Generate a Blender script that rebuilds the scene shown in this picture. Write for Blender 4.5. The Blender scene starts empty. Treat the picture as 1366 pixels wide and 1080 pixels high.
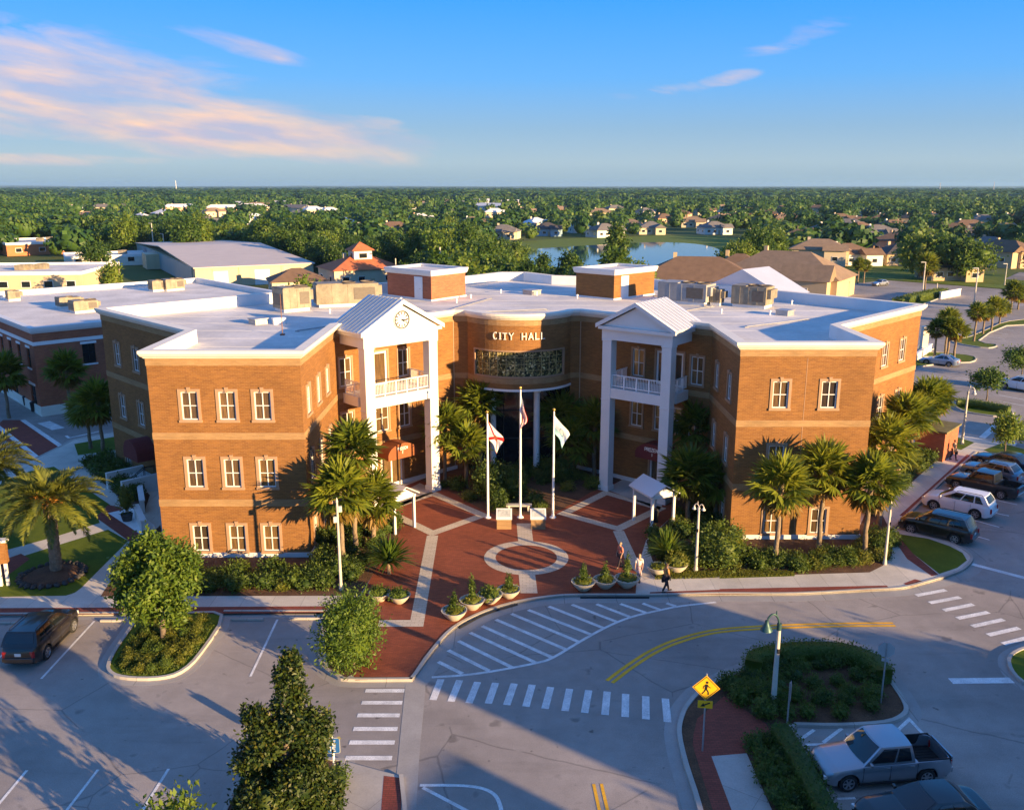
import bpy, bmesh, math, random
import numpy as np
from mathutils import Vector, Matrix
random.seed(7)
R = math.radians
SC = bpy.context.scene
COL = SC.collection

# ---------------------------------------------------------------- camera
CAM_H = 23.0
FPX = 1192.0                      # focal length in pixels of a 1366-wide frame
PITCH = math.atan(291 / FPX)
cd = bpy.data.cameras.new('camera')
cam = bpy.data.objects.new('camera', cd)
COL.objects.link(cam)
cam.location = (0, 0, CAM_H)
cam.rotation_euler = (math.pi / 2 - PITCH, 0, 0)
cd.sensor_width = 36
cd.lens = 36 * FPX / 1366
cd.clip_start = 0.5
cd.clip_end = 40000
SC.camera = cam

# ---------------------------------------------------------------- sun, sky, exposure
SUN_EL = R(10)
SDIR = Vector((0.79, -0.61, 0)).normalized()          # horizontal direction towards the sun
sl = bpy.data.lights.new('sun', 'SUN')
sun = bpy.data.objects.new('sun', sl)
COL.objects.link(sun)
sl.energy = 4.8
sl.angle = R(0.5)
sl.color = (1.0, 0.68, 0.33)
sv = Vector((SDIR.x * math.cos(SUN_EL), SDIR.y * math.cos(SUN_EL), math.sin(SUN_EL)))
sun.rotation_euler = sv.to_track_quat('Z', 'Y').to_euler()
sun.location = (60, -60, 60)
SC.view_settings.view_transform = 'Standard'
SC.view_settings.look = 'None'
SC.view_settings.gamma = 1
SC.view_settings.exposure = 1.66
SC.cycles.max_bounces = 6
SC.cycles.diffuse_bounces = 3
SC.cycles.glossy_bounces = 3
SC.cycles.transmission_bounces = 4
SC.cycles.volume_bounces = 0
SC.cycles.transparent_max_bounces = 6
SC.cycles.use_denoising = True

W = bpy.data.worlds.new('World')
SC.world = W
W.use_nodes = True
nt = W.node_tree
nt.nodes.clear()


def N(t, typ, **kw):
    n = t.nodes.new(typ)
    for k, v in kw.items():
        setattr(n, k, v)
    return n


def M_(t, op, a, b=None, c=None, clamp=False):
    n = t.nodes.new('ShaderNodeMath')
    n.operation = op
    n.use_clamp = clamp
    for i, x in enumerate((a, b, c)):
        if x is None:
            continue
        if isinstance(x, (int, float)):
            n.inputs[i].default_value = x
        else:
            t.links.new(x, n.inputs[i])
    return n.outputs[0]


def mixc(t, fac, a, b, mode='MIX'):
    n = t.nodes.new('ShaderNodeMix')
    n.data_type = 'RGBA'
    n.blend_type = mode
    for i, x in ((0, fac), (6, a), (7, b)):
        if isinstance(x, (int, float)):
            n.inputs[i].default_value = x
        elif isinstance(x, tuple):
            n.inputs[i].default_value = (*x, 1) if len(x) == 3 else x
        else:
            t.links.new(x, n.inputs[i])
    return n.outputs[2]


def pxdir(px, py):
    x, y = px - 683, py - 540
    c, s = math.cos(PITCH), math.sin(PITCH)
    v = Vector((x, FPX * c - y * s, -FPX * s - y * c)).normalized()
    return math.atan2(v.x, v.y), math.asin(v.z)


sky = N(nt, 'ShaderNodeTexSky', sky_type='NISHITA', sun_disc=False)
sky.sun_elevation = SUN_EL
sky.sun_rotation = math.atan2(SDIR.x, SDIR.y)
sky.air_density = 1.0
sky.dust_density = 0.6
sky.ozone_density = 2.2
hs = N(nt, 'ShaderNodeHueSaturation')
hs.inputs['Saturation'].default_value = 1.0
hs.inputs['Value'].default_value = 1.0
nt.links.new(sky.outputs[0], hs.inputs['Color'])
tc = N(nt, 'ShaderNodeTexCoord')
sp = N(nt, 'ShaderNodeSeparateXYZ')
nt.links.new(tc.outputs['Generated'], sp.inputs[0])
az = M_(nt, 'ARCTAN2', sp.outputs[0], sp.outputs[1])
el = M_(nt, 'ARCSINE', sp.outputs[2])
cb = N(nt, 'ShaderNodeCombineXYZ')
nt.links.new(M_(nt, 'MULTIPLY', az, 7.0), cb.inputs[0])
nt.links.new(M_(nt, 'MULTIPLY', M_(nt, 'ADD', el, M_(nt, 'MULTIPLY', az, 0.12)), 34.0), cb.inputs[1])
ns = N(nt, 'ShaderNodeTexNoise')
ns.inputs['Scale'].default_value = 1.0
ns.inputs['Detail'].default_value = 11
ns.inputs['Roughness'].default_value = 0.62
ns.inputs['Distortion'].default_value = 0.5
nt.links.new(cb.outputs[0], ns.inputs['Vector'])
env = None
# every cloud bank: where it stands in the sky (azimuth, elevation), half length, half height, tilt, strength
for (px, py, w, h, sl_, st) in ((195, 158, 410, 46, .09, 1.0), (60, 90, 270, 46, .06, .85), (318, 60, 95, 14, .22, .5),
                                (450, 172, 120, 24, .02, .8), (972, 104, 45, 11, -.12, .75), (1062, 50, 75, 17, -.25, .42),
                                (880, 122, 110, 10, -.12, .35), (70, 213, 150, 9, .0, .55), (520, 203, 150, 10, .03, .3), (80, 45, 170, 22, .1, .4)):
    a0, e0 = pxdir(px, py)
    kw = 1 / (w / FPX)
    kh = 1 / (h / FPX)
    da = M_(nt, 'SUBTRACT', az, a0)
    de = M_(nt, 'ADD', M_(nt, 'SUBTRACT', el, e0), M_(nt, 'MULTIPLY', da, sl_))
    q1 = M_(nt, 'POWER', M_(nt, 'MULTIPLY', M_(nt, 'ABSOLUTE', da), kw), 2.0)
    q2 = M_(nt, 'POWER', M_(nt, 'MULTIPLY', M_(nt, 'ABSOLUTE', de), kh), 2.0)
    e = M_(nt, 'MULTIPLY', M_(nt, 'SUBTRACT', 1.0, M_(nt, 'ADD', q1, q2), clamp=True), st)
    env = e if env is None else M_(nt, 'MAXIMUM', env, e)
dens = M_(nt, 'ADD', env, M_(nt, 'MULTIPLY', M_(nt, 'SUBTRACT', ns.outputs[0], 0.56), 2.2))
dens = M_(nt, 'MULTIPLY', M_(nt, 'MULTIPLY', dens, 0.85, clamp=True), M_(nt, 'MULTIPLY', env, 3.0, clamp=True))
ns2 = N(nt, 'ShaderNodeTexNoise')
ns2.inputs['Scale'].default_value = 1.3
ns2.inputs['Detail'].default_value = 4
nt.links.new(cb.outputs[0], ns2.inputs['Vector'])
tone = N(nt, 'ShaderNodeMapRange')
tone.inputs[1].default_value = 0.4
tone.inputs[2].default_value = 0.62
nt.links.new(ns2.outputs[0], tone.inputs[0])
ccol = mixc(nt, tone.outputs[0], (2.1, 1.95, 2.5), (4.0, 2.6, 1.85))
# clear-air colour by height above the horizon, over the physical sky
gr = N(nt, 'ShaderNodeValToRGB')
while len(gr.color_ramp.elements) < 6:
    gr.color_ramp.elements.new(.5)
for e_, (ps, c_) in zip(gr.color_ramp.elements, ((0.0, (1.05, 1.6, 2.05)), (.025, (1.4, 1.95, 2.4)), (.06, (.95, 1.7, 2.6)), (.11, (.42, 1.6, 3.5)), (.20, (.05, 1.25, 4.0)), (1.0, (.60, 1.0, 2.25)))):
    e_.position = ps
    e_.color = (*c_, 1)
nt.links.new(M_(nt, 'MAXIMUM', sp.outputs[2], 0.0), gr.inputs[0])
skyb = mixc(nt, .93, hs.outputs[0], gr.outputs[0])
skyc = mixc(nt, dens, skyb, ccol)
bg = N(nt, 'ShaderNodeBackground')
bg.inputs[1].default_value = 0.09
nt.links.new(skyc, bg.inputs[0])
wo = N(nt, 'ShaderNodeOutputWorld')
nt.links.new(bg.outputs[0], wo.inputs[0])


# ---------------------------------------------------------------- geometry helpers
def G(px, py, z=0.0):
    """A point read off the photograph (1366 x 1080), laid on the level plane of height z."""
    x, y = px - 683, py - 540
    c, s = math.cos(PITCH), math.sin(PITCH)
    t = (CAM_H - z) / (FPX * s + y * c)
    return (x * t, (FPX * c - y * s) * t)


def ZAT(py, Y):
    y = py - 540
    c, s = math.cos(PITCH), math.sin(PITCH)
    return CAM_H - (FPX * s + y * c) / (FPX * c - y * s) * Y


def prj(X, Y, Z):
    """Where a point of the place falls in the 1366 x 1080 frame (used only to decide what is in view)."""
    c, s = math.cos(PITCH), math.sin(PITCH)
    zz = Z - CAM_H
    d = Y * c - zz * s
    if d < 1:
        return (-9e9, -9e9, d)
    return (683 + X / d * FPX, 540 - (Y * s + zz * c) / d * FPX, d)


class MB:
    """Collects faces; build() links them as ONE mesh object."""

    def __init__(s):
        s.v, s.f, s.uv, s.mi = [], [], [], []

    def face(s, pts, uv=None, mi=0):
        b = len(s.v)
        s.v += [tuple(p) for p in pts]
        s.f.append(tuple(range(b, b + len(pts))))
        s.uv.append(uv)
        s.mi.append(mi)

    def mesh(s, vs, fs, mi=0):
        b = len(s.v)
        s.v += [tuple(p) for p in vs]
        for f in fs:
            s.f.append(tuple(b + i for i in f))
            s.uv.append(None)
            s.mi.append(mi)

    def box(s, c, d, rz=0.0, mi=0, M=None):
        hx, hy, hz = d[0] / 2, d[1] / 2, d[2] / 2
        ca, sa = math.cos(rz), math.sin(rz)
        vs = []
        for z in (-hz, hz):
            for x, y in ((-hx, -hy), (hx, -hy), (hx, hy), (-hx, hy)):
                vs.append((c[0] + x * ca - y * sa, c[1] + x * sa + y * ca, c[2] + z))
        if M is not None:
            vs = [tuple(M @ Vector(v)) for v in vs]
        s.mesh(vs, [(3, 2, 1, 0), (4, 5, 6, 7), (0, 1, 5, 4), (1, 2, 6, 5), (2, 3, 7, 6), (3, 0, 4, 7)], mi)

    def prism(s, poly, z0, z1, mi=0, bottom=True):
        n = len(poly)
        a = sum(poly[i][0] * poly[(i + 1) % n][1] - poly[(i + 1) % n][0] * poly[i][1] for i in range(n))
        if a < 0:
            poly = poly[::-1]
        vs = [(p[0], p[1], z0) for p in poly] + [(p[0], p[1], z1) for p in poly]
        fs = [tuple(range(n, 2 * n))]
        if bottom:
            fs.append(tuple(range(n - 1, -1, -1)))
        for i in range(n):
            j = (i + 1) % n
            fs.append((i, j, n + j, n + i))
        s.mesh(vs, fs, mi)

    def tube(s, pts, rads, n=8, mi=0, caps=True):
        pts = [Vector(p) for p in pts]
        if not hasattr(rads, '__len__'):
            rads = [rads] * len(pts)
        vs, fs = [], []
        up = None
        for i, p in enumerate(pts):
            d = (pts[min(i + 1, len(pts) - 1)] - pts[max(i - 1, 0)]).normalized()
            ref = Vector((0, 0, 1)) if abs(d.z) < .9 else Vector((1, 0, 0))
            if up is not None:
                ref = up
            x = d.cross(ref)
            if x.length < 1e-5:
                x = d.cross(Vector((0, 1, 0)))
            x.normalize()
            y = x.cross(d).normalized()
            up = y
            for k in range(n):
                a = 2 * math.pi * k / n
                vs.append(p + (x * math.cos(a) + y * math.sin(a)) * rads[i])
        for i in range(len(pts) - 1):
            for k in range(n):
                k2 = (k + 1) % n
                fs.append((i * n + k, i * n + k2, (i + 1) * n + k2, (i + 1) * n + k))
        if caps:
            fs.append(tuple(range(n - 1, -1, -1)))
            fs.append(tuple((len(pts) - 1) * n + k for k in range(n)))
        s.mesh(vs, fs, mi)

    def lathe(s, prof, n=20, c=(0, 0, 0), mi=0, caps=True):
        vs, fs = [], []
        for r, z in prof:
            for k in range(n):
                a = 2 * math.pi * k / n
                vs.append((c[0] + r * math.cos(a), c[1] + r * math.sin(a), c[2] + z))
        for i in range(len(prof) - 1):
            for k in range(n):
                k2 = (k + 1) % n
                fs.append((i * n + k, i * n + k2, (i + 1) * n + k2, (i + 1) * n + k))
        if caps:
            fs.append(tuple((len(prof) - 1) * n + k for k in range(n)))
            fs.append(tuple(range(n - 1, -1, -1)))
        s.mesh(vs, fs, mi)

    def xf(s, M):
        s.v = [tuple(M @ Vector(p)) for p in s.v]
        return s

    def build(s, name, mat, parent=None, smooth=None, loc=None, weld=False):
        me = bpy.data.meshes.new(name)
        me.from_pydata(s.v, [], s.f)
        if any(u is not None for u in s.uv):
            ul = me.uv_layers.new(name='UVMap')
            arr = np.zeros((len(me.loops), 2), dtype=np.float32)
            k = 0
            for f, u in zip(s.f, s.uv):
                if u is not None:
                    arr[k:k + len(f)] = u
                k += len(f)
            ul.data.foreach_set('uv', arr.ravel())
        for m in (mat if isinstance(mat, (list, tuple)) else [mat]):
            me.materials.append(m)
        if any(s.mi):
            me.polygons.foreach_set('material_index', s.mi)
        if weld:
            bm = bmesh.new()
            bm.from_mesh(me)
            bmesh.ops.remove_doubles(bm, verts=bm.verts, dist=1e-4)
            bm.to_mesh(me)
            bm.free()
        me.validate()
        if smooth is not None:
            me.polygons.foreach_set('use_smooth', [True] * len(me.polygons))
            me.set_sharp_from_angle(angle=R(smooth))
        return link(me, name, parent, loc)


def link(me, name, parent=None, loc=None):
    o = bpy.data.objects.new(name, me)
    COL.objects.link(o)
    if parent is not None:
        o.parent = parent
    if loc is not None:
        o.location = loc
    return o


def tag(o, label=None, cat=None, group=None, kind=None):
    if label:
        o['label'] = label
    if cat:
        o['category'] = cat
    if group:
        o['group'] = group
    if kind:
        o['kind'] = kind
    return o


def thing(name, label, cat, loc=(0, 0, 0), rz=0.0, group=None):
    o = bpy.data.objects.new(name, None)
    o.empty_display_size = 0.2
    COL.objects.link(o)
    o.location = loc
    o.rotation_euler = (0, 0, rz)
    return tag(o, label, cat, group)


def dup(root, loc=None, rz=None, label=None, group=None, scale=None, name=None):
    """A copy of a thing with copies of its parts and their sub-parts."""
    def cp(o, parent):
        c = o.copy()
        COL.objects.link(c)
        if parent is not None:
            c.parent = parent
        for ch in o.children:
            cp(ch, c)
        return c
    r = cp(root, None)
    if loc is not None:
        r.location = loc
    if rz is not None:
        r.rotation_euler = (0, 0, rz)
    if label:
        r['label'] = label
    if group:
        r['group'] = group
    if scale is not None:
        r.scale = scale if hasattr(scale, '__len__') else (scale,) * 3
    return r


# ---------------------------------------------------------------- materials
def newmat(name):
    m = bpy.data.materials.new(name)
    m.use_nodes = True
    t = m.node_tree
    b = t.nodes['Principled BSDF']
    return m, t, b


def noise(t, scale, detail=4, rough=.55, coord='Object', stretch=None, dist=0.0):
    tc = t.nodes.new('ShaderNodeTexCoord')
    n = t.nodes.new('ShaderNodeTexNoise')
    n.inputs['Scale'].default_value = scale
    n.inputs['Detail'].default_value = detail
    n.inputs['Roughness'].default_value = rough
    n.inputs['Distortion'].default_value = dist
    src = tc.outputs[coord]
    if stretch:
        mp = t.nodes.new('ShaderNodeMapping')
        mp.inputs['Scale'].default_value = stretch
        t.links.new(src, mp.inputs[0])
        src = mp.outputs[0]
    t.links.new(src, n.inputs['Vector'])
    return n.outputs[0]


def mrange(t, x, a, b, c, d):
    n = t.nodes.new('ShaderNodeMapRange')
    n.inputs[1].default_value, n.inputs[2].default_value = a, b
    n.inputs[3].default_value, n.inputs[4].default_value = c, d
    t.links.new(x, n.inputs[0])
    return n.outputs[0]


def scalec(c, k):
    return tuple(min(1, x * k) for x in c)


def pm(name, col, rough=.8, var=.18, scale=3.0, metal=0.0, spec=.4, fine=0.0, bump=0.0, bscale=None, coat=0.0, stretch=None):
    m, t, b = newmat(name)
    f = mrange(t, noise(t, scale, 5, stretch=stretch), .3, .7, 1 - var, 1 + var)
    if fine:
        f = M_(t, 'MULTIPLY', f, mrange(t, noise(t, scale * 14, 3), .3, .7, 1 - fine, 1 + fine))
    rgb = t.nodes.new('ShaderNodeRGB')
    rgb.outputs[0].default_value = (*col, 1)
    vm = t.nodes.new('ShaderNodeVectorMath')
    vm.operation = 'SCALE'
    t.links.new(rgb.outputs[0], vm.inputs[0])
    t.links.new(f, vm.inputs['Scale'])
    t.links.new(vm.outputs[0], b.inputs['Base Color'])
    b.inputs['Roughness'].default_value = rough
    b.inputs['Metallic'].default_value = metal
    b.inputs['Specular IOR Level'].default_value = spec
    b.inputs['Coat Weight'].default_value = coat
    b.inputs['Coat Roughness'].default_value = .06
    if bump:
        bp = t.nodes.new('ShaderNodeBump')
        bp.inputs['Strength'].default_value = bump
        bp.inputs['Distance'].default_value = .05
        t.links.new(noise(t, bscale or scale * 6, 4), bp.inputs['Height'])
        t.links.new(bp.outputs[0], b.inputs['Normal'])
    return m


def brickmat(name, c1, c2, mortar, uv=True, bw=.42, bh=.15, ms=.02, rough=.85, var=.15, rot=0.0, msm=.3):
    m, t, b = newmat(name)
    tc = t.nodes.new('ShaderNodeTexCoord')
    mp = t.nodes.new('ShaderNodeMapping')
    mp.inputs['Rotation'].default_value = (0, 0, rot)
    t.links.new(tc.outputs['UV' if uv else 'Object'], mp.inputs[0])
    br = t.nodes.new('ShaderNodeTexBrick')
    br.inputs['Scale'].default_value = 1
    br.inputs['Brick Width'].default_value = bw
    br.inputs['Row Height'].default_value = bh
    br.inputs['Mortar Size'].default_value = ms
    br.inputs['Mortar Smooth'].default_value = msm
    br.inputs['Color1'].default_value = (*c1, 1)
    br.inputs['Color2'].default_value = (*c2, 1)
    br.inputs['Mortar'].default_value = (*mortar, 1)
    t.links.new(mp.outputs[0], br.inputs[0])
    f = mrange(t, noise(t, .35, 6, .6, coord='UV' if uv else 'Object'), .3, .7, 1 - var, 1 + var)
    f = M_(t, 'MULTIPLY', f, mrange(t, noise(t, 2.2, 3, .6, coord='UV' if uv else 'Object', stretch=(.5, 3.2, 1)), .3, .7, 1 - var, 1 + var))
    vm = t.nodes.new('ShaderNodeVectorMath')
    vm.operation = 'SCALE'
    t.links.new(br.outputs[0], vm.inputs[0])
    t.links.new(f, vm.inputs['Scale'])
    t.links.new(vm.outputs[0], b.inputs['Base Color'])
    b.inputs['Roughness'].default_value = rough
    b.inputs['Specular IOR Level'].default_value = .25
    return m


def leafmat(name, cols, trans=.35, rough=.55, spec=.35, attr=False):
    """Leaves: colour varies leaf by leaf and plant by plant; part of the light passes through."""
    m, t, b = newmat(name)
    t.nodes.remove(b)
    ge = t.nodes.new('ShaderNodeNewGeometry')
    oi = t.nodes.new('ShaderNodeObjectInfo')
    cr = t.nodes.new('ShaderNodeValToRGB')
    el_ = cr.color_ramp.elements
    el_[0].position, el_[-1].position = 0, 1
    while len(el_) < len(cols):
        el_.new(.5)
    for i, c in enumerate(cols):
        el_[i].position = i / (len(cols) - 1)
        el_[i].color = (*c, 1)
    x = M_(t, 'ADD', M_(t, 'MULTIPLY', ge.outputs['Random Per Island'], .62),
           M_(t, 'MULTIPLY', oi.outputs['Random'], .38))
    if attr:
        at = t.nodes.new('ShaderNodeAttribute')
        at.attribute_name = 'tint'
        x = M_(t, 'ADD', M_(t, 'MULTIPLY', ge.outputs['Random Per Island'], .4), M_(t, 'MULTIPLY', at.outputs['Fac'], .6))
    t.links.new(x, cr.inputs[0])
    pb = t.nodes.new('ShaderNodeBsdfPrincipled')
    pb.inputs['Roughness'].default_value = rough
    pb.inputs['Specular IOR Level'].default_value = spec
    t.links.new(cr.outputs[0], pb.inputs['Base Color'])
    tr = t.nodes.new('ShaderNodeBsdfTranslucent')
    hsv = t.nodes.new('ShaderNodeHueSaturation')
    hsv.inputs['Value'].default_value = 1.5
    hsv.inputs['Hue'].default_value = .485
    t.links.new(cr.outputs[0], hsv.inputs['Color'])
    t.links.new(hsv.outputs[0], tr.inputs[0])
    mx = t.nodes.new('ShaderNodeMixShader')
    mx.inputs[0].default_value = trans
    t.links.new(pb.outputs[0], mx.inputs[1])
    t.links.new(tr.outputs[0], mx.inputs[2])
    t.links.new(mx.outputs[0], t.nodes['Material Output'].inputs[0])
    return m


def glassmat(name, col, rough=.06, curtain=None):
    m, t, b = newmat(name)
    if curtain:
        oi = t.nodes.new('ShaderNodeObjectInfo')
        k = mrange(t, oi.outputs['Random'], .1, .7, .15, .95)
        k = M_(t, 'MULTIPLY', k, mrange(t, noise(t, 3, 2, stretch=(6, 6, .4)), .4, .6, .5, 1))
        t.links.new(mixc(t, k, col, curtain), b.inputs['Base Color'])
    else:
        b.inputs['Base Color'].default_value = (*col, 1)
    b.inputs['Roughness'].default_value = rough
    b.inputs['Specular IOR Level'].default_value = .8
    return m


# brick, stone, paint
BRICK = brickmat('brick_wall', (.240, .106, .028), (.178, .075, .022), (.25, .132, .052), bw=.30, bh=.10, ms=.014)
BRICKB = brickmat('brick_band', (.33, .20, .088), (.29, .17, .074), (.31, .20, .105), bw=.4, bh=.12)
BRICKR = brickmat('red_brick', (.42, .125, .055), (.34, .092, .044), (.28, .14, .09), bw=.3, bh=.1, ms=.014)
CREAM = pm('cream_paint', (.77, .71, .60), .7, .06, .8)
WHITE = pm('white_paint', (.68, .67, .645), .55, .05, .7, fine=.02)
WHITE2 = pm('white_trim', (.78, .77, .75), .5, .04, 1.5)
MEMB = pm('roof_membrane', (.64, .595, .54), .75, .20, .22, fine=.08)
MEMB2 = pm('parapet_membrane', (.72, .72, .71), .65, .07, .4)
STONE = pm('cast_stone', (.34, .215, .13), .8, .08, 2)
METALROOF = pm('pale_metal_roof', (.62, .63, .66), .38, .05, .6, metal=.35)
DARKRIB = pm('dark_seam', (.07, .09, .13), .5, .1, 2)
ACMETAL = pm('weathered_beige_metal', (.23, .195, .14), .6, .3, 1.4, fine=.15)
ACDARK = pm('dark_louvre', (.12, .10, .08), .6, .3, 4, stretch=(1, 1, 12))
PANE = glassmat('window_glass', (.022, .020, .018), .07, curtain=(.21, .12, .045))
DGLASS = glassmat('dark_glass', (.008, .011, .018), .05)
ADJGLASS = glassmat('tinted_glass', (.012, .016, .02), .08)
AWN = pm('rust_awning_cloth', (.23, .070, .022), .8, .12, 3)
AWNM = pm('maroon_awning_cloth', (.14, .022, .022), .8, .12, 3)
LETTER = pm('letter_metal', (.80, .76, .68), .35, .03, 3)
BLACK = pm('black_paint', (.015, .015, .017), .5, .2, 3)
DOORW = pm('white_door', (.72, .72, .72), .5, .06, 2)
GREYM = pm('galvanised_metal', (.38, .38, .38), .45, .12, 3, metal=.5)
POLEM = pm('cream_pole', (.58, .53, .44), .55, .08, 2)
ALU = pm('brushed_pole', (.62, .60, .56), .35, .05, 2, metal=.4)
GOLD = pm('gold_ball', (.75, .48, .12), .25, .05, 3, metal=.9)
# ground
ROADM = None
# ---------------------------------------------------------------- ground, roads, pavements
def groundmat():
    m, t, b = newmat('distant_ground')
    f = noise(t, .012, 6, .6)
    f2 = noise(t, .15, 4, .6)
    c = mixc(t, mrange(t, f, .38, .62, 0, 1), (.05, .08, .02), (.10, .125, .036))
    c = mixc(t, mrange(t, f2, .62, .72, 0, .5), c, (.16, .14, .10))
    t.links.new(c, b.inputs['Base Color'])
    b.inputs['Roughness'].default_value = .95
    b.inputs['Specular IOR Level'].default_value = .1
    return m


def asphaltmat(name='worn_asphalt', base=(.31, .272, .24)):
    m, t, b = newmat(name)
    big = mrange(t, noise(t, .09, 6, .6), .32, .68, .74, 1.22)
    mid = mrange(t, noise(t, .9, 5, .65), .3, .7, .90, 1.10)
    fin = mrange(t, noise(t, 22, 3, .7), .3, .7, .80, 1.2)
    # cracks and sealed joints: thin dark lines where a warped cell pattern meets
    tc = t.nodes.new('ShaderNodeTexCoord')
    nz = t.nodes.new('ShaderNodeTexNoise')
    nz.inputs['Scale'].default_value = .35
    nz.inputs['Detail'].default_value = 5
    t.links.new(tc.outputs['Object'], nz.inputs['Vector'])
    wv = mixc(t, .3, tc.outputs['Object'], nz.outputs['Color'])
    vo = t.nodes.new('ShaderNodeTexVoronoi')
    vo.feature = 'DISTANCE_TO_EDGE'
    vo.inputs['Scale'].default_value = .17
    t.links.new(wv, vo.inputs['Vector'])
    cr = mrange(t, vo.outputs['Distance'], .0, .005, .62, 1)
    cr = M_(t, 'MAXIMUM', cr, mrange(t, noise(t, .22, 3), .42, .52, 1, 0))
    # oil stains
    st = M_(t, 'MULTIPLY', mrange(t, noise(t, .9, 2, .5), .66, .74, 1, .6), mrange(t, noise(t, .35, 4, .6, stretch=(.25, 2.2, 1)), .56, .72, 1, .82))
    st = M_(t, 'MULTIPLY', st, mrange(t, noise(t, 1.9, 2, .5), .70, .76, 1, .5))
    k = M_(t, 'MULTIPLY', M_(t, 'MULTIPLY', big, mid), M_(t, 'MULTIPLY', fin, M_(t, 'MULTIPLY', cr, st)))
    rgb = t.nodes.new('ShaderNodeRGB')
    rgb.outputs[0].default_value = (*base, 1)
    vm = t.nodes.new('ShaderNodeVectorMath')
    vm.operation = 'SCALE'
    t.links.new(rgb.outputs[0], vm.inputs[0])
    t.links.new(k, vm.inputs['Scale'])
    t.links.new(vm.outputs[0], b.inputs['Base Color'])
    b.inputs['Roughness'].default_value = .85
    b.inputs['Specular IOR Level'].default_value = .3
    bp = t.nodes.new('ShaderNodeBump')
    bp.inputs['Strength'].default_value = .35
    bp.inputs['Distance'].default_value = .02
    t.links.new(noise(t, 30, 3), bp.inputs['Height'])
    t.links.new(bp.outputs[0], b.inputs['Normal'])
    return m


def concretemat(name, base=(.46, .43, .39), jw=1.5, jh=1.5, rot=0.0, joint=.012):
    m, t, b = newmat(name)
    tc = t.nodes.new('ShaderNodeTexCoord')
    mp = t.nodes.new('ShaderNodeMapping')
    mp.inputs['Rotation'].default_value = (0, 0, rot)
    t.links.new(tc.outputs['Object'], mp.inputs[0])
    br = t.nodes.new('ShaderNodeTexBrick')
    br.offset = 0
    br.inputs['Scale'].default_value = 1
    br.inputs['Brick Width'].default_value = jw
    br.inputs['Row Height'].default_value = jh
    br.inputs['Mortar Size'].default_value = joint
    br.inputs['Color1'].default_value = (*base, 1)
    br.inputs['Color2'].default_value = (*scalec(base, .90), 1)
    br.inputs['Mortar'].default_value = (*scalec(base, .55), 1)
    t.links.new(mp.outputs[0], br.inputs[0])
    k = M_(t, 'MULTIPLY', mrange(t, noise(t, .5, 6, .65), .3, .7, .84, 1.14), mrange(t, noise(t, 14, 3), .3, .7, .93, 1.07))
    vm = t.nodes.new('ShaderNodeVectorMath')
    vm.operation = 'SCALE'
    t.links.new(br.outputs[0], vm.inputs[0])
    t.links.new(k, vm.inputs['Scale'])
    t.links.new(vm.outputs[0], b.inputs['Base Color'])
    b.inputs['Roughness'].default_value = .85
    return m


def grassmat(name, c1=(.085, .125, .010), c2=(.15, .185, .014)):
    m, t, b = newmat(name)
    f = noise(t, .5, 6, .65)
    f2 = noise(t, 9, 4, .7)
    c = mixc(t, mrange(t, f, .35, .65, 0, 1), c1, c2)
    c = mixc(t, mrange(t, f2, .3, .7, 0, .6), c, scalec(c1, .7))
    t.links.new(c, b.inputs['Base Color'])
    b.inputs['Roughness'].default_value = .9
    b.inputs['Specular IOR Level'].default_value = .15
    bp = t.nodes.new('ShaderNodeBump')
    bp.inputs['Strength'].default_value = .35
    bp.inputs['Distance'].default_value = .05
    t.links.new(noise(t, 11, 4, .7), bp.inputs['Height'])
    t.links.new(bp.outputs[0], b.inputs['Normal'])
    return m


GROUND = groundmat()
ASPH = asphaltmat()
ASPH2 = asphaltmat('street_asphalt', (.22, .20, .185))
CONC = concretemat('sidewalk_concrete', (.58, .53, .45), 1.7, 40, 0)
CONC2 = concretemat('plain_concrete', (.44, .40, .35), 3, 3, .6)
KERBM = concretemat('kerb_concrete', (.42, .385, .335), 3.0, 300, 0, .015)
GUTM = concretemat('gutter_concrete', (.34, .315, .285), 3.0, 300, 0, .02)
PAVER = brickmat('red_pavers', (.29, .075, .034), (.22, .055, .027), (.15, .055, .032), uv=False, bw=.24, bh=.12, ms=.012, var=.13)
PAVER2 = brickmat('dark_red_pavers', (.30, .07, .045), (.23, .055, .036), (.13, .05, .03), uv=False, bw=.24, bh=.12, ms=.012, var=.12)
BAND = brickmat('pale_pavers', (.56, .48, .37), (.50, .42, .32), (.36, .30, .22), uv=False, bw=.42, bh=.22, ms=.014, var=.08)
GRASS = grassmat('lawn_grass')
GRASSD = grassmat('bank_grass', (.11, .165, .022), (.18, .22, .036))
MULCH = pm('bark_mulch', (.105, .052, .026), .95, .35, 1.2, fine=.35, bump=.9, bscale=12)
PAINT = pm('white_road_paint', (.68, .67, .64), .7, .2, 1.6, fine=.28)
YPAINT = pm('yellow_road_paint', (.78, .40, .02), .7, .15, .8, fine=.15)
DARKG = pm('storm_inlet_dark', (.02, .02, .022), .8, .2, 3)


def sheet(name, poly, z, mat, px=True, kind='structure', zg=None):
    pts = [G(p[0], p[1], z if zg is None else zg) for p in poly] if px else poly
    n = len(pts)
    if sum(pts[i][0] * pts[(i + 1) % n][1] - pts[(i + 1) % n][0] * pts[i][1] for i in range(n)) < 0:
        pts = pts[::-1]
    m = MB()
    m.face([(p[0], p[1], z) for p in pts])
    o = m.build(name, mat)
    bm = bmesh.new()
    bm.from_mesh(o.data)
    bmesh.ops.triangulate(bm, faces=bm.faces)
    bm.to_mesh(o.data)
    bm.free()
    o['kind'] = kind
    return o


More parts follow.
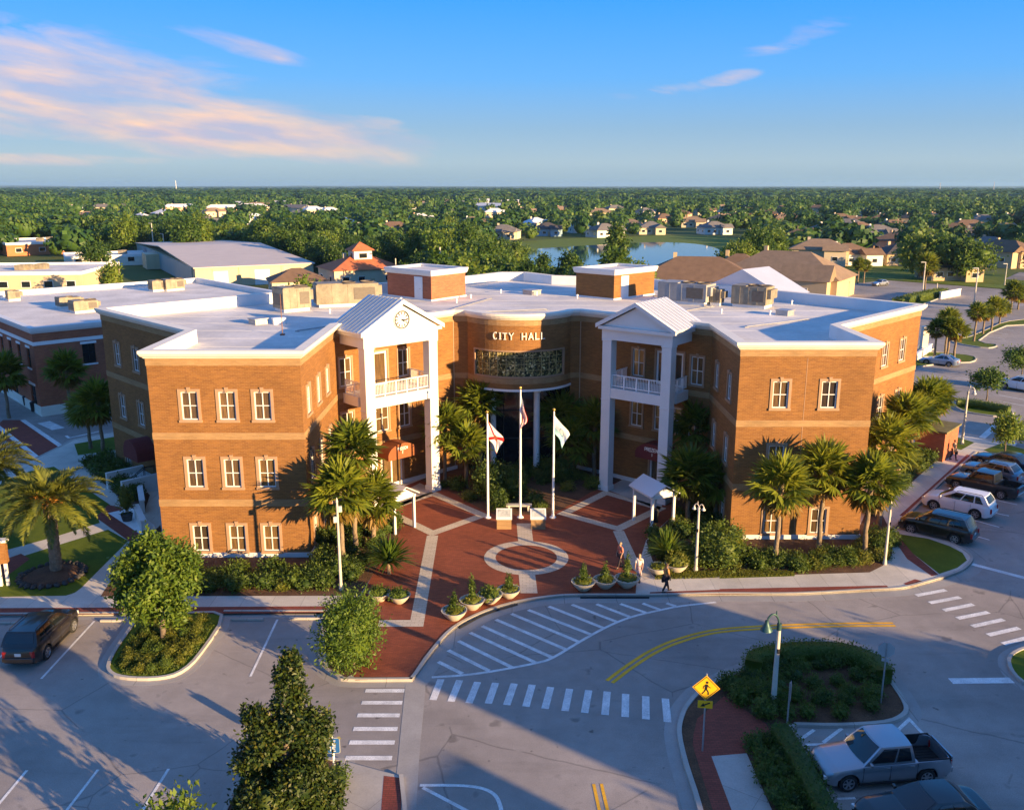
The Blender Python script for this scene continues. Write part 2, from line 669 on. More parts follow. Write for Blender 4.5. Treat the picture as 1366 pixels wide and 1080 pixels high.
def smoothline(pts, n=5, closed=False):
    """Catmull-Rom through the points."""
    P = [Vector((p[0], p[1])) for p in pts]
    out = []
    m = len(P)
    rng = range(m if closed else m - 1)
    for i in rng:
        p1, p2 = P[i % m], P[(i + 1) % m]
        p0 = P[(i - 1) % m] if (closed or i > 0) else p1 * 2 - p2
        p3 = P[(i + 2) % m] if (closed or i + 2 < m) else p2 * 2 - p1
        for k in range(n):
            t = k / n
            out.append(tuple(.5 * ((2 * p1) + (p2 - p0) * t + (2 * p0 - 5 * p1 + 4 * p2 - p3) * t * t + (3 * p1 - p0 - 3 * p2 + p3) * t ** 3)))
    if not closed:
        out.append(tuple(P[-1]))
    return out


def offset(pts, d, closed=False):
    """Offset a polyline to its left by d (mitred)."""
    P = [Vector((p[0], p[1])) for p in pts]
    n = len(P)
    out = []
    for i in range(n):
        if closed or 0 < i < n - 1:
            a, b, c = P[(i - 1) % n], P[i], P[(i + 1) % n]
            d1, d2 = (b - a), (c - b)
            if d1.length < 1e-6:
                d1 = d2
            if d2.length < 1e-6:
                d2 = d1
            d1.normalize()
            d2.normalize()
            n1 = Vector((-d1.y, d1.x))
            n2 = Vector((-d2.y, d2.x))
            mm = n1 + n2
            if mm.length < 1e-4:
                mm = n1
            mm.normalize()
            k = max(.4, mm.dot(n1))
            out.append(tuple(b + mm * (d / k)))
        else:
            e = (P[1] - P[0]) if i == 0 else (P[-1] - P[-2])
            e.normalize()
            out.append(tuple(P[i] + Vector((-e.y, e.x)) * d))
    return out


def ribbon(m, pts, o0, o1, z0, z1, closed=False, mi=0):
    """A bar of rectangular section running along the line, between the offsets o0 < o1 (left positive)."""
    a, b = offset(pts, o0, closed), offset(pts, o1, closed)
    n = len(pts)
    vs = []
    for p, q in zip(a, b):
        vs += [(p[0], p[1], z0), (p[0], p[1], z1), (q[0], q[1], z1), (q[0], q[1], z0)]
    fs = []
    for i in range(n if closed else n - 1):
        j = (i + 1) % n
        for k in range(4):
            k2 = (k + 1) % 4
            fs.append((i * 4 + k, j * 4 + k, j * 4 + k2, i * 4 + k2)[::-1])
    if not closed:
        fs += [(0, 1, 2, 3), (4 * n - 1, 4 * n - 2, 4 * n - 3, 4 * n - 4)]
    m.mesh(vs, fs, mi)


def strip(m, pts, o0, o1, z):
    a, b = offset(pts, o0), offset(pts, o1)
    for i in range(len(pts) - 1):
        m.face([(*a[i], z), (*a[i + 1], z), (*b[i + 1], z), (*b[i], z)])


NG = [0]


def kerb(name, pts, closed=False, gutter=.45, w=.17, h=.15, side=1):
    """Kerb on the left of the line (side 1) with a gutter pan on the other side."""
    m = MB()
    ribbon(m, pts, 0 if side > 0 else -w, w if side > 0 else 0, -.04, h, closed)
    o = m.build('kerb' if name is None else name, KERBM)
    o['kind'] = 'structure'
    if gutter:
        NG[0] += 1
        g = MB()
        ribbon(g, pts, -gutter if side > 0 else .002, -.002 if side > 0 else gutter, -.04, .0015 + .00018 * NG[0], closed)
        g.build('gutter', GUTM)['kind'] = 'structure'


Gp = lambda L, z=0.0: [G(x, y, z) for x, y in L]

# the ground: one sheet to the horizon
m = MB()
S = 14000
m.face([(-S, -3000, -.06), (S, -3000, -.06), (S, S, -.06), (-S, S, -.06)])
m.build('ground', GROUND)['kind'] = 'structure'
# asphalt of the car parks and streets around the block
sheet('road', [(-150, -90), (150, -90), (190, 60), (190, 200), G(1420, 392), G(1184, 374), G(1140, 378), (40, 205), (30, 172), (10, 130), (-60, 130), (-110, 150), (-150, 110)], 0, ASPH, px=False)

# the raised block of pavement, plaza and beds
front = [(-240, 824), (298, 818), (437, 818), (426, 852), (424, 878), (431, 893), (446, 903), (464, 909), (550, 909)]
curve = [(550, 909), (558, 899), (576, 873), (606, 840), (648, 818), (694, 804.5), (737, 798), (774, 796), (866, 796), (960, 794), (1060, 794),
         (1157, 789), (1205, 786), (1241, 777), (1262, 771), (1286, 761), (1298, 747), (1289, 736), (1268, 725), (1239, 715), (1193, 707)]
eastk = [(1193, 707), (1222, 678), (1262, 640), (1304, 604)]
ZP = .12
fr = Gp(front)
cv = smoothline(Gp(curve), 4)
ek = Gp(eastk)
block = fr[:-1] + cv[:-1] + ek + Gp([(1420, 640), (1420, 614), (1320, 588), (1256, 574), (1215, 560)]) + [(44, 108), (10, 128), (-22, 116)] + Gp([(154, 577), (99, 587), (38, 617), (-60, 662), (-240, 745)])
m = MB()
m.prism(block, -.05, ZP, bottom=False)
bo = m.build('pavement', CONC)
bm = bmesh.new(); bm.from_mesh(bo.data)
bmesh.ops.triangulate(bm, faces=[f for f in bm.faces if len(f.verts) > 4]); bm.to_mesh(bo.data); bm.free()
bo['kind'] = 'structure'
kerb(None, fr[1:3], gutter=.45)
kerb(None, [fr[0], G(205, 820)], gutter=.45)
kerb(None, smoothline(fr[2:], 4), gutter=.45)
kerb(None, cv, gutter=.75)
kerb(None, ek, gutter=0)
kerb(None, Gp([(-60, 662), (38, 617), (99, 587), (154, 577)])[::-1], gutter=.4)
kerb(None, Gp([(1420, 614), (1320, 588), (1256, 574), (1215, 560)]), gutter=.4)

Z1, Z2, Z3 = ZP + .004, ZP + .008, ZP + .012
# storm inlets under the kerb of the plaza
for pts in ([(774, 797.5), (866, 797.5)], [(612, 838), (648, 819.5), (690, 806.5)]):
    g = MB()
    q = smoothline(Gp(pts), 4)
    ribbon(g, q, -.05, -.006, .01, .10)
    g.build('storm_inlet', DARKG)['kind'] = 'structure'
# brick edging beside the kerb
sheet('brick_edging', [(-240, 812), (437, 808), (437, 816.5), (-240, 822.5)], Z1, PAVER2)
sheet('brick_edging', [(868, 787), (1183, 780.5), (1187, 785), (1157, 787), (1060, 791.5), (866, 793)], Z1, PAVER2)
sheet('brick_edging', [(1205, 778), (1220.5, 772), (1236, 776), (1215, 782.5)], Z1, PAVER2)
sheet('brick_edging', [(1186, 710), (1194, 709), (1218, 738), (1252, 766), (1243, 768), (1210, 745)], Z1, PAVER2)
sheet('brick_edging', [(1200, 687), (1290, 606), (1299, 608), (1262, 637), (1222, 674), (1206, 689)], Z1, PAVER2)
# plaza
plaza = [(474, 907), (437, 818), (480, 812), (480, 796), (500, 762), (536, 704), (520, 690), (492, 668), (560, 640), (600, 655), (640, 678), (660, 686), (730, 686), (752, 678), (790, 655), (830, 640), (893, 650),
         (905, 668), (895, 690), (862, 720), (852, 752), (849, 768), (848, 793)]
pz = Gp(plaza, ZP) + [tuple(p) for p in offset(cv[:cv.index(min(cv, key=lambda q: (q[0] - G(866, 796)[0]) ** 2 + (q[1] - G(866, 796)[1]) ** 2)) + 1], .2)][::-1]
sheet('plaza', pz, Z1, PAVER, px=False)


def bandline(name, pts, w=.36, closed=False):
    g = MB()
    P = Gp(pts, ZP)
    if closed:
        a, b = offset(P, -w, True), offset(P, w, True)
        n = len(P)
        for i in range(n):
            j = (i + 1) % n
            g.face([(*a[i], Z2), (*a[j], Z2), (*b[j], Z2), (*b[i], Z2)])
    else:
        strip(g, P, -w, w, Z2)
    g.build(name, BAND)['kind'] = 'structure'


bandline('paving_band', [(578, 658), (644, 687), (577, 711), (513, 680)], closed=True)
bandline('paving_band', [(808, 657), (752, 685), (825, 705), (880, 678)], closed=True)
bandline('paving_band', [(577, 714), (556, 831), (505, 831)], .38)
bandline('paving_band', [(825, 708), (845, 752), (872, 775)], .38)
# ring with its two stems
cx, cy = G(702, 743, ZP)
g = MB()
for k in range(72):
    a0, a1 = 2 * math.pi * k / 72, 2 * math.pi * (k + 1) / 72
    g.face([(cx + r * math.cos(a), cy + r * math.sin(a), Z2) for r, a in ((1.95, a0), (2.68, a0), (2.68, a1), (1.95, a1))])
g.face([(cx - .5, cy + 2.66, Z2), (cx + .5, cy + 2.66, Z2), (cx + .42, G(699, 700)[1], Z2), (cx - .58, G(699, 700)[1], Z2)][::1])
g.face([(cx - .42, G(709, 791, ZP)[1], Z2), (cx + .58, G(709, 791, ZP)[1], Z2), (cx + .5, cy - 2.66, Z2), (cx - .5, cy - 2.66, Z2)])
g.build('paving_ring', BAND)['kind'] = 'structure'
# concrete pads before the two doors
sheet('path', [(505, 672), (560, 644), (578, 652), (578, 657), (512, 684)], Z2, CONC2)
sheet('path', [(808, 652), (836, 636), (893, 655), (880, 680)], Z2, CONC2)
sheet('path', [(849, 776), (872, 770), (960, 768), (960, 786), (849, 790)], Z3, CONC)

# beds
sheet('planting_bed', [(134, 795), (152, 768), (196, 716), (214, 700), (222, 742), (418, 738), (424, 690), (480, 655), (505, 672), (536, 704), (500, 762), (480, 794)], Z1 - .001, MULCH)
sheet('planting_bed', [(560, 640), (600, 655), (640, 678), (660, 686), (730, 686), (752, 678), (790, 655), (830, 640), (770, 610), (640, 610)], Z2, MULCH)
sheet('planting_bed', [(869, 772), (872, 752), (862, 722), (895, 690), (905, 668), (930, 640), (998, 718), (1142, 713), (1152, 690), (1172, 676), (1192, 716), (1190, 738), (1178, 754), (1160, 763)], Z1, MULCH)
sheet('planting_bed', [(1152, 690), (1160, 670), (1200, 600), (1240, 590), (1262, 597), (1245, 618), (1178, 676)], Z1, MULCH)
sheet('lawn', [(872, 774), (874, 764), (1000, 760), (1060, 762), (1060, 768)], Z2, GRASS)
# lawns
sheet('lawn', [(-240, 800), (-240, 770), (22, 744), (144, 706), (171, 721), (108, 784), (100, 790), (88, 794)], Z1, GRASS)
sheet('lawn', [(-60, 672), (40, 628), (72, 622), (147, 673), (130, 688), (133, 697), (72, 716), (-60, 752)], Z1, GRASS)
sheet('lawn', [(99, 592), (154, 582), (154, 600), (104, 607)], Z1, GRASS)
sheet('planting_bed', [(110, 618), (150, 608), (200, 660), (190, 690), (164, 668)], Z1, MULCH)
sheet('brick_paving', [(144, 673), (161, 676), (190, 714), (173, 722), (128, 690)], Z2, PAVER2)
sheet('brick_paving', [(-40, 770), (-40, 762), (28, 738), (40, 745), (0, 775)], Z2, PAVER2)
sheet('lawn', [(1194, 711), (1238, 718), (1267, 728), (1284, 737), (1290, 747), (1277, 757), (1253, 765), (1218, 738)], Z1, GRASS)
sheet('lawn', [(1312, 600), (1338, 590), (1420, 612), (1420, 640), (1366, 620)], Z1, GRASS)
sheet('lawn', [(1236, 588), (1262, 578), (1300, 590), (1282, 600)], Z1, GRASS)


# islands in the car parks
def island(pts, mat, gutter=.4, smooth=3, name='traffic_island'):
    P = smoothline(Gp(pts), smooth, True) if smooth else Gp(pts)
    n = len(P)
    if sum(P[i][0] * P[(i + 1) % n][1] - P[(i + 1) % n][0] * P[i][1] for i in range(n)) < 0:
        P = P[::-1]
    m = MB()
    m.prism(offset(P, .15, True), -.05, .10, bottom=False)
    o = m.build(name, mat)
    bm = bmesh.new(); bm.from_mesh(o.data)
    bmesh.ops.triangulate(bm, faces=[f for f in bm.faces if len(f.verts) > 4]); bm.to_mesh(o.data); bm.free()
    o['kind'] = 'structure'
    kerb(None, P, True, gutter)
    return P


island([(191, 822), (165, 850), (144, 884), (146, 900), (170, 907), (211, 907), (243, 898), (270, 872), (298, 822), (245, 819)], GRASS)
sheet('planting_bed', [(436, 850), (440, 822), (508, 836), (478, 895), (462, 903), (438, 890)], Z2, MULCH)
# lower-left island of the big magnolia, with its pavement
island([(290, 1100), (312, 1052), (332, 1028), (360, 1015), (420, 1012), (461, 1015), (455, 1060), (448, 1120), (440, 1190), (270, 1190)], MULCH, smooth=0)
sheet('pavement', [(462, 1015), (529, 1033), (538, 1040), (540, 1190), (450, 1190)], .10, CONC2)
sheet('brick_edging', [(512, 1034), (536, 1037), (533, 1190), (500, 1190)], .104, PAVER2)
kerb(None, Gp([(538, 1036), (543, 1080), (545, 1190)]), gutter=0, side=-1)
sheet('gutter', [(541, 912), (568, 909), (566, 938), (560, 1000), (555, 1080), (550, 1190), (537, 1190), (537, 1036), (529, 1033), (536, 960)], .007, GUTM)
# right-hand median
med = smoothline(Gp([(1130, 1190), (1115, 1080), (1085, 1025), (1056, 975)]), 2) + smoothline(Gp([(1060, 970), (1120, 971), (1182, 967), (1207, 957), (1211, 944), (1197, 920), (1177, 898), (1130, 884), (1060, 881), (1000, 890), (940, 917), (917, 938), (907, 956), (903, 980), (912, 1022), (930, 1080), (955, 1190)]), 3)
m = MB()
m.prism(offset(med, -.12, True) if sum(med[i][0] * med[(i + 1) % len(med)][1] - med[(i + 1) % len(med)][0] * med[i][1] for i in range(len(med))) < 0 else offset(med, .12, True), -.05, .10, bottom=False)
o = m.build('traffic_island', MULCH)
bm = bmesh.new(); bm.from_mesh(o.data)
bmesh.ops.triangulate(bm, faces=[f for f in bm.faces if len(f.verts) > 4]); bm.to_mesh(o.data); bm.free()
o['kind'] = 'structure'
kerb(None, med[:8], gutter=0, w=.2)
kerb(None, med[7:], gutter=.55, w=.2)
sheet('brick_paving', [(966, 928), (930, 958), (925, 979), (924, 993), (951, 1080), (975, 1190), (1010, 1190), (976, 1080), (949, 1008), (996, 1004), (1029, 979), (1022, 965)], .106, PAVER2)
sheet('pavement', [(949, 1008), (996, 1004), (1030, 1080), (1075, 1190), (1010, 1190), (976, 1080)], .106, CONC2)
island([(1343, 885), (1350, 872), (1380, 862), (1440, 862), (1440, 930), (1385, 922), (1354, 905)], GRASS)
# far side: car-park islands east of the block
for pts in ([(1185, 480), (1228, 470), (1290, 474), (1303, 479), (1294, 484), (1262, 485), (1225, 490), (1185, 494)],
            [(1268, 456), (1292, 450), (1325, 436), (1345, 429), (1400, 424), (1400, 433), (1343, 435), (1306, 455), (1330, 460), (1325, 464), (1308, 464)],
            [(1273, 541), (1283, 535), (1315, 538), (1350, 546), (1345, 557), (1303, 553), (1282, 548)],
            [(1180, 405), (1225, 397), (1262, 391), (1264, 394), (1215, 412), (1180, 420)],
            [(1225, 461), (1240, 461), (1246, 466), (1226, 470)],
            [(1352, 590), (1380, 570), (1420, 575), (1420, 590)]):
    island(pts, GRASS, gutter=.3, smooth=2)
sheet('lawn', [(1150, 367), (1184, 368.5), (1366, 382), (1420, 386), (1420, 391), (1341, 385), (1184, 373), (1150, 371)], .02, GRASSD)
sheet('lawn', [(1000, 370), (1150, 367), (1420, 386), (1420, 372), (1150, 352), (1000, 352)], .012, GRASS)
sheet('road', [(1340, 372), (1420, 378), (1420, 366), (1360, 363)], .016, ASPH2)

# streets on the far left with the brick crossing
sheet('brick_crossing', [(4, 560), (32, 560), (85, 600), (50, 613), (-14, 575)], .006, PAVER2)


def lines(name, segs, w, mat=PAINT, z=.009):
    g = MB()
    for i_, s_ in enumerate(segs):
        strip(g, Gp(s_), -w / 2, w / 2, z + .00025 * i_)
    o = g.build(name, mat)
    o['kind'] = 'structure'
    return o


lines('road_marking', [[(-10, 563), (52, 612)], [(30, 560), (87, 599)]], .45)
lines('road_marking', [[(58, 563), (78, 572)]], 1.2)
lines('road_marking', [[(88, 581), (92, 584), (120, 578), (134, 575)]], .25)
# stall lines
lines('stall_marking', [[(126, 828), (55, 905)], [(370, 826), (334, 902)], [(36, 1027), (-10, 1082)], [(131, 1026), (80, 1092)], [(225, 1025), (180, 1096)], [(10, 868), (-30, 900)]], .12)
lines('stall_marking', [[(1324, 666), (1357, 673)], [(1323, 683), (1346, 688)], [(1289, 691), (1333, 703)], [(1295, 713), (1320, 720)], [(1352, 655), (1375, 660)], [(1356, 640), (1385, 646)]], .12)
lines('stall_marking', [[(1117, 1065), (1141, 1064)], [(1274, 1061), (1301, 1063)]], .12)
lines('stall_marking', [[(1238, 500), (1262, 504)], [(1266, 503), (1300, 506)], [(1333, 527), (1366, 533)], [(1333, 535), (1366, 541)], [(1310, 440), (1345, 446)], [(1318, 436), (1352, 441)], [(1300, 446), (1340, 452)],
                        [(1290, 412), (1310, 413)], [(1225, 492), (1245, 496)]], .14)
# hatched bay by the plaza
hb = smoothline(Gp([(576, 903), (620, 900), (663, 894), (715, 884), (737, 877), (771, 857), (807, 837), (841, 823), (878, 814), (909, 808), (955, 803)]), 4)
g = MB()
strip(g, hb, -.09, .09, .009)
Z4 = lambda a, b: (540 + a / 3.252, 680 + b / 3.252)
for a, b, c, d in ((145, 658, 250, 710), (188, 608, 365, 697), (232, 568, 470, 685), (283, 532, 570, 663), (335, 503, 640, 640), (395, 475, 700, 605), (462, 450, 755, 572),
                   (535, 433, 808, 540), (625, 418, 865, 513), (725, 410, 925, 487), (832, 408, 985, 467), (935, 407, 1050, 447), (1032, 405, 1108, 433), (1135, 404, 1175, 417)):
    strip(g, Gp([Z4(a, b), Z4(c, d)]), -.12, .12, .0105)
g.build('hatched_marking', PAINT)['kind'] = 'structure'
Z5 = lambda a, b: (540 + a / 3.252, 900 + b / 3.252)
lines('crossing_marking', [[Z5(a, b), Z5(c, d)] for a, b, c, d in ((157, 18, 122, 108), (238, 22, 200, 115), (316, 30, 278, 122), (394, 34, 362, 124), (475, 37, 442, 130), (553, 42, 525, 137), (633, 52, 608, 146),
      (715, 60, 695, 156), (798, 66, 780, 164), (878, 72, 868, 173), (958, 82, 956, 182), (1045, 92, 1046, 192), (1130, 102, 1140, 204))], .34)
Z3_ = lambda a, b: (280 + a / 3.375, 760 + b / 3.375)
lines('crossing_marking', [[Z3_(a, y), Z3_(b, y)] for y, a, b in ((543, 700, 876), (597, 683, 866), (654, 664, 855), (715, 646, 845), (776, 628, 832), (846, 610, 820))], .30)
Z7 = lambda a, b: (1120 + a / 3.374, 540 + b / 3.374)
lines('crossing_marking', [[Z7(a, b), Z7(c, d)] for a, b, c, d in ((345, 857, 478, 832), (405, 890, 543, 865), (468, 924, 602, 897), (530, 960, 670, 932), (597, 996, 738, 965), (668, 1035, 808, 1003), (735, 1075, 870, 1040))], .32)
lines('stop_marking', [[Z7(597, 716), Z7(840, 780)]], .4)
lines('stop_marking', [[(1268, 908), (1350, 907)]], .5)
lines('road_marking', [[(1303, 590), (1336, 561)], [(1345, 600), (1366, 570)]], .6)
yl = smoothline(Gp([(813, 909), (841, 888), (872, 868.5), (909, 853), (960, 841), (1040, 835.5), (1129, 833), (1193, 832.5)]), 5)
g = MB()
strip(g, yl, -.25, -.06, .009)
strip(g, yl, .06, .25, .009)
y2 = Gp([(797, 1045), (806, 1085), (825, 1190)])
strip(g, y2, -.22, -.09, .009)
strip(g, y2, .09, .22, .009)
g.build('centre_marking', YPAINT)['kind'] = 'structure'
lines('road_marking', [smoothline([(560, 1047), (600, 1047), (633, 1049), (655, 1056), (666, 1070), (672, 1100)], 4), [(564, 1050), (640, 1090)]], .16)
lines('road_marking', [[(1069, 985), (1086, 973)], [(1098, 990), (1123, 971)], [(1152, 976), (1166, 970)], [(1075, 993), (1108, 992)], [(1193, 978), (1213, 959), (1231, 978)]], .16)
# wheel stops
for a, b in (((-30, 832), (60, 831)), ((134, 829), (166, 829)), ((308, 827), (352, 827)), ((386, 826), (432, 826))):
    p, q = Vector(G(*a)), Vector(G(*b))
    w_ = MB()
    d = q - p
    w_.box((0, 0, .065), (d.length, .16, .13))
    o = w_.build('wheel_stop', KERBM, loc=((p.x + q.x) / 2, (p.y + q.y) / 2, .0))
    o.rotation_euler.z = math.atan2(d.y, d.x)
    bv = o.modifiers.new('b', 'BEVEL'); bv.width = .03; bv.segments = 2
    tag(o, {-30: 'long concrete wheel stop half under the dark parked car', 134: 'concrete wheel stop just left of the tree island', 308: 'concrete wheel stop just right of the tree island', 386: 'concrete wheel stop beside the upright bush at the kerb'}[a[0]], 'wheel stop', 'concrete wheel stops of the front car park')

# lake with its grassy banks
m, t, b = newmat('lake_water')
b.inputs['Base Color'].default_value = (.01, .05, .09, 1)
b.inputs['Roughness'].default_value = .03
b.inputs['Specular IOR Level'].default_value = .9
bp = t.nodes.new('ShaderNodeBump'); bp.inputs['Strength'].default_value = .04; bp.inputs['Distance'].default_value = .1
t.links.new(noise(t, .6, 3, stretch=(1, 3, 1)), bp.inputs['Height']); t.links.new(bp.outputs[0], b.inputs['Normal'])
WATER = m
sheet('bank', smoothline([(640, 340), (655, 327), (735, 319), (830, 316), (900, 314), (985, 318), (1012, 335), (1000, 357), (940, 367), (780, 366), (690, 359), (645, 352)], 3, True), -.03, GRASSD)
sheet('water', smoothline([(664, 338), (726, 331), (810, 326), (880, 323), (940, 327), (968, 338), (966, 350), (930, 358), (780, 358), (700, 352), (664, 347)], 4, True), -.01, WATER)
LAKE = Gp([(640, 340), (655, 327), (735, 319), (830, 316), (900, 314), (985, 318), (1012, 335), (1000, 357), (940, 367), (780, 366), (690, 359), (645, 352)])
# ---------------------------------------------------------------- city hall
HALL = thing('city_hall', 'three storey orange brick city hall with white cornice, two white porticoes and curved centre bay', 'city hall')
ZTOP, ZDECK = 13.45, 12.5
A0, A1, A2, A3, A4, A5 = (-33.4, 72.2), (-22.1, 60.9), (-22.1, 53.0), (-12.8, 53.0), (-12.75, 63.7), (-4.7, 71.3)
B5, B4, B2, B3, B1, B0 = (5.5, 71.4), (14.5, 63.9), (14.55, 56.0), (23.2, 56.0), (23.1, 63.3), (34.3, 74.6)
# convex bay as an arc through its ends and its middle
e0, e1, mid = Vector((-3.6, 71.2)), Vector((4.7, 71.3)), Vector((.6, 68.75))
ch = (e1 - e0).length
sag = abs((e0 + e1).y / 2 - mid.y)
BR = (ch * ch / 4 + sag * sag) / (2 * sag)
bc = Vector(((e0.x + e1.x) / 2, mid.y + BR))
a_0, a_1 = math.atan2(e0.y - bc.y, e0.x - bc.x), math.atan2(e1.y - bc.y, e1.x - bc.x)
if a_0 > 0:
    a_0 -= 2 * math.pi
if a_1 < a_0:
    a_1 += 2 * math.pi
BAYN = 28
bay = [(bc.x + BR * math.cos(a_0 + (a_1 - a_0) * i / BAYN), bc.y + BR * math.sin(a_0 + (a_1 - a_0) * i / BAYN)) for i in range(BAYN + 1)]
REAR = [(25.8, 84.2), (13.7, 96.9), (4.6, 99.6), (1.5, 103.6), (-1.2, 103.6), (-4.3, 99.6), (-16.6, 88.8)]
FOOT = [A2, A3, A4, A5] + bay + [B5, B4, B2, B3, B1, B0] + REAR + [A0, A1]


def ringprof(m, poly, prof, closed=True):
    """Sweep a profile of (outward offset, z) pairs round the plan (anticlockwise plan)."""
    loops = [offset(poly, -o, True) for o, z in prof]
    n = len(poly)
    vs, fs = [], []
    for (o, z), lp in zip(prof, loops):
        vs += [(p[0], p[1], z) for p in lp]
    for k in range(len(prof) - 1):
        for i in range(n):
            j = (i + 1) % n
            fs.append((k * n + i, k * n + j, (k + 1) * n + j, (k + 1) * n + i))
    m.mesh(vs, fs)


def wallseg(m, p, q, z0, z1, holes=(), rev=.14, u0=0.0):
    """A brick wall from p to q with openings (u from p, v): each opening gets its reveals."""
    p, q = Vector((p[0], p[1])), Vector((q[0], q[1]))
    L = (q - p).length
    d = (q - p) / L
    nrm = Vector((d.y, -d.x))
    us = sorted({0, L, *[h[0] for h in holes], *[h[1] for h in holes]})
    vsx = sorted({z0, z1, *[h[2] for h in holes], *[h[3] for h in holes]})
    P = lambda u, z, dep=0: (p.x + d.x * u - nrm.x * dep, p.y + d.y * u - nrm.y * dep, z)
    for i in range(len(us) - 1):
        for j in range(len(vsx) - 1):
            um, vm = (us[i] + us[i + 1]) / 2, (vsx[j] + vsx[j + 1]) / 2
            if any(h[0] < um < h[1] and h[2] < vm < h[3] for h in holes):
                continue
            a, b, c, e = us[i], us[i + 1], vsx[j], vsx[j + 1]
            m.face([P(a, c), P(b, c), P(b, e), P(a, e)], [(u0 + a, c), (u0 + b, c), (u0 + b, e), (u0 + a, e)])
    for a, b, c, e in holes:
        for (x0, y0), (x1, y1) in (((a, c), (a, e)), ((a, e), (b, e)), ((b, e), (b, c)), ((b, c), (a, c))):
            m.face([P(x0, y0), P(x1, y1), P(x1, y1, rev), P(x0, y0, rev)], [(0, 0), (.1, 0), (.1, .1), (0, .1)])


WCACHE = {}


def window(parent, p, q, u, z0, z1, w, n=2, rows=2, surround=.17, frame=.07, door=False, key=True, white=None, name='window'):
    """Window part standing in an opening of the wall p-q, centred at u: stone surround, white frame, glazing with its bars."""
    p, q = Vector((p[0], p[1])), Vector((q[0], q[1]))
    d = (q - p).normalized()
    ang = math.atan2(d.y, d.x)
    kk = (round(z1 - z0, 2), round(w, 2), n, rows, surround, door, key, name)
    h = z1 - z0
    if kk not in WCACHE:
        s = MB()      # local: x along wall, y inwards, z up from sill
        t = .06
        if surround:
            sw = surround
            s.box((-w / 2 - sw / 2, -t / 2 + .01, h / 2), (sw, t, h + .02))
            s.box((w / 2 + sw / 2, -t / 2 + .01, h / 2), (sw, t, h + .02))
            s.box((0, -t / 2 + .008, h + sw / 2 + .01), (w + 2 * sw, t + .004, sw))
            s.box((0, -t / 2 - .01, -sw * .45), (w + 2 * sw + .06, t + .06, sw * .9))
            if key:
                s.mesh([(-.07, -.10, h - .02), (.07, -.10, h - .02), (.11, -.10, h + sw + .12), (-.11, -.10, h + sw + .12), (-.07, .0, h - .02), (.07, .0, h - .02), (.11, .0, h + sw + .12), (-.11, .0, h + sw + .12)],
                       [(0, 1, 2, 3), (1, 5, 6, 2), (5, 4, 7, 6), (4, 0, 3, 7), (3, 2, 6, 7), (0, 4, 5, 1)])
        else:
            s.box((0, -.02, -.05), (w + .1, .06, .09))
        f = MB()
        yy = .07
        f.box((-w / 2 + frame / 2, yy, h / 2), (frame, .06, h))
        f.box((w / 2 - frame / 2, yy, h / 2), (frame, .06, h))
        f.box((0, yy, h - frame / 2), (w - 2 * frame, .06, frame))
        f.box((0, yy, frame / 2), (w - 2 * frame, .06, frame))
        for i in range(1, n):
            x = -w / 2 + w * i / n
            f.box((x, yy + .005, h / 2), (.055 if not door else .12, .05, h - 2 * frame))
        for j in range(1, rows):
            f.box((0, yy + .008, h * j / rows), (w - 2 * frame, .045, .05))
        g = MB()
        g.face([(-w / 2 + .02, .10, .02), (w / 2 - .02, .10, .02), (w / 2 - .02, .10, h - .02), (-w / 2 + .02, .10, h - .02)])
        so = s.build(name, STONE, parent)
        fo = f.build('frame', WHITE, so)
        go = g.build('pane', PANE, so)
        WCACHE[kk] = (so.data, fo.data, go.data)
    else:
        a, b, c = WCACHE[kk]
        so = link(a, name, parent)
        fo, go = link(b, 'frame', so), link(c, 'pane', so)
    so.location = (p.x + d.x * u, p.y + d.y * u, z0)
    so.rotation_euler = (0, 0, ang)
    return so


wl = MB()
LVL = [(.52, 2.24), (4.78, 6.60), (9.12, 10.88)]


def facade(p, q, wins, z0=0, z1=12.9, lv=(0, 1, 2), w=1.02, u0=0.0, skip=()):
    holes = []
    for i, u in enumerate(wins):
        for k in lv:
            if (i, k) in skip:
                continue
            holes.append((u - w / 2, u + w / 2, *LVL[k]))
    wallseg(wl, p, q, z0, z1, holes, u0=u0)
    for h in holes:
        window(HALL, p, q, (h[0] + h[1]) / 2, h[2], h[3], w)


# left wing
facade(A2, A3, [2.42, 4.72, 6.88])
facade(A3, A4, [1.7, 4.6, 7.4], w=.95)
facade(A0, A1, [2.7, 6.2, 11.4], w=1.0, skip=((1, 0),))
facade(A1, A2, [])
# right wing
facade(B2, B3, [2.72, 5.85])
facade(B4, B2, [2.0, 5.6], w=.95)
facade(B3, B1, [])
facade(B1, B0, [5.6, 9.2, 12.6], w=1.0)
rr = [B0] + REAR + [A0]
for p, q in zip(rr[:-1], rr[1:]):
    facade(p, q, [])


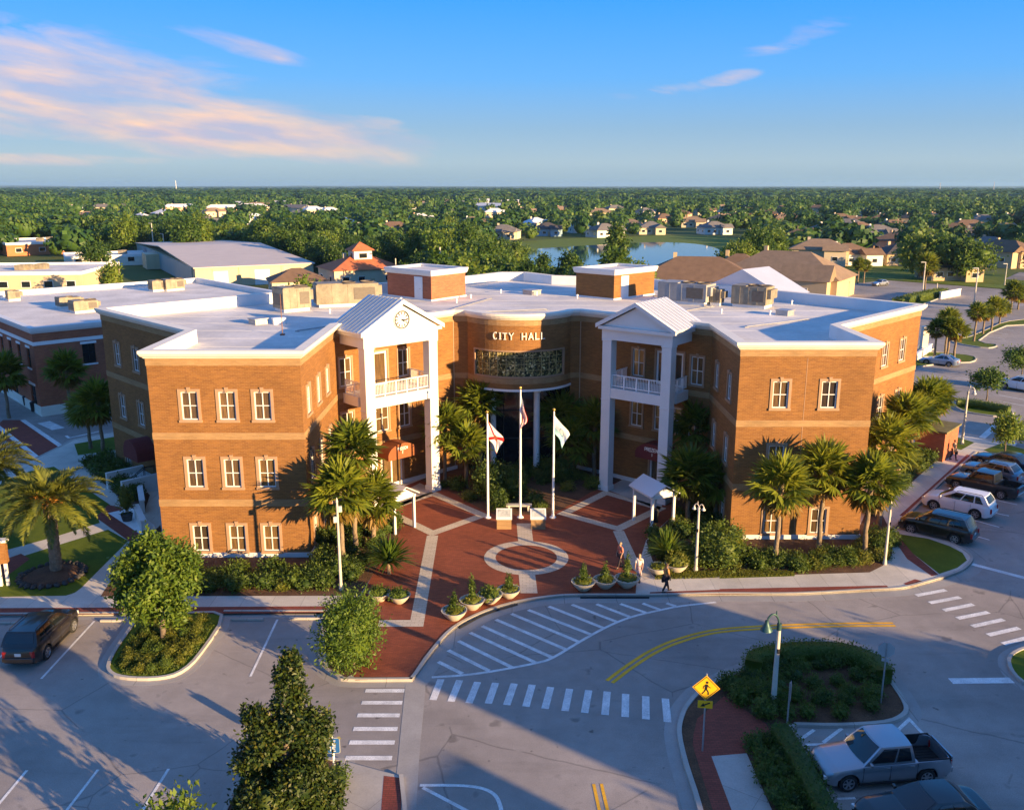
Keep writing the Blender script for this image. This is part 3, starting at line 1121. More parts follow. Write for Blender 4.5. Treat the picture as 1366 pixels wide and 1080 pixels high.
# behind the porticoes
def portico_wall(p, q, us):
    ud, uw = us[0], us[1]
    holes = [(ud - 1.15, ud + 1.15, 8.35, 10.95), (uw - .5, uw + .5, 8.75, 10.85), (ud - 1.15, ud + 1.15, 4.75, 6.75), (uw - .5, uw + .5, 4.75, 6.75), (us[2] - 1.0, us[2] + 1.0, .12, 2.75)]
    if len(us) > 3:
        holes += [(us[3] - .5, us[3] + .5, 8.75, 10.85), (us[3] - .5, us[3] + .5, 4.75, 6.75)]
    wallseg(wl, p, q, 0, 12.9, holes)
    for i, h in enumerate(holes):
        u = (h[0] + h[1]) / 2
        w = h[1] - h[0]
        if i == 0:
            window(HALL, p, q, u, h[2], h[3], w, 2, 1, .16, .16, door=True, name='balcony_door')
        elif i == 2:
            window(HALL, p, q, u, h[2], h[3], w, 4, 2, .14)
        elif i == 4:
            window(HALL, p, q, u, h[2], h[3], w, 2, 1, .16, .14, door=True, key=False, name='entrance_door')
        else:
            window(HALL, p, q, u, h[2], h[3], w, 2, 2, .14)


portico_wall(A4, A5, (3.3, 6.0, 4.6, .75))
portico_wall(B5, B4, (8.3, 5.55, 7.9, 10.6))
# bay: solid above the soffit with the long window
Z_SOF = 7.35
wallseg(wl, A5, bay[0], 0, 12.9)
wallseg(wl, bay[-1], B5, 0, 12.9)
segL = BR * (a_1 - a_0) / BAYN
for i in range(BAYN):
    p, q = bay[i], bay[i + 1]
    hole = 3 <= i < BAYN - 3
    u = i * segL
    for z0, z1 in ([(Z_SOF, 8.42), (10.48, 12.9)] if hole else [(Z_SOF, 12.9)]):
        wl.face([(*p, z0), (*q, z0), (*q, z1), (*p, z1)], [(u, z0), (u + segL, z0), (u + segL, z1), (u, z1)])
# dark soffit and recessed glass front below it
wl.build('wall', BRICK, HALL)
s = MB()
s.face([(*p, Z_SOF + .005) for p in bay][::-1])
ringo = MB()
ribbon(ringo, bay, -.10, .03, Z_SOF - .06, Z_SOF + .10)
ringo.build('soffit_edge', WHITE2, HALL)
s.build('soffit', pm('soffit_grey', (.2, .2, .21), .7, .1, 1), HALL)
g = MB()
g.face([(-3.65, 71.9, .1), (4.75, 71.9, .1), (4.75, 71.9, Z_SOF), (-3.65, 71.9, Z_SOF)])
g.build('entrance_glazing', DGLASS, HALL)
f = MB()
for x in (-3.5, -2.1, -.7, .7, 2.1, 3.5, 4.65):
    f.box((x, 71.86, 3.7), (.09, .10, 7.2))
for z in (.2, 2.6, 5.0):
    f.box((.55, 71.85, z), (8.4, .08, .1))
f.build('glazing_bars', BLACK, HALL)
for x in (-1.55, 2.0):
    c = MB()
    c.lathe([(.34, .1), (.34, .5), (.26, .55), (.25, 6.9), (.33, 7.0), (.33, Z_SOF - .01)], 20, (x, 70.15, 0))
    c.build('column', WHITE2, HALL, smooth=40)
# leaded bay window
mw, t, b = newmat('leaded_mosaic_glass')
tc_ = t.nodes.new('ShaderNodeTexCoord')
vo = t.nodes.new('ShaderNodeTexVoronoi'); vo.inputs['Scale'].default_value = 8.5
t.links.new(tc_.outputs['UV'], vo.inputs['Vector'])
sx = t.nodes.new('ShaderNodeSeparateColor'); t.links.new(vo.outputs['Color'], sx.inputs[0])
cr = t.nodes.new('ShaderNodeValToRGB')
for i, (ps, c) in enumerate(((0, (.012, .014, .008)), (.5, (.04, .045, .018)), (.72, (.17, .15, .05)), (.9, (.42, .34, .12)), (1, (.75, .66, .36)))):
    e = cr.color_ramp.elements[0] if i == 0 else (cr.color_ramp.elements[-1] if i == 1 else cr.color_ramp.elements.new(ps))
    e.position = ps; e.color = (*c, 1)
t.links.new(sx.outputs[0], cr.inputs[0]); t.links.new(cr.outputs[0], b.inputs['Base Color'])
b.inputs['Roughness'].default_value = .18
g = MB()
for i in range(3, BAYN - 3):
    p, q = bay[i], bay[i + 1]
    cvx = lambda P: (P[0] + (bc.x - P[0]) / BR * .12, P[1] + (bc.y - P[1]) / BR * .12)
    p, q = cvx(p), cvx(q)
    g.face([(*p, 8.42), (*q, 8.42), (*q, 10.48), (*p, 10.48)], [(i * segL, 0), ((i + 1) * segL, 0), ((i + 1) * segL, 2.06), (i * segL, 2.06)])
bw = g.build('bay_window', mw, HALL)
f = MB()
sub = bay[3:BAYN - 2]
for z0, z1 in ((8.34, 8.46), (10.44, 10.56)):
    ribbon(f, sub, -.05, .13, z0, z1)
for i in (3, BAYN - 3):
    p = bay[i]
    f.box((p[0], p[1], 9.45), (.13, .16, 2.2), math.atan2(p[1] - bc.y, p[0] - bc.x) + math.pi / 2)
f.build('frame', STONE, bw)
f = MB()
for i in range(5, BAYN - 3, 2):
    p = cvx(bay[i])
    f.box((p[0], p[1] - .03, 9.45), (.035, .05, 2.0), math.atan2(p[1] - bc.y, p[0] - bc.x) + math.pi / 2)
for z in (8.95, 9.45, 9.98):
    ribbon(f, [cvx(p) for p in sub], -.04, -.01, z - .015, z + .015)
f.build('glazing_bars', pm('lead_bars', (.34, .28, .12), .5, .1, 2), bw)

# continuous courses round the plan
c = MB(); ringprof(c, FOOT, [(.0, 12.94), (.10, 12.96), (.16, 13.05), (.24, 13.10), (.30, 13.22), (.34, 13.26), (.34, 13.45), (-.36, 13.452), (-.36, 13.38)])
c.build('cornice', CREAM, HALL)
c = MB(); ringprof(c, FOOT, [(-.362, 13.44), (-.362, ZDECK - .05)])
c.build('parapet', MEMB2, HALL)
for z0, z1, pr in ((12.5, 12.945, .035), (7.87, 8.30, .03)):
    c = MB(); ringprof(c, FOOT, [(.0, z0), (pr, z0), (pr, z1), (.0, z1)])
    # give the course its brick coordinates
    o = c.build('brick_course', BRICKB, HALL)
LOWER = [A2, A3, A4, A5, (-3.62, 72.0)]
LOWR = [(4.75, 72.0), B5, B4, B2, B3, B1, B0]
for nm, z0, z1, pr, mt in (('brick_course', 3.52, 3.97, .03, BRICKB), ('plinth', .0, .42, .09, WHITE)):
    for pl in ([A0, A1] + LOWER, LOWR):
        c = MB(); ribbon(c, pl, -pr, -.001, z0, z1)
        c.build(nm, mt, HALL)
# brick coordinates for the courses made without them
for o in HALL.children:
    if o.name.startswith('brick_course'):
        me = o.data
        ul = me.uv_layers.new(name='UVMap')
        for pl in me.polygons:
            n_ = pl.normal
            for li in pl.loop_indices:
                v_ = me.vertices[me.loops[li].vertex_index].co
                ul.data[li].uv = (v_.x * -n_.y + v_.y * n_.x, v_.z)
# roof deck
sheet_pts = offset(FOOT, .30, True)
m = MB(); m.face([(p[0], p[1], ZDECK) for p in sheet_pts])
ro = m.build('roof', MEMB, HALL)
pip = MB()
for pts in ([(-16, 66), (-9, 74), (3, 78)], [(12, 74), (18, 80), (14, 88)], [(-13, 80), (-6, 76), (-2, 86)], [(18, 68), (24, 72)]):
    pip.tube([(x, y, ZDECK + .09) for x, y in pts], .05, 6)
    for x, y in pts:
        pip.box((x, y, ZDECK + .04), (.3, .12, .08))
pip.build('roof_pipe', GREYM, HALL)
hm_ = MB()
for x, y, w in ((-20, 70, 1.1), (23, 75, 1.1), (2, 90, 1.3)):
    hm_.box((x, y, ZDECK + .2), (w, w, .4), .78)
    hm_.box((x, y, ZDECK + .43), (w + .12, w + .12, .07), .78)
hm_.build('roof_hatch', GREYM, HALL)
bm = bmesh.new(); bm.from_mesh(ro.data); bmesh.ops.triangulate(bm, faces=bm.faces); bm.to_mesh(ro.data); bm.free()
sm_ = MB()
for x0, x1, y in ((-21, -13.6, 56), (-21, -13.6, 59.6), (-24, -13.6, 63), (-27, -11, 66.6), (-31, -7, 70.2), (-31, 32, 74), (-28, 31, 77.6), (-25, 28, 81.2), (-21, 25, 84.8), (-17, 22, 88.4), (-13, 18, 92), (-9, 14, 95.6), (15.5, 22, 59.6), (14, 26, 66.6), (9, 29, 70.2)):
    sm_.box(((x0 + x1) / 2, y, ZDECK + .004), (x1 - x0, .09, .012))
sm_.build('roof_seam', pm('seam_grey', (.56, .56, .55), .7, .1, 1), ro)

# wall joints and downpipe-like expansion joints
j = MB()
for p, z0, z1 in (((A5[0] - .02, A5[1] - .03), .4, 12.5), ((B5[0] + .03, B5[1] - .03), .4, 12.5)):
    j.tube([(p[0], p[1], z0), (p[0], p[1], z1)], .035, 6)
j.box((18.85, 55.995, 6.3), (.02, .02, 12.2))
j.build('expansion_joint', pm('joint_grey', (.45, .30, .2), .7, .1, 2), HALL)

# lettering over the bay window
txt = 'CITY HALL'
let = MB()
wtab = {'C': .40, 'I': .20, 'T': .40, 'Y': .42, ' ': .38, 'H': .44, 'A': .44, 'L': .38}


def glyph(ch):
    h, s = .56, .065
    def bar(x0, z0, x1, z1, w=s):
        d = Vector((x1 - x0, z1 - z0)); d.normalize(); n_ = Vector((-d.y, d.x)) * w / 2
        return [(x0 + n_.x, z0 + n_.y), (x0 - n_.x, z0 - n_.y), (x1 - n_.x, z1 - n_.y), (x1 + n_.x, z1 + n_.y)]
    w = wtab[ch]
    if ch == 'C':
        out = []
        for k in range(9):
            a0, a1 = R(50 + 29 * k), R(50 + 29 * (k + 1))
            out.append([(w / 2 + r * .62 * math.cos(a), h / 2 + r * math.sin(a)) for r, a in ((.31, a0), (.22, a0), (.22, a1), (.31, a1))])
        return out
    if ch == 'I':
        return [bar(.1, 0, .1, h), bar(.02, .03, .18, .03, .05), bar(.02, h - .03, .18, h - .03, .05)]
    if ch == 'T':
        return [bar(w / 2, 0, w / 2, h - .08), bar(.02, h - .045, w - .02, h - .045), bar(w / 2 - .1, .025, w / 2 + .1, .025, .05)]
    if ch == 'Y':
        return [bar(w / 2, 0, w / 2, .3), bar(w / 2, .28, .03, h), bar(w / 2, .28, w - .03, h)]
    if ch == 'H':
        return [bar(.07, 0, .07, h), bar(w - .07, 0, w - .07, h), bar(.07, h / 2, w - .07, h / 2, .07)]
    if ch == 'A':
        return [bar(.04, 0, w / 2, h), bar(w - .04, 0, w / 2, h), bar(.12, .2, w - .12, .2, .06)]
    if ch == 'L':
        return [bar(.07, 0, .07, h), bar(.07, .045, w - .02, .045)]
    return []


tot = sum(wtab[c_] + .09 for c_ in txt)
u = -tot / 2
amid = (a_0 + a_1) / 2
for c_ in txt:
    for poly in glyph(c_):
        front_, back = [], []
        for x, z in poly:
            a = amid + (u + x) / BR
            front_.append((bc.x + (BR + .10) * math.cos(a), bc.y + (BR + .10) * math.sin(a), 11.42 + z))
            back.append((bc.x + (BR + .01) * math.cos(a), bc.y + (BR + .01) * math.sin(a), 11.42 + z))
        let.mesh(front_ + back, [(0, 1, 2, 3), (7, 6, 5, 4), (0, 4, 5, 1), (1, 5, 6, 2), (2, 6, 7, 3), (3, 7, 4, 0)])
    u += wtab[c_] + .09
let.build('lettering', LETTER, HALL)


# ---- porticoes
def portico(colL, colR, p, q, left):
    """colL, colR: centres of the front columns (left and right as one faces it); p-q the wall behind."""
    colL, colR = Vector(colL), Vector(colR)
    d = (colR - colL).normalized()
    L = (colR - colL).length
    n_ = Vector((d.y, -d.x))                        # outwards
    wp = Vector(p)
    dep = (colL - wp).dot(n_)
    ang = math.atan2(d.y, d.x)
    Mx = Matrix.Translation((colL.x, colL.y, 0)) @ Matrix.Rotation(ang, 4, 'Z')   # x along front, y inwards
    cw = .78
    for x in (0, L):
        c_ = MB()
        c_.box((x, 0, .25), (cw + .12, cw + .12, .5))
        c_.box((x, 0, 6.3), (cw, cw, 11.6))
        c_.box((x, 0, 7.38), (cw + .06, cw + .06, .08))
        c_.box((x, 0, 11.9), (cw + .08, cw + .08, .12))
        o = c_.xf(Mx).build('column', WHITE, HALL)
        bv = o.modifiers.new('b', 'BEVEL'); bv.width = .02; bv.segments = 1
    # balcony slab and its beam faces
    s_ = MB()
    s_.box((L / 2, dep / 2 - .02, 7.92), (L - cw - .006, dep + cw - .1, .76))
    s_.box((-.05, dep / 2 + cw / 2, 7.92), (cw - .25, dep - cw - .02, .72))
    s_.box((L + .05, dep / 2 + cw / 2, 7.92), (cw - .25, dep - cw - .02, .72))
    s_.xf(Mx).build('balcony', WHITE, HALL)
    # entablature
    e_ = MB()
    e_.box((L / 2, 0, 12.35), (L + cw + .1, cw + .02, .76))
    for x in (0, L):
        e_.box((x, dep / 2 + cw / 2, 12.35), (cw, dep - cw + .9, .76))
    e_.box((L / 2, dep / 2, 12.03), (L - cw, dep, .08))
    e_.box((L / 2, -.06, 12.86), (L + cw + .5, cw + .42, .24))
    for x in (-.06, L + .06):
        e_.box((x, dep / 2 + .3, 12.86), (cw + .42, dep + 1.2, .236))
    e_.xf(Mx).build('entablature', WHITE, HALL)
    # gable roof
    ov = .42 + cw / 2 - .1
    x0, x1, y0, y1 = -ov - .12, L + ov + .12, -cw / 2 - .32, dep + .9
    zt, zr = 12.99, 15.0 + (0.05 if left else -.25)
    xm = L / 2
    t_ = MB()
    t_.mesh([(x0 + .45, y0 + .3, zt - .01), (x1 - .45, y0 + .3, zt - .01), (xm, y0 + .3, zr - .22), (x0 + .45, y1 - .1, zt - .01), (x1 - .45, y1 - .1, zt - .01), (xm, y1 - .1, zr - .22)],
            [(0, 1, 2), (5, 4, 3), (0, 3, 4, 1), (0, 2, 5, 3), (1, 4, 5, 2)])
    t_.xf(Mx).build('pediment', WHITE, HALL)
    r_ = MB()
    th = .14
    for sx_, ex in ((x0, -1), (x1, 1)):
        a = [(sx_, y0, zt), (xm, y0, zr), (xm, y1, zr), (sx_, y1, zt)]
        b_ = [(x, y, z + th) for x, y, z in a]
        r_.mesh(a + b_, [(0, 1, 2, 3), (7, 6, 5, 4), (0, 4, 5, 1), (1, 5, 6, 2), (2, 6, 7, 3), (3, 7, 4, 0)])
    gr = r_.xf(Mx).build('gable_roof', METALROOF, HALL)
    # raking cornice boards and seams
    k_ = MB()
    for sx_ in (x0, x1):
        a = [(sx_, y0 - .03, zt - .16), (xm, y0 - .03, zr - .16), (xm, y0 - .03, zr + th + .012), (sx_, y0 - .03, zt + th + .012)]
        b_ = [(x, y + .16, z) for x, y, z in a]
        k_.mesh(a + b_, [(0, 1, 2, 3), (7, 6, 5, 4), (0, 4, 5, 1), (1, 5, 6, 2), (2, 6, 7, 3), (3, 7, 4, 0)])
    k_.xf(Mx).build('raking_cornice', WHITE, gr)
    se = MB()
    ny = 9
    for i in range(1, ny):
        y = y0 + (y1 - y0) * i / ny
        for sx_ in (x0, x1):
            a = [(sx_, y - .035, zt + th), (xm, y - .035, zr + th), (xm, y + .035, zr + th), (sx_, y + .035, zt + th)]
            b_ = [(xx, yy_, z + .06) for xx, yy_, z in a]
            se.mesh(a + b_, [(0, 1, 2, 3), (7, 6, 5, 4), (0, 4, 5, 1), (1, 5, 6, 2), (2, 6, 7, 3), (3, 7, 4, 0)])
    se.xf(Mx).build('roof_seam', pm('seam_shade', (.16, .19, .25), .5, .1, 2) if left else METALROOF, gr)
    # railings: front and both sides
    rl = MB()
    def rail(a, b_):
        a, b_ = Vector(a), Vector(b_)
        dd = b_ - a
        ln = dd.length
        an = math.atan2(dd.y, dd.x)
        mid_ = (a + b_) / 2
        for z, w_ in ((9.30, .07), (8.46, .05)):
            rl.box((mid_.x, mid_.y, z), (ln, w_, .06), an)
        npst = max(2, round(ln / 1.05))
        for i in range(npst + 1):
            pp = a + dd * (i / npst)
            rl.box((pp.x, pp.y, 8.80), (.07, .07, 1.0), an)
        nb = int(ln / .13)
        for i in range(nb):
            pp = a + dd * ((i + .5) / nb)
            rl.box((pp.x, pp.y, 8.88), (.026, .026, .80), an)
    rail((cw / 2, -.15), (L - cw / 2, -.15))
    rail((-.12, cw / 2), (-.12, dep - .05))
    rail((L + .12, cw / 2), (L + .12, dep - .05))
    rl.xf(Mx).build('railing', WHITE2, HALL)
    # back of the entrance passage: the clock on the left pediment
    if left:
        ck = MB()
        cyl = [(.66, 0), (.70, .02), (.70, .07), (.62, .09), (.60, .05), (.0, .05)]
        ck.lathe(cyl, 40, caps=False)
        T = Mx @ Matrix.Translation((xm, y0 + .3, 13.74)) @ Matrix.Rotation(math.pi / 2, 4, 'X')
        co = ck.xf(T).build('clock', WHITE, HALL, smooth=30)
        nm_ = MB()
        for k in range(60):
            a = math.pi * 2 * k / 60
            if k % 5 == 0:
                nm_.mesh([(tuple(T @ Vector((math.cos(a) * r + math.sin(a) * s2, math.sin(a) * r - math.cos(a) * s2, .062)))) for r, s2 in ((.36, -.045), (.55, -.045), (.55, .045), (.36, .045))], [(0, 1, 2, 3)])
            else:
                nm_.mesh([(tuple(T @ Vector((math.cos(a) * r + math.sin(a) * s2, math.sin(a) * r - math.cos(a) * s2, .062)))) for r, s2 in ((.54, -.012), (.57, -.012), (.57, .012), (.54, .012))], [(0, 1, 2, 3)])
        for k in range(48):
            a, a2 = math.pi * 2 * k / 48, math.pi * 2 * (k + 1) / 48
            nm_.mesh([tuple(T @ Vector((r * math.cos(x), r * math.sin(x), .095))) for r, x in ((.585, a), (.66, a), (.66, a2), (.585, a2))], [(0, 1, 2, 3)])
        nm_.build('clock_markings', BLACK, co)
        for a, ln, nm2 in ((R(-35), .33, 'hour_hand'), (R(-8), .48, 'minute_hand')):
            hd = MB(); hd.box((ln / 2 - .06, 0, .085), (ln, .085, .014), 0)
            hd.xf(T @ Matrix.Rotation(a, 4, 'Z')).build(nm2, BLACK, co)
    return Mx, L, dep, ang


PL = portico((-10.3, 62.15), (-6.12, 65.95), A4, A5, True)
PR = portico((7.31, 66.1), (11.25, 63.05), B5, B4, False)


# barrel awnings over the two doors
def awning(p, q, u, w, proj, z0, mat, lines_):
    p, q = Vector((p[0], p[1])), Vector((q[0], q[1]))
    d = (q - p).normalized()
    T = Matrix.Translation((p.x + d.x * u, p.y + d.y * u, 0)) @ Matrix.Rotation(math.atan2(d.y, d.x), 4, 'Z')
    a = MB()
    n_ = 18
    r = w / 2
    arc = [(-r * math.cos(math.pi * k / n_), z0 + .35 + .62 * r * math.sin(math.pi * k / n_)) for k in range(n_ + 1)]
    arc = [(-r, z0)] + arc + [(r, z0)]
    for (x0, za), (x1, zb) in zip(arc[:-1], arc[1:]):
        a.face([(x0, -.01, za), (x1, -.01, zb), (x1, -proj, zb), (x0, -proj, za)][::-1])
    a.face([(x, -proj, z) for x, z in arc][::-1])
    ao = a.xf(T).build('awning', mat, HALL)
    # two short rows of small pale lettering on the front
    lt = MB()
    for (zz, hh, word) in lines_:
        x = -sum(.5 * hh + hh * .25 for c_ in word) / 2
        for c_ in word:
            for poly in STROKES.get(c_, []):
                x0_, y0_, x1_, y1_ = poly
                dv = Vector((x1_ - x0_, y1_ - y0_)); dv.normalize(); nn = Vector((-dv.y, dv.x)) * .09
                pts = [(x0_ * .55 + nn.x, y0_ + nn.y), (x0_ * .55 - nn.x, y0_ - nn.y), (x1_ * .55 - nn.x, y1_ - nn.y), (x1_ * .55 + nn.x, y1_ + nn.y)]
                lt.face([(x + px_ * hh, -proj - .012, zz + pz_ * hh) for px_, pz_ in pts])
            x += .75 * hh
    lt.xf(T).build('lettering', LETTER, ao)


STROKES = {'P': [(0, 0, 0, 1), (0, 1, 1, 1), (1, 1, 1, .5), (1, .5, 0, .5)], 'A': [(0, 0, .5, 1), (1, 0, .5, 1), (.2, .4, .8, .4)], 'R': [(0, 0, 0, 1), (0, 1, 1, 1), (1, 1, 1, .5), (1, .5, 0, .5), (.4, .5, 1, 0)],
           'K': [(0, 0, 0, 1), (0, .45, 1, 1), (.3, .6, 1, 0)], 'I': [(.5, 0, .5, 1)], 'V': [(0, 1, .5, 0), (.5, 0, 1, 1)], 'S': [(1, 1, 0, 1), (0, 1, 0, .5), (0, .5, 1, .5), (1, .5, 1, 0), (1, 0, 0, 0)],
           'O': [(0, 0, 0, 1), (0, 1, 1, 1), (1, 1, 1, 0), (1, 0, 0, 0)], 'N': [(0, 0, 0, 1), (0, 1, 1, 0), (1, 0, 1, 1)], 'Z': [(0, 1, 1, 1), (1, 1, 0, 0), (0, 0, 1, 0)], 'E': [(0, 0, 0, 1), (0, 1, 1, 1), (0, .5, .8, .5), (0, 0, 1, 0)],
           'F': [(0, 0, 0, 1), (0, 1, 1, 1), (0, .5, .8, .5)], 'W': [(0, 1, .25, 0), (.25, 0, .5, .7), (.5, .7, .75, 0), (.75, 0, 1, 1)], 'T': [(0, 1, 1, 1), (.5, 0, .5, 1)], 'H': [(0, 0, 0, 1), (1, 0, 1, 1), (0, .5, 1, .5)],
           'U': [(0, 1, 0, 0), (0, 0, 1, 0), (1, 0, 1, 1)], 'L': [(0, 1, 0, 0), (0, 0, 1, 0)], 'C': [(1, 1, 0, 1), (0, 1, 0, 0), (0, 0, 1, 0)], 'Y': [(0, 1, .5, .5), (1, 1, .5, .5), (.5, .5, .5, 0)], 'D': [(0, 0, 0, 1), (0, 1, .8, .9), (.8, .9, 1, .5), (1, .5, .8, 0), (.8, 0, 0, 0)], 'G': [(1, 1, 0, 1), (0, 1, 0, 0), (0, 0, 1, 0), (1, 0, 1, .5), (1, .5, .6, .5)], '1': [(.5, 0, .5, 1), (.5, 1, .25, .8)]}
awning(A4, A5, 4.6, 2.7, 1.5, 2.75, AWN, ((3.43, .22, 'PROZEN'), (3.1, .2, 'T')))
awning(B5, B4, 7.9, 2.9, 1.5, 2.75, AWNM, ((3.42, .26, 'PROZEN'), (3.05, .22, '51')))
# dark awning on the shaded west wall, with its steps
d_ = (Vector(A1) - Vector(A0)).normalized()
T = Matrix.Translation((A0[0] + d_.x * 7.0, A0[1] + d_.y * 7.0, 0)) @ Matrix.Rotation(math.atan2(d_.y, d_.x), 4, 'Z')
a = MB()
r = 1.3
arc = [(-r, 2.5)] + [(-r * math.cos(math.pi * k / 14), 2.9 + .9 * r * math.sin(math.pi * k / 14)) for k in range(15)] + [(r, 2.5)]
for (x0, za), (x1, zb) in zip(arc[:-1], arc[1:]):
    a.face([(x0, -.01, za), (x1, -.01, zb), (x1, -1.5, zb), (x0, -1.5, za)][::-1])
a.face([(x, -1.5, z) for x, z in arc][::-1])
a.xf(T).build('awning', AWNM, HALL)
st = MB()
for k in range(5):
    st.box((0, -1.2 - .3 * k, .45 - .1 * k), (2.6, .3, .9 - .2 * k))
st.box((0, -.55, .5), (2.6, 1.0, 1.0))
st.box((-1.45, -1.5, .7), (.3, 2.9, 1.4))
st.box((1.45, -1.5, .7), (.3, 2.9, 1.4))
st.xf(T).build('entrance_steps', WHITE, HALL)
hr = MB()
for x in (.95, 1.2):
    hr.tube([(x, -.1, 1.95), (x, -1.0, 1.95), (x, -2.6, .95)], .03, 6)
    for y, z0, z1 in ((-.2, 1.0, 1.95), (-1.0, 1.0, 1.95), (-2.5, .1, 1.0)):
        hr.tube([(x, y, z0), (x, y, z1)], .025, 6)
hr.xf(T).build('handrail', BLACK, HALL)


# stair heads on the roof
def penthouse(c0, c1, c2, h, door_on_left, door_u):
    """c0-c1 the left face, c1-c2 the right face (nearest corner c1)."""
    c0, c1, c2 = Vector(c0), Vector(c1), Vector(c2)
    c3 = c0 + c2 - c1
    P = [tuple(c0), tuple(c1), tuple(c2), tuple(c3)]
    w_ = MB()
    for a_, b_ in zip(P, P[1:] + P[:1]):
        wallseg(w_, a_, b_, ZDECK, ZDECK + h - .5)
    w_.build('stair_head_wall', BRICKR if door_on_left else BRICK, HALL)
    r_ = MB()
    ringprof(r_, P, [(0, ZDECK + h - .55), (.12, ZDECK + h - .5), (.2, ZDECK + h - .3), (.24, ZDECK + h - .1), (.24, ZDECK + h), (-.3, ZDECK + h), (-.3, ZDECK + h - .25)])
    ro_ = r_.build('stair_head_cornice', WHITE, HALL)
    q_ = offset(P, .2, True)
    t_ = MB(); t_.face([(x, y, ZDECK + h - .22) for x, y in q_]); t_.build('stair_head_roof', MEMB, HALL)
    b_ = MB(); ribbon(b_, P + P[:1], -.08, -.002, ZDECK, ZDECK + .14); b_.build('stair_head_kerb', MEMB2, HALL)
    a_, e_ = (c0, c1) if door_on_left else (c1, c2)
    dd = (e_ - a_).normalized(); nn = Vector((dd.y, -dd.x))
    pos = a_ + dd * door_u + nn * .03
    dr = MB(); dr.box((0, 0, 1.0), (1.0, .08, 2.0)); dr.box((0, .01, 1.02), (1.14, .06, 2.1))
    do = dr.build('roof_door', DOORW, HALL, loc=(pos.x, pos.y, ZDECK + .12)); do.rotation_euler.z = math.atan2(dd.y, dd.x)
    hd = MB(); hd.tube([(.36, -.05, .95), (.36, -.12, .95), (.24, -.12, .95)], .02, 6); hd.build('handle', GREYM, do)


penthouse((-12.3, 88.6), (-7.6, 84.3), (-4.6, 88.2), 2.85, True, 4.6)
penthouse((6.3, 88.3), (9.7, 85.2), (14.2, 89.6), 2.85, False, 1.6)
# rear portico seen from behind across the roof
gx = MB()
c_ = Vector((22.5, 88.0)); d = Vector((.7, -.72)).normalized(); n_ = Vector((d.y, -d.x)) * -1
for k, (w_, z0, z1) in enumerate(((4.7, 12.9, 15.15),)):
    p0, p1 = c_ - d * w_, c_ + d * w_
    f_ = [(p0.x, p0.y, z0), (p1.x, p1.y, z0), (c_.x, c_.y, z1)]
    nb = Vector((.72, .7)).normalized() * 5
    bk = [(x + nb.x, y + nb.y, z) for x, y, z in f_]
    gx.mesh(f_ + bk, [(0, 1, 2), (5, 4, 3), (0, 2, 5, 3), (1, 4, 5, 2), (0, 3, 4, 1)])
gx.build('rear_gable', METALROOF, HALL)
gx = MB()
gx.box((22.5, 88.0, 12.7), (9.6, .7, .8), math.atan2(-.72, .7))
gx.build('rear_gable_cornice', WHITE, HALL)
# ---------------------------------------------------------------- vegetation
RNG = np.random.default_rng(11)
L_OAK = leafmat('oak_leaves', [(.015, .042, .008), (.038, .085, .011), (.07, .128, .016), (.125, .17, .022)])
L_LIGHT = leafmat('pale_green_leaves', [(.04, .082, .010), (.08, .142, .015), (.13, .19, .02), (.19, .22, .028)])
L_PALM = leafmat('fan_palm_leaves', [(.046, .078, .010), (.10, .14, .014), (.175, .205, .018), (.25, .26, .026)], trans=.35, rough=.45)
L_PALMY = leafmat('old_palm_fronds', [(.09, .085, .014), (.17, .12, .018), (.24, .14, .022), (.16, .08, .02)], trans=.3)
L_DATE = leafmat('date_palm_leaflets', [(.08, .105, .018), (.145, .165, .026), (.21, .215, .034), (.28, .265, .045)], trans=.3, rough=.5)
L_MAG = leafmat('magnolia_leaves', [(.010, .024, .004), (.024, .045, .006), (.052, .074, .009), (.09, .062, .012), (.055, .028, .008)], trans=.10, rough=.5, spec=.3)
L_SHRUB = leafmat('shrub_leaves', [(.022, .050, .009), (.05, .09, .012), (.09, .135, .018), (.13, .165, .022)])
L_HEDGE = leafmat('hedge_leaves', [(.030, .060, .009), (.062, .105, .013), (.105, .15, .018), (.15, .185, .022)])
L_GOLD = leafmat('golden_shrub_leaves', [(.05, .075, .010), (.10, .125, .014), (.16, .17, .02), (.20, .19, .026)])
L_FAR = leafmat('woodland_leaves', [(.011, .038, .009), (.028, .076, .012), (.062, .125, .017), (.13, .175, .026)], trans=.25, attr=True)
BARK = pm('grey_bark', (.15, .115, .085), .95, .3, 3, fine=.3, bump=.6, bscale=14)
PBARK = pm('palm_bark', (.21, .155, .10), .95, .25, 2, fine=.3, bump=.7, bscale=9, stretch=(1, 1, 4))
DBARK = pm('date_palm_bark', (.20, .15, .10), .95, .35, 5, fine=.35, bump=1.0, bscale=9)


def npmesh(name, V, F, mats, mi=None, tint=None):
    """A mesh of quads (F: n x 4) or mixed lists built at once."""
    me = bpy.data.meshes.new(name)
    V = np.asarray(V, dtype=np.float32)
    F = np.asarray(F, dtype=np.int32)
    me.vertices.add(len(V))
    me.vertices.foreach_set('co', V.ravel())
    me.loops.add(F.size)
    me.loops.foreach_set('vertex_index', F.ravel())
    me.polygons.add(len(F))
    me.polygons.foreach_set('loop_start', np.arange(0, F.size, F.shape[1], dtype=np.int32))
    me.polygons.foreach_set('loop_total', np.full(len(F), F.shape[1], dtype=np.int32))
    me.update(calc_edges=True)
    for m in (mats if isinstance(mats, (list, tuple)) else [mats]):
        me.materials.append(m)
    if mi is not None:
        me.polygons.foreach_set('material_index', np.asarray(mi, dtype=np.int32))
    if tint is not None:
        at = me.attributes.new('tint', 'FLOAT', 'POINT')
        at.data.foreach_set('value', np.asarray(tint, dtype=np.float32))
    return me


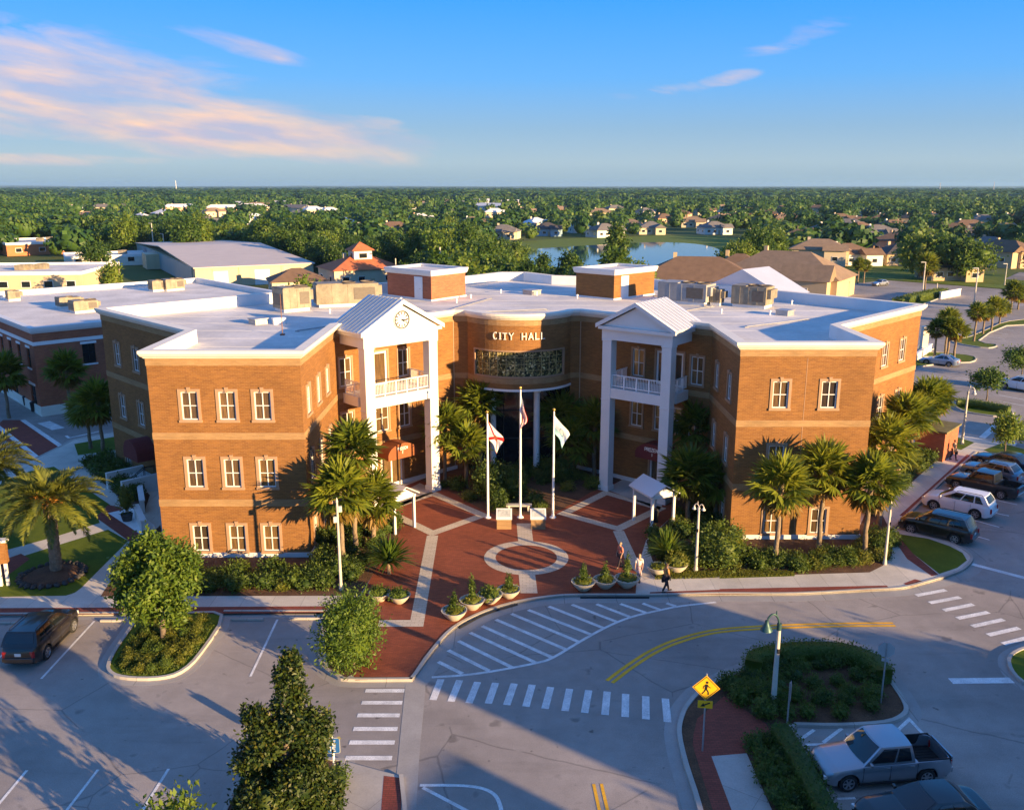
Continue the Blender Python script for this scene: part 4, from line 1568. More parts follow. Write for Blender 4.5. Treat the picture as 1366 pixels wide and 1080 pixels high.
def unit(a):
    return a / np.maximum(np.linalg.norm(a, axis=-1, keepdims=True), 1e-6)


def quads(C, D, Nn, ln, wd, bend=.0):
    """Leaf-shaped quads: C base points, D long directions, Nn face normals."""
    D = unit(D)
    S_ = unit(np.cross(D, Nn))
    Nn = unit(np.cross(S_, D))
    ln = np.broadcast_to(np.asarray(ln, float), (len(C),))[:, None]
    wd = np.broadcast_to(np.asarray(wd, float), (len(C),))[:, None]
    tip = C + D * ln - Nn * ln * bend
    m1 = C + D * ln * .45 + S_ * wd / 2
    m2 = C + D * ln * .45 - S_ * wd / 2
    V = np.stack([C, m1, tip, m2], 1).reshape(-1, 3)
    F = np.arange(len(V)).reshape(-1, 4)
    return V, F


def rnd_dirs(n, rng=None):
    return unit((rng or RNG).normal(size=(n, 3)))


def clumps(n, rx, ry, rz, shell=.55, rng=None, top=False):
    rng = rng or RNG
    d = rnd_dirs(n, rng)
    if top:
        d[:, 2] = np.abs(d[:, 2])
    r = (shell + (1 - shell) * rng.random((n, 1)) ** .7)
    return d * r * np.array([rx, ry, rz]), d


def leafcloud(centers, dirs, per, spread, ln, wd, up=.35, rng=None, out=.6, bend=.15):
    rng = rng or RNG
    n = len(centers)
    C = np.repeat(centers, per, 0) + rng.normal(size=(n * per, 3)) * np.repeat(np.broadcast_to(np.asarray(spread, float), (n,)), per)[:, None]
    O = np.repeat(dirs, per, 0)
    D = rnd_dirs(n * per, rng) + O * out
    Nn = rnd_dirs(n * per, rng) * .8 + O * .7 + np.array([0, 0, up])
    k = .7 + .6 * rng.random(n * per)
    return quads(C, D, Nn, ln * k, wd * k, bend)


def lumpy(rx, ry, rz, c=(0, 0, 0), nu=10, nv=7, amp=.15, rng=None):
    """A rough closed inner mass."""
    rng = rng or RNG
    V, F = [], []
    for j in range(nv + 1):
        ph = math.pi * j / nv
        for i in range(nu):
            a = 2 * math.pi * i / nu
            k = 1 + amp * (rng.random() * 2 - 1)
            V.append((c[0] + rx * k * math.sin(ph) * math.cos(a), c[1] + ry * k * math.sin(ph) * math.sin(a), c[2] + rz * k * math.cos(ph)))
    for j in range(nv):
        for i in range(nu):
            F.append((j * nu + i, (j + 1) * nu + i, (j + 1) * nu + (i + 1) % nu, j * nu + (i + 1) % nu))
    return np.array(V), np.array(F)


def merge(parts):
    V, F, o = [], [], 0
    for v, f in parts:
        V.append(v)
        F.append(f + o)
        o += len(v)
    return np.concatenate(V), np.concatenate(F)


def crown_mesh(name, mat, rx, ry, rz, n, per, ln, wd, spread, z0, shell=.5, seed=0, lobes=7, core=.62, cone=0.0, lob_=(.45, .25, .42, .28)):
    rng = np.random.default_rng(seed)
    # a crown of a few uneven lobes, each made of leaf clumps
    cs, ds = [], []
    lob = [(np.zeros(3), 1.0 if lob_[2] > .3 else .72)]
    for k in range(lobes):
        d = rnd_dirs(1, rng)[0]
        d[2] = d[2] * .8 + .12
        lob.append((d * np.array([rx, ry, rz]) * (lob_[0] + lob_[1] * rng.random()), lob_[2] + lob_[3] * rng.random()))
    w = np.array([s ** 2 for _, s in lob]); w /= w.sum()
    for (c, s), ww in zip(lob, w):
        k = max(3, int(n * ww))
        p, d = clumps(k, rx * s, ry * s, rz * s, shell, rng)
        cs.append(p + c); ds.append(d)
    C, Dv = np.concatenate(cs), np.concatenate(ds)
    if cone:
        t = np.clip((C[:, 2] + rz) / (2 * rz), 0, 1)
        C[:, :2] *= (1.25 - cone * t)[:, None]
    C[:, 2] += z0
    parts = [leafcloud(C, Dv, per, spread, ln, wd, rng=rng)]
    if core:
        for c, s in lob:
            v, f = lumpy(rx * s * core, ry * s * core, rz * s * core, (0, 0, 0), 9, 6, .25, rng)
            v = v + c
            if cone:
                t = np.clip((v[:, 2] + rz) / (2 * rz), 0, 1)
                v[:, :2] *= (1.25 - cone * t)[:, None]
            v[:, 2] += z0
            parts.append((v, f))
    V, F = merge(parts)
    return npmesh(name, V, F, mat)


def trunk_mesh(name, h, r, rx, rz, z0, limbs=6, seed=0, lean=.0):
    rng = random.Random(seed)
    m = MB()
    top = z0 + rz * .2
    pts = [(rng.uniform(-.06, .06) * i * h * .12 + lean * i / 5, rng.uniform(-.06, .06) * i * h * .12, top * i / 5) for i in range(6)]
    pts[0] = (0, 0, -.1)
    m.tube(pts, [r * 1.35, r * 1.05, r * .95, r * .8, r * .6, r * .35], 8)
    for k in range(limbs):
        a = 2 * math.pi * k / limbs + rng.random()
        i = 2 + k % 3
        b = Vector(pts[i])
        e = Vector((math.cos(a) * rx * .7, math.sin(a) * rx * .7, z0 + rz * rng.uniform(-.25, .6)))
        md = b.lerp(e, .5) + Vector((0, 0, -.08 * rx))
        m.tube([b, md, e], [r * .5, r * .33, r * .12], 6)
    return m


def make_tree(name, label, cat, mat, h, rx, rz, n, per, ln, wd, spread, seed=0, trunk_r=.14, loc=(0, 0, 0), core=.6, lobes=7, group=None, bark=None, cone=0.0, shell=.5, ry=None, lob_=(.45, .25, .42, .28)):
    t = thing(name, label, cat, loc, 0, group)
    z0 = h - rz
    link(crown_mesh('crown', mat, rx, ry or rx, rz, n, per, ln, wd, spread, z0, seed=seed, core=core, lobes=lobes, cone=cone, shell=shell, lob_=lob_), 'crown', t)
    trunk_mesh('trunk', h, trunk_r, rx, rz, z0, seed=seed).build('trunk', bark or BARK, t, smooth=60)
    return t


# ---- fan palms
def fan_crown(seed, R_=1.15, nf=34, dead=10):
    rng = np.random.default_rng(seed)

    def fans(n, elo, ehi, pet, fl, droop):
        Cs, Ds, Ns, Ls, Wd = [], [], [], [], []
        pv = []
        for k in range(n):
            az = 2 * math.pi * (k * .381966 + rng.random() * .05)
            e = R(elo + (ehi - elo) * ((k + .5) / n)) + rng.normal() * .1
            d = np.array([math.cos(az) * math.cos(e), math.sin(az) * math.cos(e), math.sin(e)])
            up = np.array([-math.cos(az) * math.sin(e), -math.sin(az) * math.sin(e), math.cos(e)])
            side = np.cross(d, up)
            pl = pet * (.8 + .4 * rng.random())
            base = d * .12
            tip = d * pl + np.array([0, 0, -droop * .25])
            pv.append((base, tip, side))
            tw = rng.normal() * .35
            up2 = up * math.cos(tw) + side * math.sin(tw)
            side2 = np.cross(d, up2)
            ns_ = 17
            for s in range(ns_):
                a = R(-118 + 236 * s / (ns_ - 1))
                dd = d * math.cos(a) + side2 * math.sin(a) * .95 + up2 * (.22 * math.cos(a * 1.0) - .05) + rng.normal(size=3) * .05
                dd = dd + np.array([0, 0, -droop * (.3 + .5 * abs(a) / 2)])
                L_ = fl * (.72 + .28 * math.cos(a / 1.5)) * (.9 + .2 * rng.random())
                Cs.append(tip); Ds.append(dd); Ns.append(up2 + side2 * (.5 if s % 2 else -.5)); Ls.append(L_); Wd.append(.15 * (1 + .2 * rng.random()))
        C, D, Nn = np.array(Cs), np.array(Ds), np.array(Ns)
        V, F = quads(C, D, Nn, np.array(Ls), np.array(Wd), .18)
        # petioles as thin strips
        pvx = []
        for b, t, s in pv:
            pvx += [b - s * .02, t - s * .012, t + s * .012, b + s * .02]
        pvx = np.array(pvx)
        return merge([(V, F), (pvx, np.arange(len(pvx)).reshape(-1, 4))])
    V, F = fans(nf, -28, 80, .95 * R_, .98 * R_, .32)
    Vd, Fd = fans(dead, -70, -38, .7 * R_, .85 * R_, .6)
    return npmesh('crown', V, F, L_PALM), npmesh('old_fronds', Vd, Fd, L_PALMY)


PALMV = [fan_crown(s, 1.14, nf, dd) for s, nf, dd in ((1, 46, 13), (2, 50, 16), (3, 44, 12), (4, 48, 18))]
PALMT = []
for k in range(3):
    m = MB()
    rg = random.Random(k)
    pts = [(0, 0, -.1)] + [(.03 * math.sin(i * 1.7 + k), .03 * math.cos(i * 1.3 + k), i / 10) for i in range(1, 11)]
    m.tube(pts, [.20, .17, .155, .15, .145, .145, .14, .14, .15, .18, .14], 10)
    o = m.build('trunk', PBARK, smooth=60)
    PALMT.append(o.data)
    bpy.data.objects.remove(o)
NP = [0]


def fan_palm(px, py, cpy, label, group=None, scale=1.0, z=ZP, pos=None, h=None, cpx=None):
    x, y = G(px, py, z) if pos is None else pos
    hc = (ZAT(cpy, y) - z) if h is None else h
    i = NP[0]
    NP[0] += 1
    t = thing('fan_palm', label, 'palm tree', (x, y, z), RNG.random() * 6.28, group)
    tk = link(PALMT[i % 3], 'trunk', t)
    hh = max(.6, hc - .1)
    tk.scale = (1, 1, hh)
    lean = 0
    c = link(PALMV[i % 4][0], 'crown', t)
    d = link(PALMV[i % 4][1], 'old_fronds', t)
    for o in (c, d):
        o.location = (0, 0, hh)
        s = scale * (.94 + .12 * RNG.random())
        o.scale = (s, s, s)
    return t


G1 = 'fan palms round the city hall'
for a in ((458, 757, 655, 'fan palm nearest the tall pale lamp pole left of the plaza', 1.12),
          (475, 738, 596, 'tall fan palm whose crown overlaps the left portico foot', 1.05),
          (499, 729, 662, 'fan palm between the tall lamp pole and the small white shelter by the left door', 1.08),
          (594, 647, 566, 'sunlit fan palm just right of the left portico', 1.0),
          (622, 650, 590, 'fan palm with yellow hanging fronds left of the left flagpole', 1.0),
          (641, 630, 535, 'shaded fan palm close to the dark entrance glazing, left of it', 1.05),
          (763, 633, 585, 'shaded fan palm right of the pale flag', 1.08),
          (748, 625, 552, 'shaded fan palm close to the dark entrance glazing, right of it', 1.1),
          (792, 634, 562, 'shaded fan palm just left of the right portico', 1.05),
          (917, 694, 632, 'dark fan palm beside the small white shelter by the right door', 1.1),
          (925, 660, 568, 'tall shaded fan palm right of the right portico', 1.2),
          (954, 692, 640, 'fan palm with sunlit top beside the twin-headed lamp', 1.05),
          (1034, 754, 644, 'fan palm in front of the right wing, nearest the round dark shrub', 1.12),
          (1091, 736, 625, 'fan palm in the middle of the three before the right wing', 1.12),
          (1152, 741, 642, 'fan palm at the corner of the right wing, next to the pavement', 1.08),
          (1172, 700, 590, 'fan palm against the right corner of the right wing', 1.1),
          (1196, 648, 556, 'tall fan palm along the east wall, beside the last window', 1.05),
          (1212, 625, 552, 'fan palm along the east wall, in the middle of its row', 1.08),
          (1226, 606, 535, 'fan palm along the east wall, farthest from the corner', 1.1),
          (1240, 600, 528, 'fan palm beside the brick gate enclosure east of the hall', 1.0),
          (139, 611, 536, 'fan palm on the shaded grass left of the hall', 1.12),
          (121, 598, 545, 'fan palm behind the one on the shaded grass left of the hall', .95),
          (96, 560, 492, 'fan palm against the neighbouring red brick building', 1.1),
          (12, 556, 496, 'fan palm on the pavement in front of the dark shop awning', 1.15)):
    fan_palm(a[0], a[1], a[2], a[3], G1, a[4])
G2 = 'fan palms of the far car park'
for a in ((1246, 478, 437, 'fan palm leftmost on the first far island, beside the tan post', .85),
          (1263, 480, 435, 'fan palm in the middle of the first far island', .8),
          (1272, 480, 440, 'fan palm with yellowed fronds on the first far island', .95),
          (1260, 474, 425, 'tallest fan palm of the first far island', .85),
          (1299, 455, 415, 'pale-trunked fan palm at the tip of the second far island', .85),
          (1311, 445, 416, 'fan palm second from the tip of the second far island', .85),
          (1322, 442, 408, 'fan palm in the middle of the second far island', .9),
          (1333, 432, 410, 'fan palm on the second far island, near its far end', .9),
          (1348, 417, 388, 'fan palm behind the second far island, near the photo edge', 1.1),
          (1358, 412, 392, 'fan palm beside the street at the far right edge', 1.0),
          (1144, 378, 352, 'first fan palm left of the tan clubhouse drive', .9),
          (1152, 377, 354, 'second fan palm beside the tan clubhouse drive', .9),
          (1098, 388, 364, 'fan palm in front of the tan clubhouse', .9),
          (1233, 392, 352, 'tall thin palm behind the far hedge', 1.5)):
    fan_palm(a[0], a[1], a[2], a[3], G2, a[4], z=.1)


# ---- date palms
def date_crown(seed, nf=64, L_=3.3):
    rng = np.random.default_rng(seed)
    Cs, Ds, Ns, Ls, Wd = [], [], [], [], []
    rach = []
    for k in range(nf):
        az = 2 * math.pi * (k * .381966) + rng.normal() * .06
        e0_ = R(80 - 100 * (k / nf)) + rng.normal() * .06
        hz = np.array([math.cos(az), math.sin(az), 0])
        sd = np.array([-math.sin(az), math.cos(az), 0])
        p = hz * .15
        L1 = L_ * (.85 + .25 * rng.random()) * (1 if k > 10 else .75)
        nseg = 30
        e = e0_
        prev = p
        for s in range(nseg):
            t = s / nseg
            e -= R(1.3 + 1.7 * t) * (1 if e > R(-75) else 0)
            d = hz * math.cos(e) + np.array([0, 0, math.sin(e)])
            up = -hz * math.sin(e) + np.array([0, 0, math.cos(e)])
            q = p + d * (L1 / nseg)
            if t > .10:
                ll = .62 * math.sin(math.pi * min(1, .18 + t * .86)) + .1
                for sg in (-1, 1):
                    for v in (.55, .15):
                        dd = d * 1.0 + sd * sg * (.62) + up * v + rng.normal(size=3) * .09
                        Cs.append(p + (q - p) * rng.random()); Ds.append(dd); Ns.append(up - sd * sg * .3); Ls.append(ll * (.85 + .3 * rng.random())); Wd.append(.075)
            if s % 5 == 4:
                rach.append((prev, q, sd))
                prev = q
            p = q
    V, F = quads(np.array(Cs), np.array(Ds), np.array(Ns), np.array(Ls), np.array(Wd), .12)
    rv = []
    for a, b, s in rach:
        rv += [a - s * .025, b - s * .02, b + s * .02, a + s * .025]
    rv = np.array(rv)
    V, F = merge([(V, F), (rv, np.arange(len(rv)).reshape(-1, 4))])
    return npmesh('crown', V, F, L_DATE)


def date_palm(px, py, cpy, label, seed, sc=1.0, z=ZP):
    x, y = G(px, py, z)
    h = ZAT(cpy, y) - z
    t = thing('date_palm', label, 'palm tree', (x, y, z))
    m = MB()
    pr, rr_ = [], []
    nn = 26
    for i in range(nn + 1):
        u = i / nn
        pr.append((.12 * u * u, .02 * math.sin(u * 5), -.1 + (h + .05) * u))
        rr_.append((.36 - .05 * math.sin(u * 3) if u < .72 else .33 + .25 * (u - .72)) * (1 + .10 * (i % 2)))
    m.tube(pr, rr_, 12)
    m.build('trunk', DBARK, t)
    link(date_crown(seed, 50, 3.3 * sc), 'crown', t).location = (.12, 0, h)
    # orange fruit stalks at the heart
    rg = np.random.default_rng(seed)
    C = rg.normal(size=(160, 3)) * np.array([.32, .32, .28]) + np.array([.12, -.15, h + .15])
    V, F = quads(C, rnd_dirs(160, rg) + np.array([0, 0, .6]), rnd_dirs(160, rg), .5, .08)
    link(npmesh('fruit_stalks', V, F, pm('orange_stalks', (.55, .22, .03), .7, .2, 4)), 'fruit_stalks', t)
    return t


date_palm(76, 764, 668, 'date palm with feathery arching fronds standing on the sunlit lawn', 5)
date_palm(-8, 712, 622, 'date palm partly cut off by the photo edge behind the lawn palm', 6, 1.0)
# stone-edged mulch ring round the palm on the lawn
rk = thing('stone_ring', 'ring of dark rocks and mulch round the foot of the lawn palm', 'rock border', (*G(70, 768, ZP), ZP))
m = MB(); m.lathe([(1.75, .0), (1.7, .08), (1.2, .2), (.4, .26)], 24); m.build('mulch', MULCH, rk, smooth=60)
for k in range(26):
    a = 2 * math.pi * k / 26
    v, f = lumpy(.22 + .1 * random.random(), .17, .15, (0, 0, 0), 7, 5, .3)
    me = npmesh('rock', v, f, pm('dark_rock', (.06, .055, .05), .9, .3, 4) if k == 0 else bpy.data.materials['dark_rock'])
    o = link(me, 'rock', rk, (1.75 * math.cos(a), 1.75 * math.sin(a), .10)); o.rotation_euler.z = a

# ---- near broadleaf trees and bushes
x, y = G(392, 1105, .1)
hm = ZAT(866, y) - .1
def lump_tree(name, label, mat, x, y, z, rx, h, lobs, per, ln, wd, seed, spread=.13, core=.6):
    rng = np.random.default_rng(seed)
    t = thing(name, label, 'tree', (x, y, z))
    parts = []
    for dx, dy, dz, s in lobs:
        c = np.array([dx * rx, dy * rx, dz * h])
        for k in range(6):
            d = rnd_dirs(1, rng)[0]
            c2 = c + d * np.array([s, s, s]) * rx * .55
            p, dd = clumps(int(90 * s * s * 4) + 8, s * rx * .62, s * rx * .62, s * rx * .75, .45, rng)
            parts.append(leafcloud(p + c2, dd, per, spread, ln, wd, rng=rng))
        v, f = lumpy(s * rx * core, s * rx * core, s * rx * core * 1.15, tuple(c), 9, 6, .3, rng)
        parts.append((v, f))
    V, F = merge(parts)
    link(npmesh('crown', V, F, mat), 'crown', t)
    m = MB()
    m.tube([(0, 0, -.1), (.03, 0, h * .4), (.0, .02, h * .75), (lobs[-1][0] * rx, 0, h * .93)], [.16, .13, .08, .03], 8)
    for dx, dy, dz, s in lobs:
        m.tube([(0, 0, dz * h - .5 * rx * s), (dx * rx * .6, dy * rx * .6, dz * h)], [.06, .025], 5)
    m.build('trunk', BARK, t, smooth=60)
    return t


lump_tree('magnolia_tree', 'dark glossy magnolia with bronze leaf undersides in the lower island', L_MAG, *G(388, 1105, .1), .1, 1.9, hm,
          [(0, 0, .18, .55), (-.62, .1, .16, .40), (.60, 0, .20, .42), (-.25, -.5, .24, .42), (.35, -.4, .34, .40), (-.55, .0, .40, .36), (.52, .1, .44, .36), (0, .4, .42, .44), (-.30, -.2, .56, .34), (.28, 0, .62, .34), (-.52, .0, .63, .20), (.05, .2, .70, .30), (.62, .1, .58, .22), (.12, 0, .80, .24), (.17, 0, .895, .15), (.2, 0, .955, .08)], 9, .17, .09, 22)
x, y = G(218, 851, .1)
lump_tree('street_tree', 'bright green leafy tree on the kerbed grass island', L_LIGHT, x, y, .1, 2.05, ZAT(714, y) - .1,
          [(0, 0, .56, .40), (-.62, .1, .66, .30), (.66, 0, .55, .32), (-.25, -.55, .46, .30), (.30, .45, .72, .28), (-.42, .3, .82, .24), (.16, 0, .86, .24), (.72, .1, .74, .18), (-.80, -.1, .46, .22), (.55, -.4, .36, .24), (-.1, 0, .95, .12), (-.35, -.2, .30, .2), (.1, -.5, .66, .26)], 9, .24, .12, 21, .24, .34)
x, y = G(238, 1150, .1)
make_tree('street_tree', 'tip of a pale green tree rising at the lower edge, left of the magnolia', 'tree', L_LIGHT, ZAT(1058, y) - .1, 1.0, 1.5, 90, 22, .26, .13, .24, 23, .08, (x, y, .1), core=.42)
x, y = G(472, 888, .12)
t = thing('upright_shrub', 'tall yellow-green upright shrub at the kerb beside the brick ramp', 'shrub', (x, y, .12))
link(crown_mesh('foliage', L_LIGHT, 1.3, 1.45, 2.0, 460, 28, .20, .07, .26, 1.75, seed=31, core=.6, lobes=8), 'foliage', t)
m = MB(); m.tube([(0, 0, -.05), (.05, 0, .8), (0, .03, 1.6)], [.07, .06, .04], 7); m.build('stem', BARK, t)

SHV = {}
for key, mat, rx, rz, n, per, ln, wd in (('dark', L_SHRUB, .75, .55, 80, 12, .17, .09), ('mid', L_HEDGE, .7, .5, 80, 12, .16, .08), ('gold', L_GOLD, .6, .42, 70, 12, .16, .07), ('big', L_SHRUB, 1.7, 1.5, 280, 22, .22, .11), ('tall', L_SHRUB, 1.0, 1.3, 150, 18, .22, .11)):
    SHV[key] = [crown_mesh('foliage', mat, rx, rx, rz, n, per, ln, wd, .13 if rx < 1 else .24, rz * .8, seed=40 + i + len(key), core=.58, lobes=5) for i in range(3)]
m = MB(); m.tube([(0, 0, -.05), (.02, 0, .2), (0, .02, .45)], [.03, .025, .015], 5)
o = m.build('stem', BARK); STEM = o.data; bpy.data.objects.remove(o)
NS = [0]


def shrub(x, y, kind, label, group, s=1.0, z=ZP, sz=1.0, name='shrub'):
    t = thing(name, label, 'shrub', (x, y, z), RNG.random() * 6.28, group)
    link(SHV[kind][NS[0] % 3], 'foliage', t)
    link(STEM, 'stem', t)
    t.scale = (s, s, s * sz)
    NS[0] += 1
    return t


def inside(p, poly):
    x, y = p
    c = False
    n = len(poly)
    for i in range(n):
        x1, y1 = poly[i]
        x2, y2 = poly[(i + 1) % n]
        if (y1 > y) != (y2 > y) and x < (x2 - x1) * (y - y1) / (y2 - y1) + x1:
            c = not c
    return c


def bedfill(poly, n, kinds, label, group, smin=.7, smax=1.2, mind=.75, z=ZP, seed=1, px=True):
    P = Gp(poly, z) if px else poly
    rg = random.Random(seed)
    xs, ys = [p[0] for p in P], [p[1] for p in P]
    got, tries = [], 0
    while len(got) < n and tries < n * 60:
        tries += 1
        q = (rg.uniform(min(xs), max(xs)), rg.uniform(min(ys), max(ys)))
        if inside(q, P) and all((q[0] - a) ** 2 + (q[1] - b) ** 2 > mind ** 2 for a, b in got):
            got.append(q)
            shrub(q[0], q[1], kinds[int(rg.random() * len(kinds))], label, group, rg.uniform(smin, smax), z)


bedfill([(205, 768), (222, 769), (420, 766), (432, 750), (440, 750), (436, 786), (262, 789), (215, 786)], 44, ['dark', 'mid', 'gold', 'dark'], 'leafy green shrub in the bed below the left wing front wall', 'shrubs below the left wing', .7, 1.05, .74, seed=2)
bedfill([(152, 782), (200, 722), (214, 715), (216, 745), (170, 788)], 10, ['dark'], 'dark shrub along the shaded west corner of the left wing', 'shrubs at the west corner', .8, 1.1, .8, seed=3)
bedfill([(424, 722), (480, 668), (500, 676), (528, 706), (510, 735), (470, 780), (440, 780)], 24, ['dark', 'mid', 'dark'], 'shaded shrub under the fan palms left of the plaza', 'shrubs under the left palms', .7, 1.15, .85, seed=4)
bedfill([(585, 648), (640, 674), (662, 682), (730, 682), (752, 674), (795, 650), (770, 620), (620, 620)], 40, ['dark', 'mid', 'tall', 'gold'], 'leafy shrub in the shaded bed between the porticoes', 'shrubs of the entrance bed', .65, 1.05, .8, seed=5)
bedfill([(872, 758), (868, 722), (895, 695), (930, 665), (995, 712), (1000, 725), (995, 758)], 30, ['dark', 'mid', 'gold'], 'shrub in the shaded bed right of the plaza', 'shrubs right of the plaza', .7, 1.1, .85, seed=6)
bedfill([(1000, 746), (1140, 741), (1164, 712), (1186, 718), (1184, 742), (1160, 756), (1000, 762)], 46, ['dark', 'mid', 'mid', 'gold'], 'leafy green shrub in the bed before the right wing front wall', 'shrubs below the right wing', .7, 1.0, .74, seed=7)
bedfill([(1156, 690), (1166, 668), (1204, 606), (1240, 596), (1254, 604), (1236, 622), (1176, 674)], 26, ['mid', 'dark', 'gold'], 'shrub in the narrow bed along the east wall', 'shrubs along the east wall', .8, 1.1, .95, seed=8)
bedfill([(112, 622), (146, 612), (192, 652), (184, 672), (164, 660)], 24, ['dark'], 'dark clipped shrub along the shaded west wall', 'shrubs along the west wall', .85, 1.1, .9, seed=9)
# island and median planting
bedfill([(206, 826), (176, 858), (160, 884), (170, 896), (206, 898), (236, 890), (258, 868), (282, 826)], 52, ['mid', 'gold', 'gold'], 'low spreading shrub on the kerbed island under the bright green tree', 'low shrubs under the island tree', .38, .56, .55, .1, seed=10)
bedfill([(996, 895), (1030, 884), (1110, 886), (1168, 905), (1182, 935), (1150, 958), (1060, 962), (1035, 950)], 32, ['dark', 'mid'], 'low dark shrub inside the hedge of the right-hand median', 'shrubs of the median', .55, .75, .85, .1, seed=11)
bedfill([(975, 918), (1000, 905), (1030, 930), (1030, 958), (1010, 955), (985, 935)], 8, ['dark'], 'dark shrub at the foot of the green lamp post', 'shrubs at the lamp post', .6, .85, .7, .1, seed=12)
bedfill([(1004, 995), (1024, 985), (1040, 1000), (1075, 1080), (1060, 1120), (1040, 1080)], 14, ['dark', 'mid'], 'low shrub between the brick walk and the clipped hedge', 'shrubs by the brick walk', .5, .8, .6, .1, seed=13)
bedfill([(336, 1034), (456, 1020), (448, 1080), (430, 1130), (310, 1130)], 16, ['dark', 'mid'], 'low shrub under the big magnolia', 'shrubs under the magnolia', .5, .8, .7, .1, seed=14)

# single bushes that stand out
x, y = G(963, 752, ZP)
shrub(x, y, 'big', 'large round dark bush beside the twin-headed lamp', None, .98, sz=.95, name='round_bush')
x, y = G(868, 716, ZP)
x, y = G(652, 672, ZP)
shrub(x, y + 1.0, 'tall', 'bushy tall shrub with sunlit leaves behind the left flagpole', None, 1.25, name='tall_shrub')
x, y = G(1342, 625, ZP)


def spiky(px, py, label, rad, n=90, z=ZP, mat=None, hmul=1.0, name='spiky_plant'):
    """A rosette of arching strap leaves."""
    x, y = G(px, py, z)
    t = thing(name, label, 'plant', (x, y, z))
    rg = np.random.default_rng(int(px))
    V, F = [], []
    for k in range(n):
        az = 2 * math.pi * rg.random()
        e = R(15 + 70 * rg.random())
        d = np.array([math.cos(az) * math.cos(e), math.sin(az) * math.cos(e), math.sin(e)])
        s_ = np.array([-math.sin(az), math.cos(az), 0]) * .045 * rad
        base = d * .1 + np.array([0, 0, .35 * hmul])
        L1 = rad * (.7 + .5 * rg.random())
        a = base + d * L1 * .5
        b = base + d * L1 + np.array([0, 0, -.25 * L1 * math.cos(e)])
        o = len(V)
        V += [base - s_ * .5, base + s_ * .5, a + s_, a - s_, b + s_ * .1, b - s_ * .1]
        F += [(o, o + 1, o + 2, o + 3), (o + 3, o + 2, o + 4, o + 5)]
    link(npmesh('leaves', np.array(V), np.array(F), mat or L_LIGHT), 'leaves', t)
    m = MB(); m.tube([(0, 0, -.05), (0, 0, .45 * hmul)], [.12, .09], 8); m.build('stem', PBARK, t)
    return t


spiky(519, 765, 'spiky palm-like plant between the left palms and the plaza band', 1.75, 240, hmul=2.0)
spiky(889, 752, 'spiky plant behind the two bowls right of the plaza', 1.6, 220, hmul=1.8)
x, y = G(160, 693, ZP)
t = thing('potted_topiary', 'narrow yellow-green shrub lit by the sun beside the shaded steps', 'shrub', (*G(170, 694, ZP), ZP))
link(crown_mesh('foliage', L_GOLD, .45, .45, 1.0, 60, 10, .2, .09, .12, 1.5, seed=77, core=.75, lobes=3), 'foliage', t)
m = MB(); m.lathe([(.3, 0), (.42, .5), (.4, .5), (.38, .42)], 16); m.build('pot', pm('dark_pot', (.05, .05, .05), .6, .1, 2), t, smooth=40)
x, y = G(1039, 848, 0)
# young trees of the right-hand verge
for a in ((1316, 533, 500, 1.75, 'round leafy young tree on the hedge island', L_OAK), (1340, 605, 563, 1.0, 'slender young tree on the grass beyond the parked cars', L_LIGHT), (1362, 505, 470, 2.6, 'dark leafy tree at the right photo edge beyond the white van', L_OAK)):
    x, y = G(a[0], a[1], .1)
    h = ZAT(a[2] - 8, y)
    make_tree('street_tree', a[4], 'tree', a[5], h, a[3], h * .36, 130, 16, .30, .15, .26, int(a[0]), .07, (x, y, .1), core=.5)


# ---- clipped hedges: leaves over a boxy mass that follows a line
def hedge(name, line, w, h, mat, label, group=None, z=.1, dens=95, leaf=.13, px=True, base=.0):
    P = smoothline(Gp(line, z) if px else line, 3)
    c = Vector(P[len(P) // 2])
    P = [(p[0] - c.x, p[1] - c.y) for p in P]
    rg = np.random.default_rng(len(line) * 7 + int(abs(c.x) * 10))
    parts = []
    mm = MB()
    ribbon(mm, P, -w / 2 + .1, w / 2 - .1, 0, h - .1)
    v, f = np.array(mm.v), [q for q in mm.f]
    parts.append((v, np.array([q for q in f])))
    a, b = offset(P, -w / 2), offset(P, w / 2)
    tot = []
    for i in range(len(P) - 1):
        L_ = math.hypot(P[i + 1][0] - P[i][0], P[i + 1][1] - P[i][1])
        n = int(L_ * (w + 2 * h) * dens)
        t_ = rg.random(n)
        sel = rg.random(n) * (w + 2 * h)
        A0_ = np.array(a[i])[None] * (1 - t_[:, None]) + np.array(a[i + 1])[None] * t_[:, None]
        B0_ = np.array(b[i])[None] * (1 - t_[:, None]) + np.array(b[i + 1])[None] * t_[:, None]
        s = np.clip((sel - h) / w, 0, 1)
        xy = A0_ * (1 - s[:, None]) + B0_ * s[:, None]
        zz = np.where(sel < h, sel, np.where(sel > h + w, 2 * h + w - sel, h))
        nrm = np.zeros((n, 3))
        dn = unit(B0_ - A0_)
        nrm[sel < h, :2] = -dn[sel < h]
        nrm[sel > h + w, :2] = dn[sel > h + w]
        nrm[(sel >= h) & (sel <= h + w), 2] = 1
        tot.append((np.column_stack([xy, zz]), nrm))
    C = np.concatenate([q[0] for q in tot]); Nn = np.concatenate([q[1] for q in tot])
    C = C + rg.normal(size=C.shape) * .05 + Nn * (rg.normal(size=(len(C), 1)) * .035 - .02)
    D = rnd_dirs(len(C), rg) + Nn * .5
    parts.append(quads(C, D, Nn + rnd_dirs(len(C), rg) * .7, leaf * (.7 + .6 * rg.random(len(C))), leaf * .55, .15))
    V, F = merge(parts)
    o = link(npmesh('hedge', V, F, mat), name, None, (c.x, c.y, z))
    return tag(o, label, 'hedge', group)


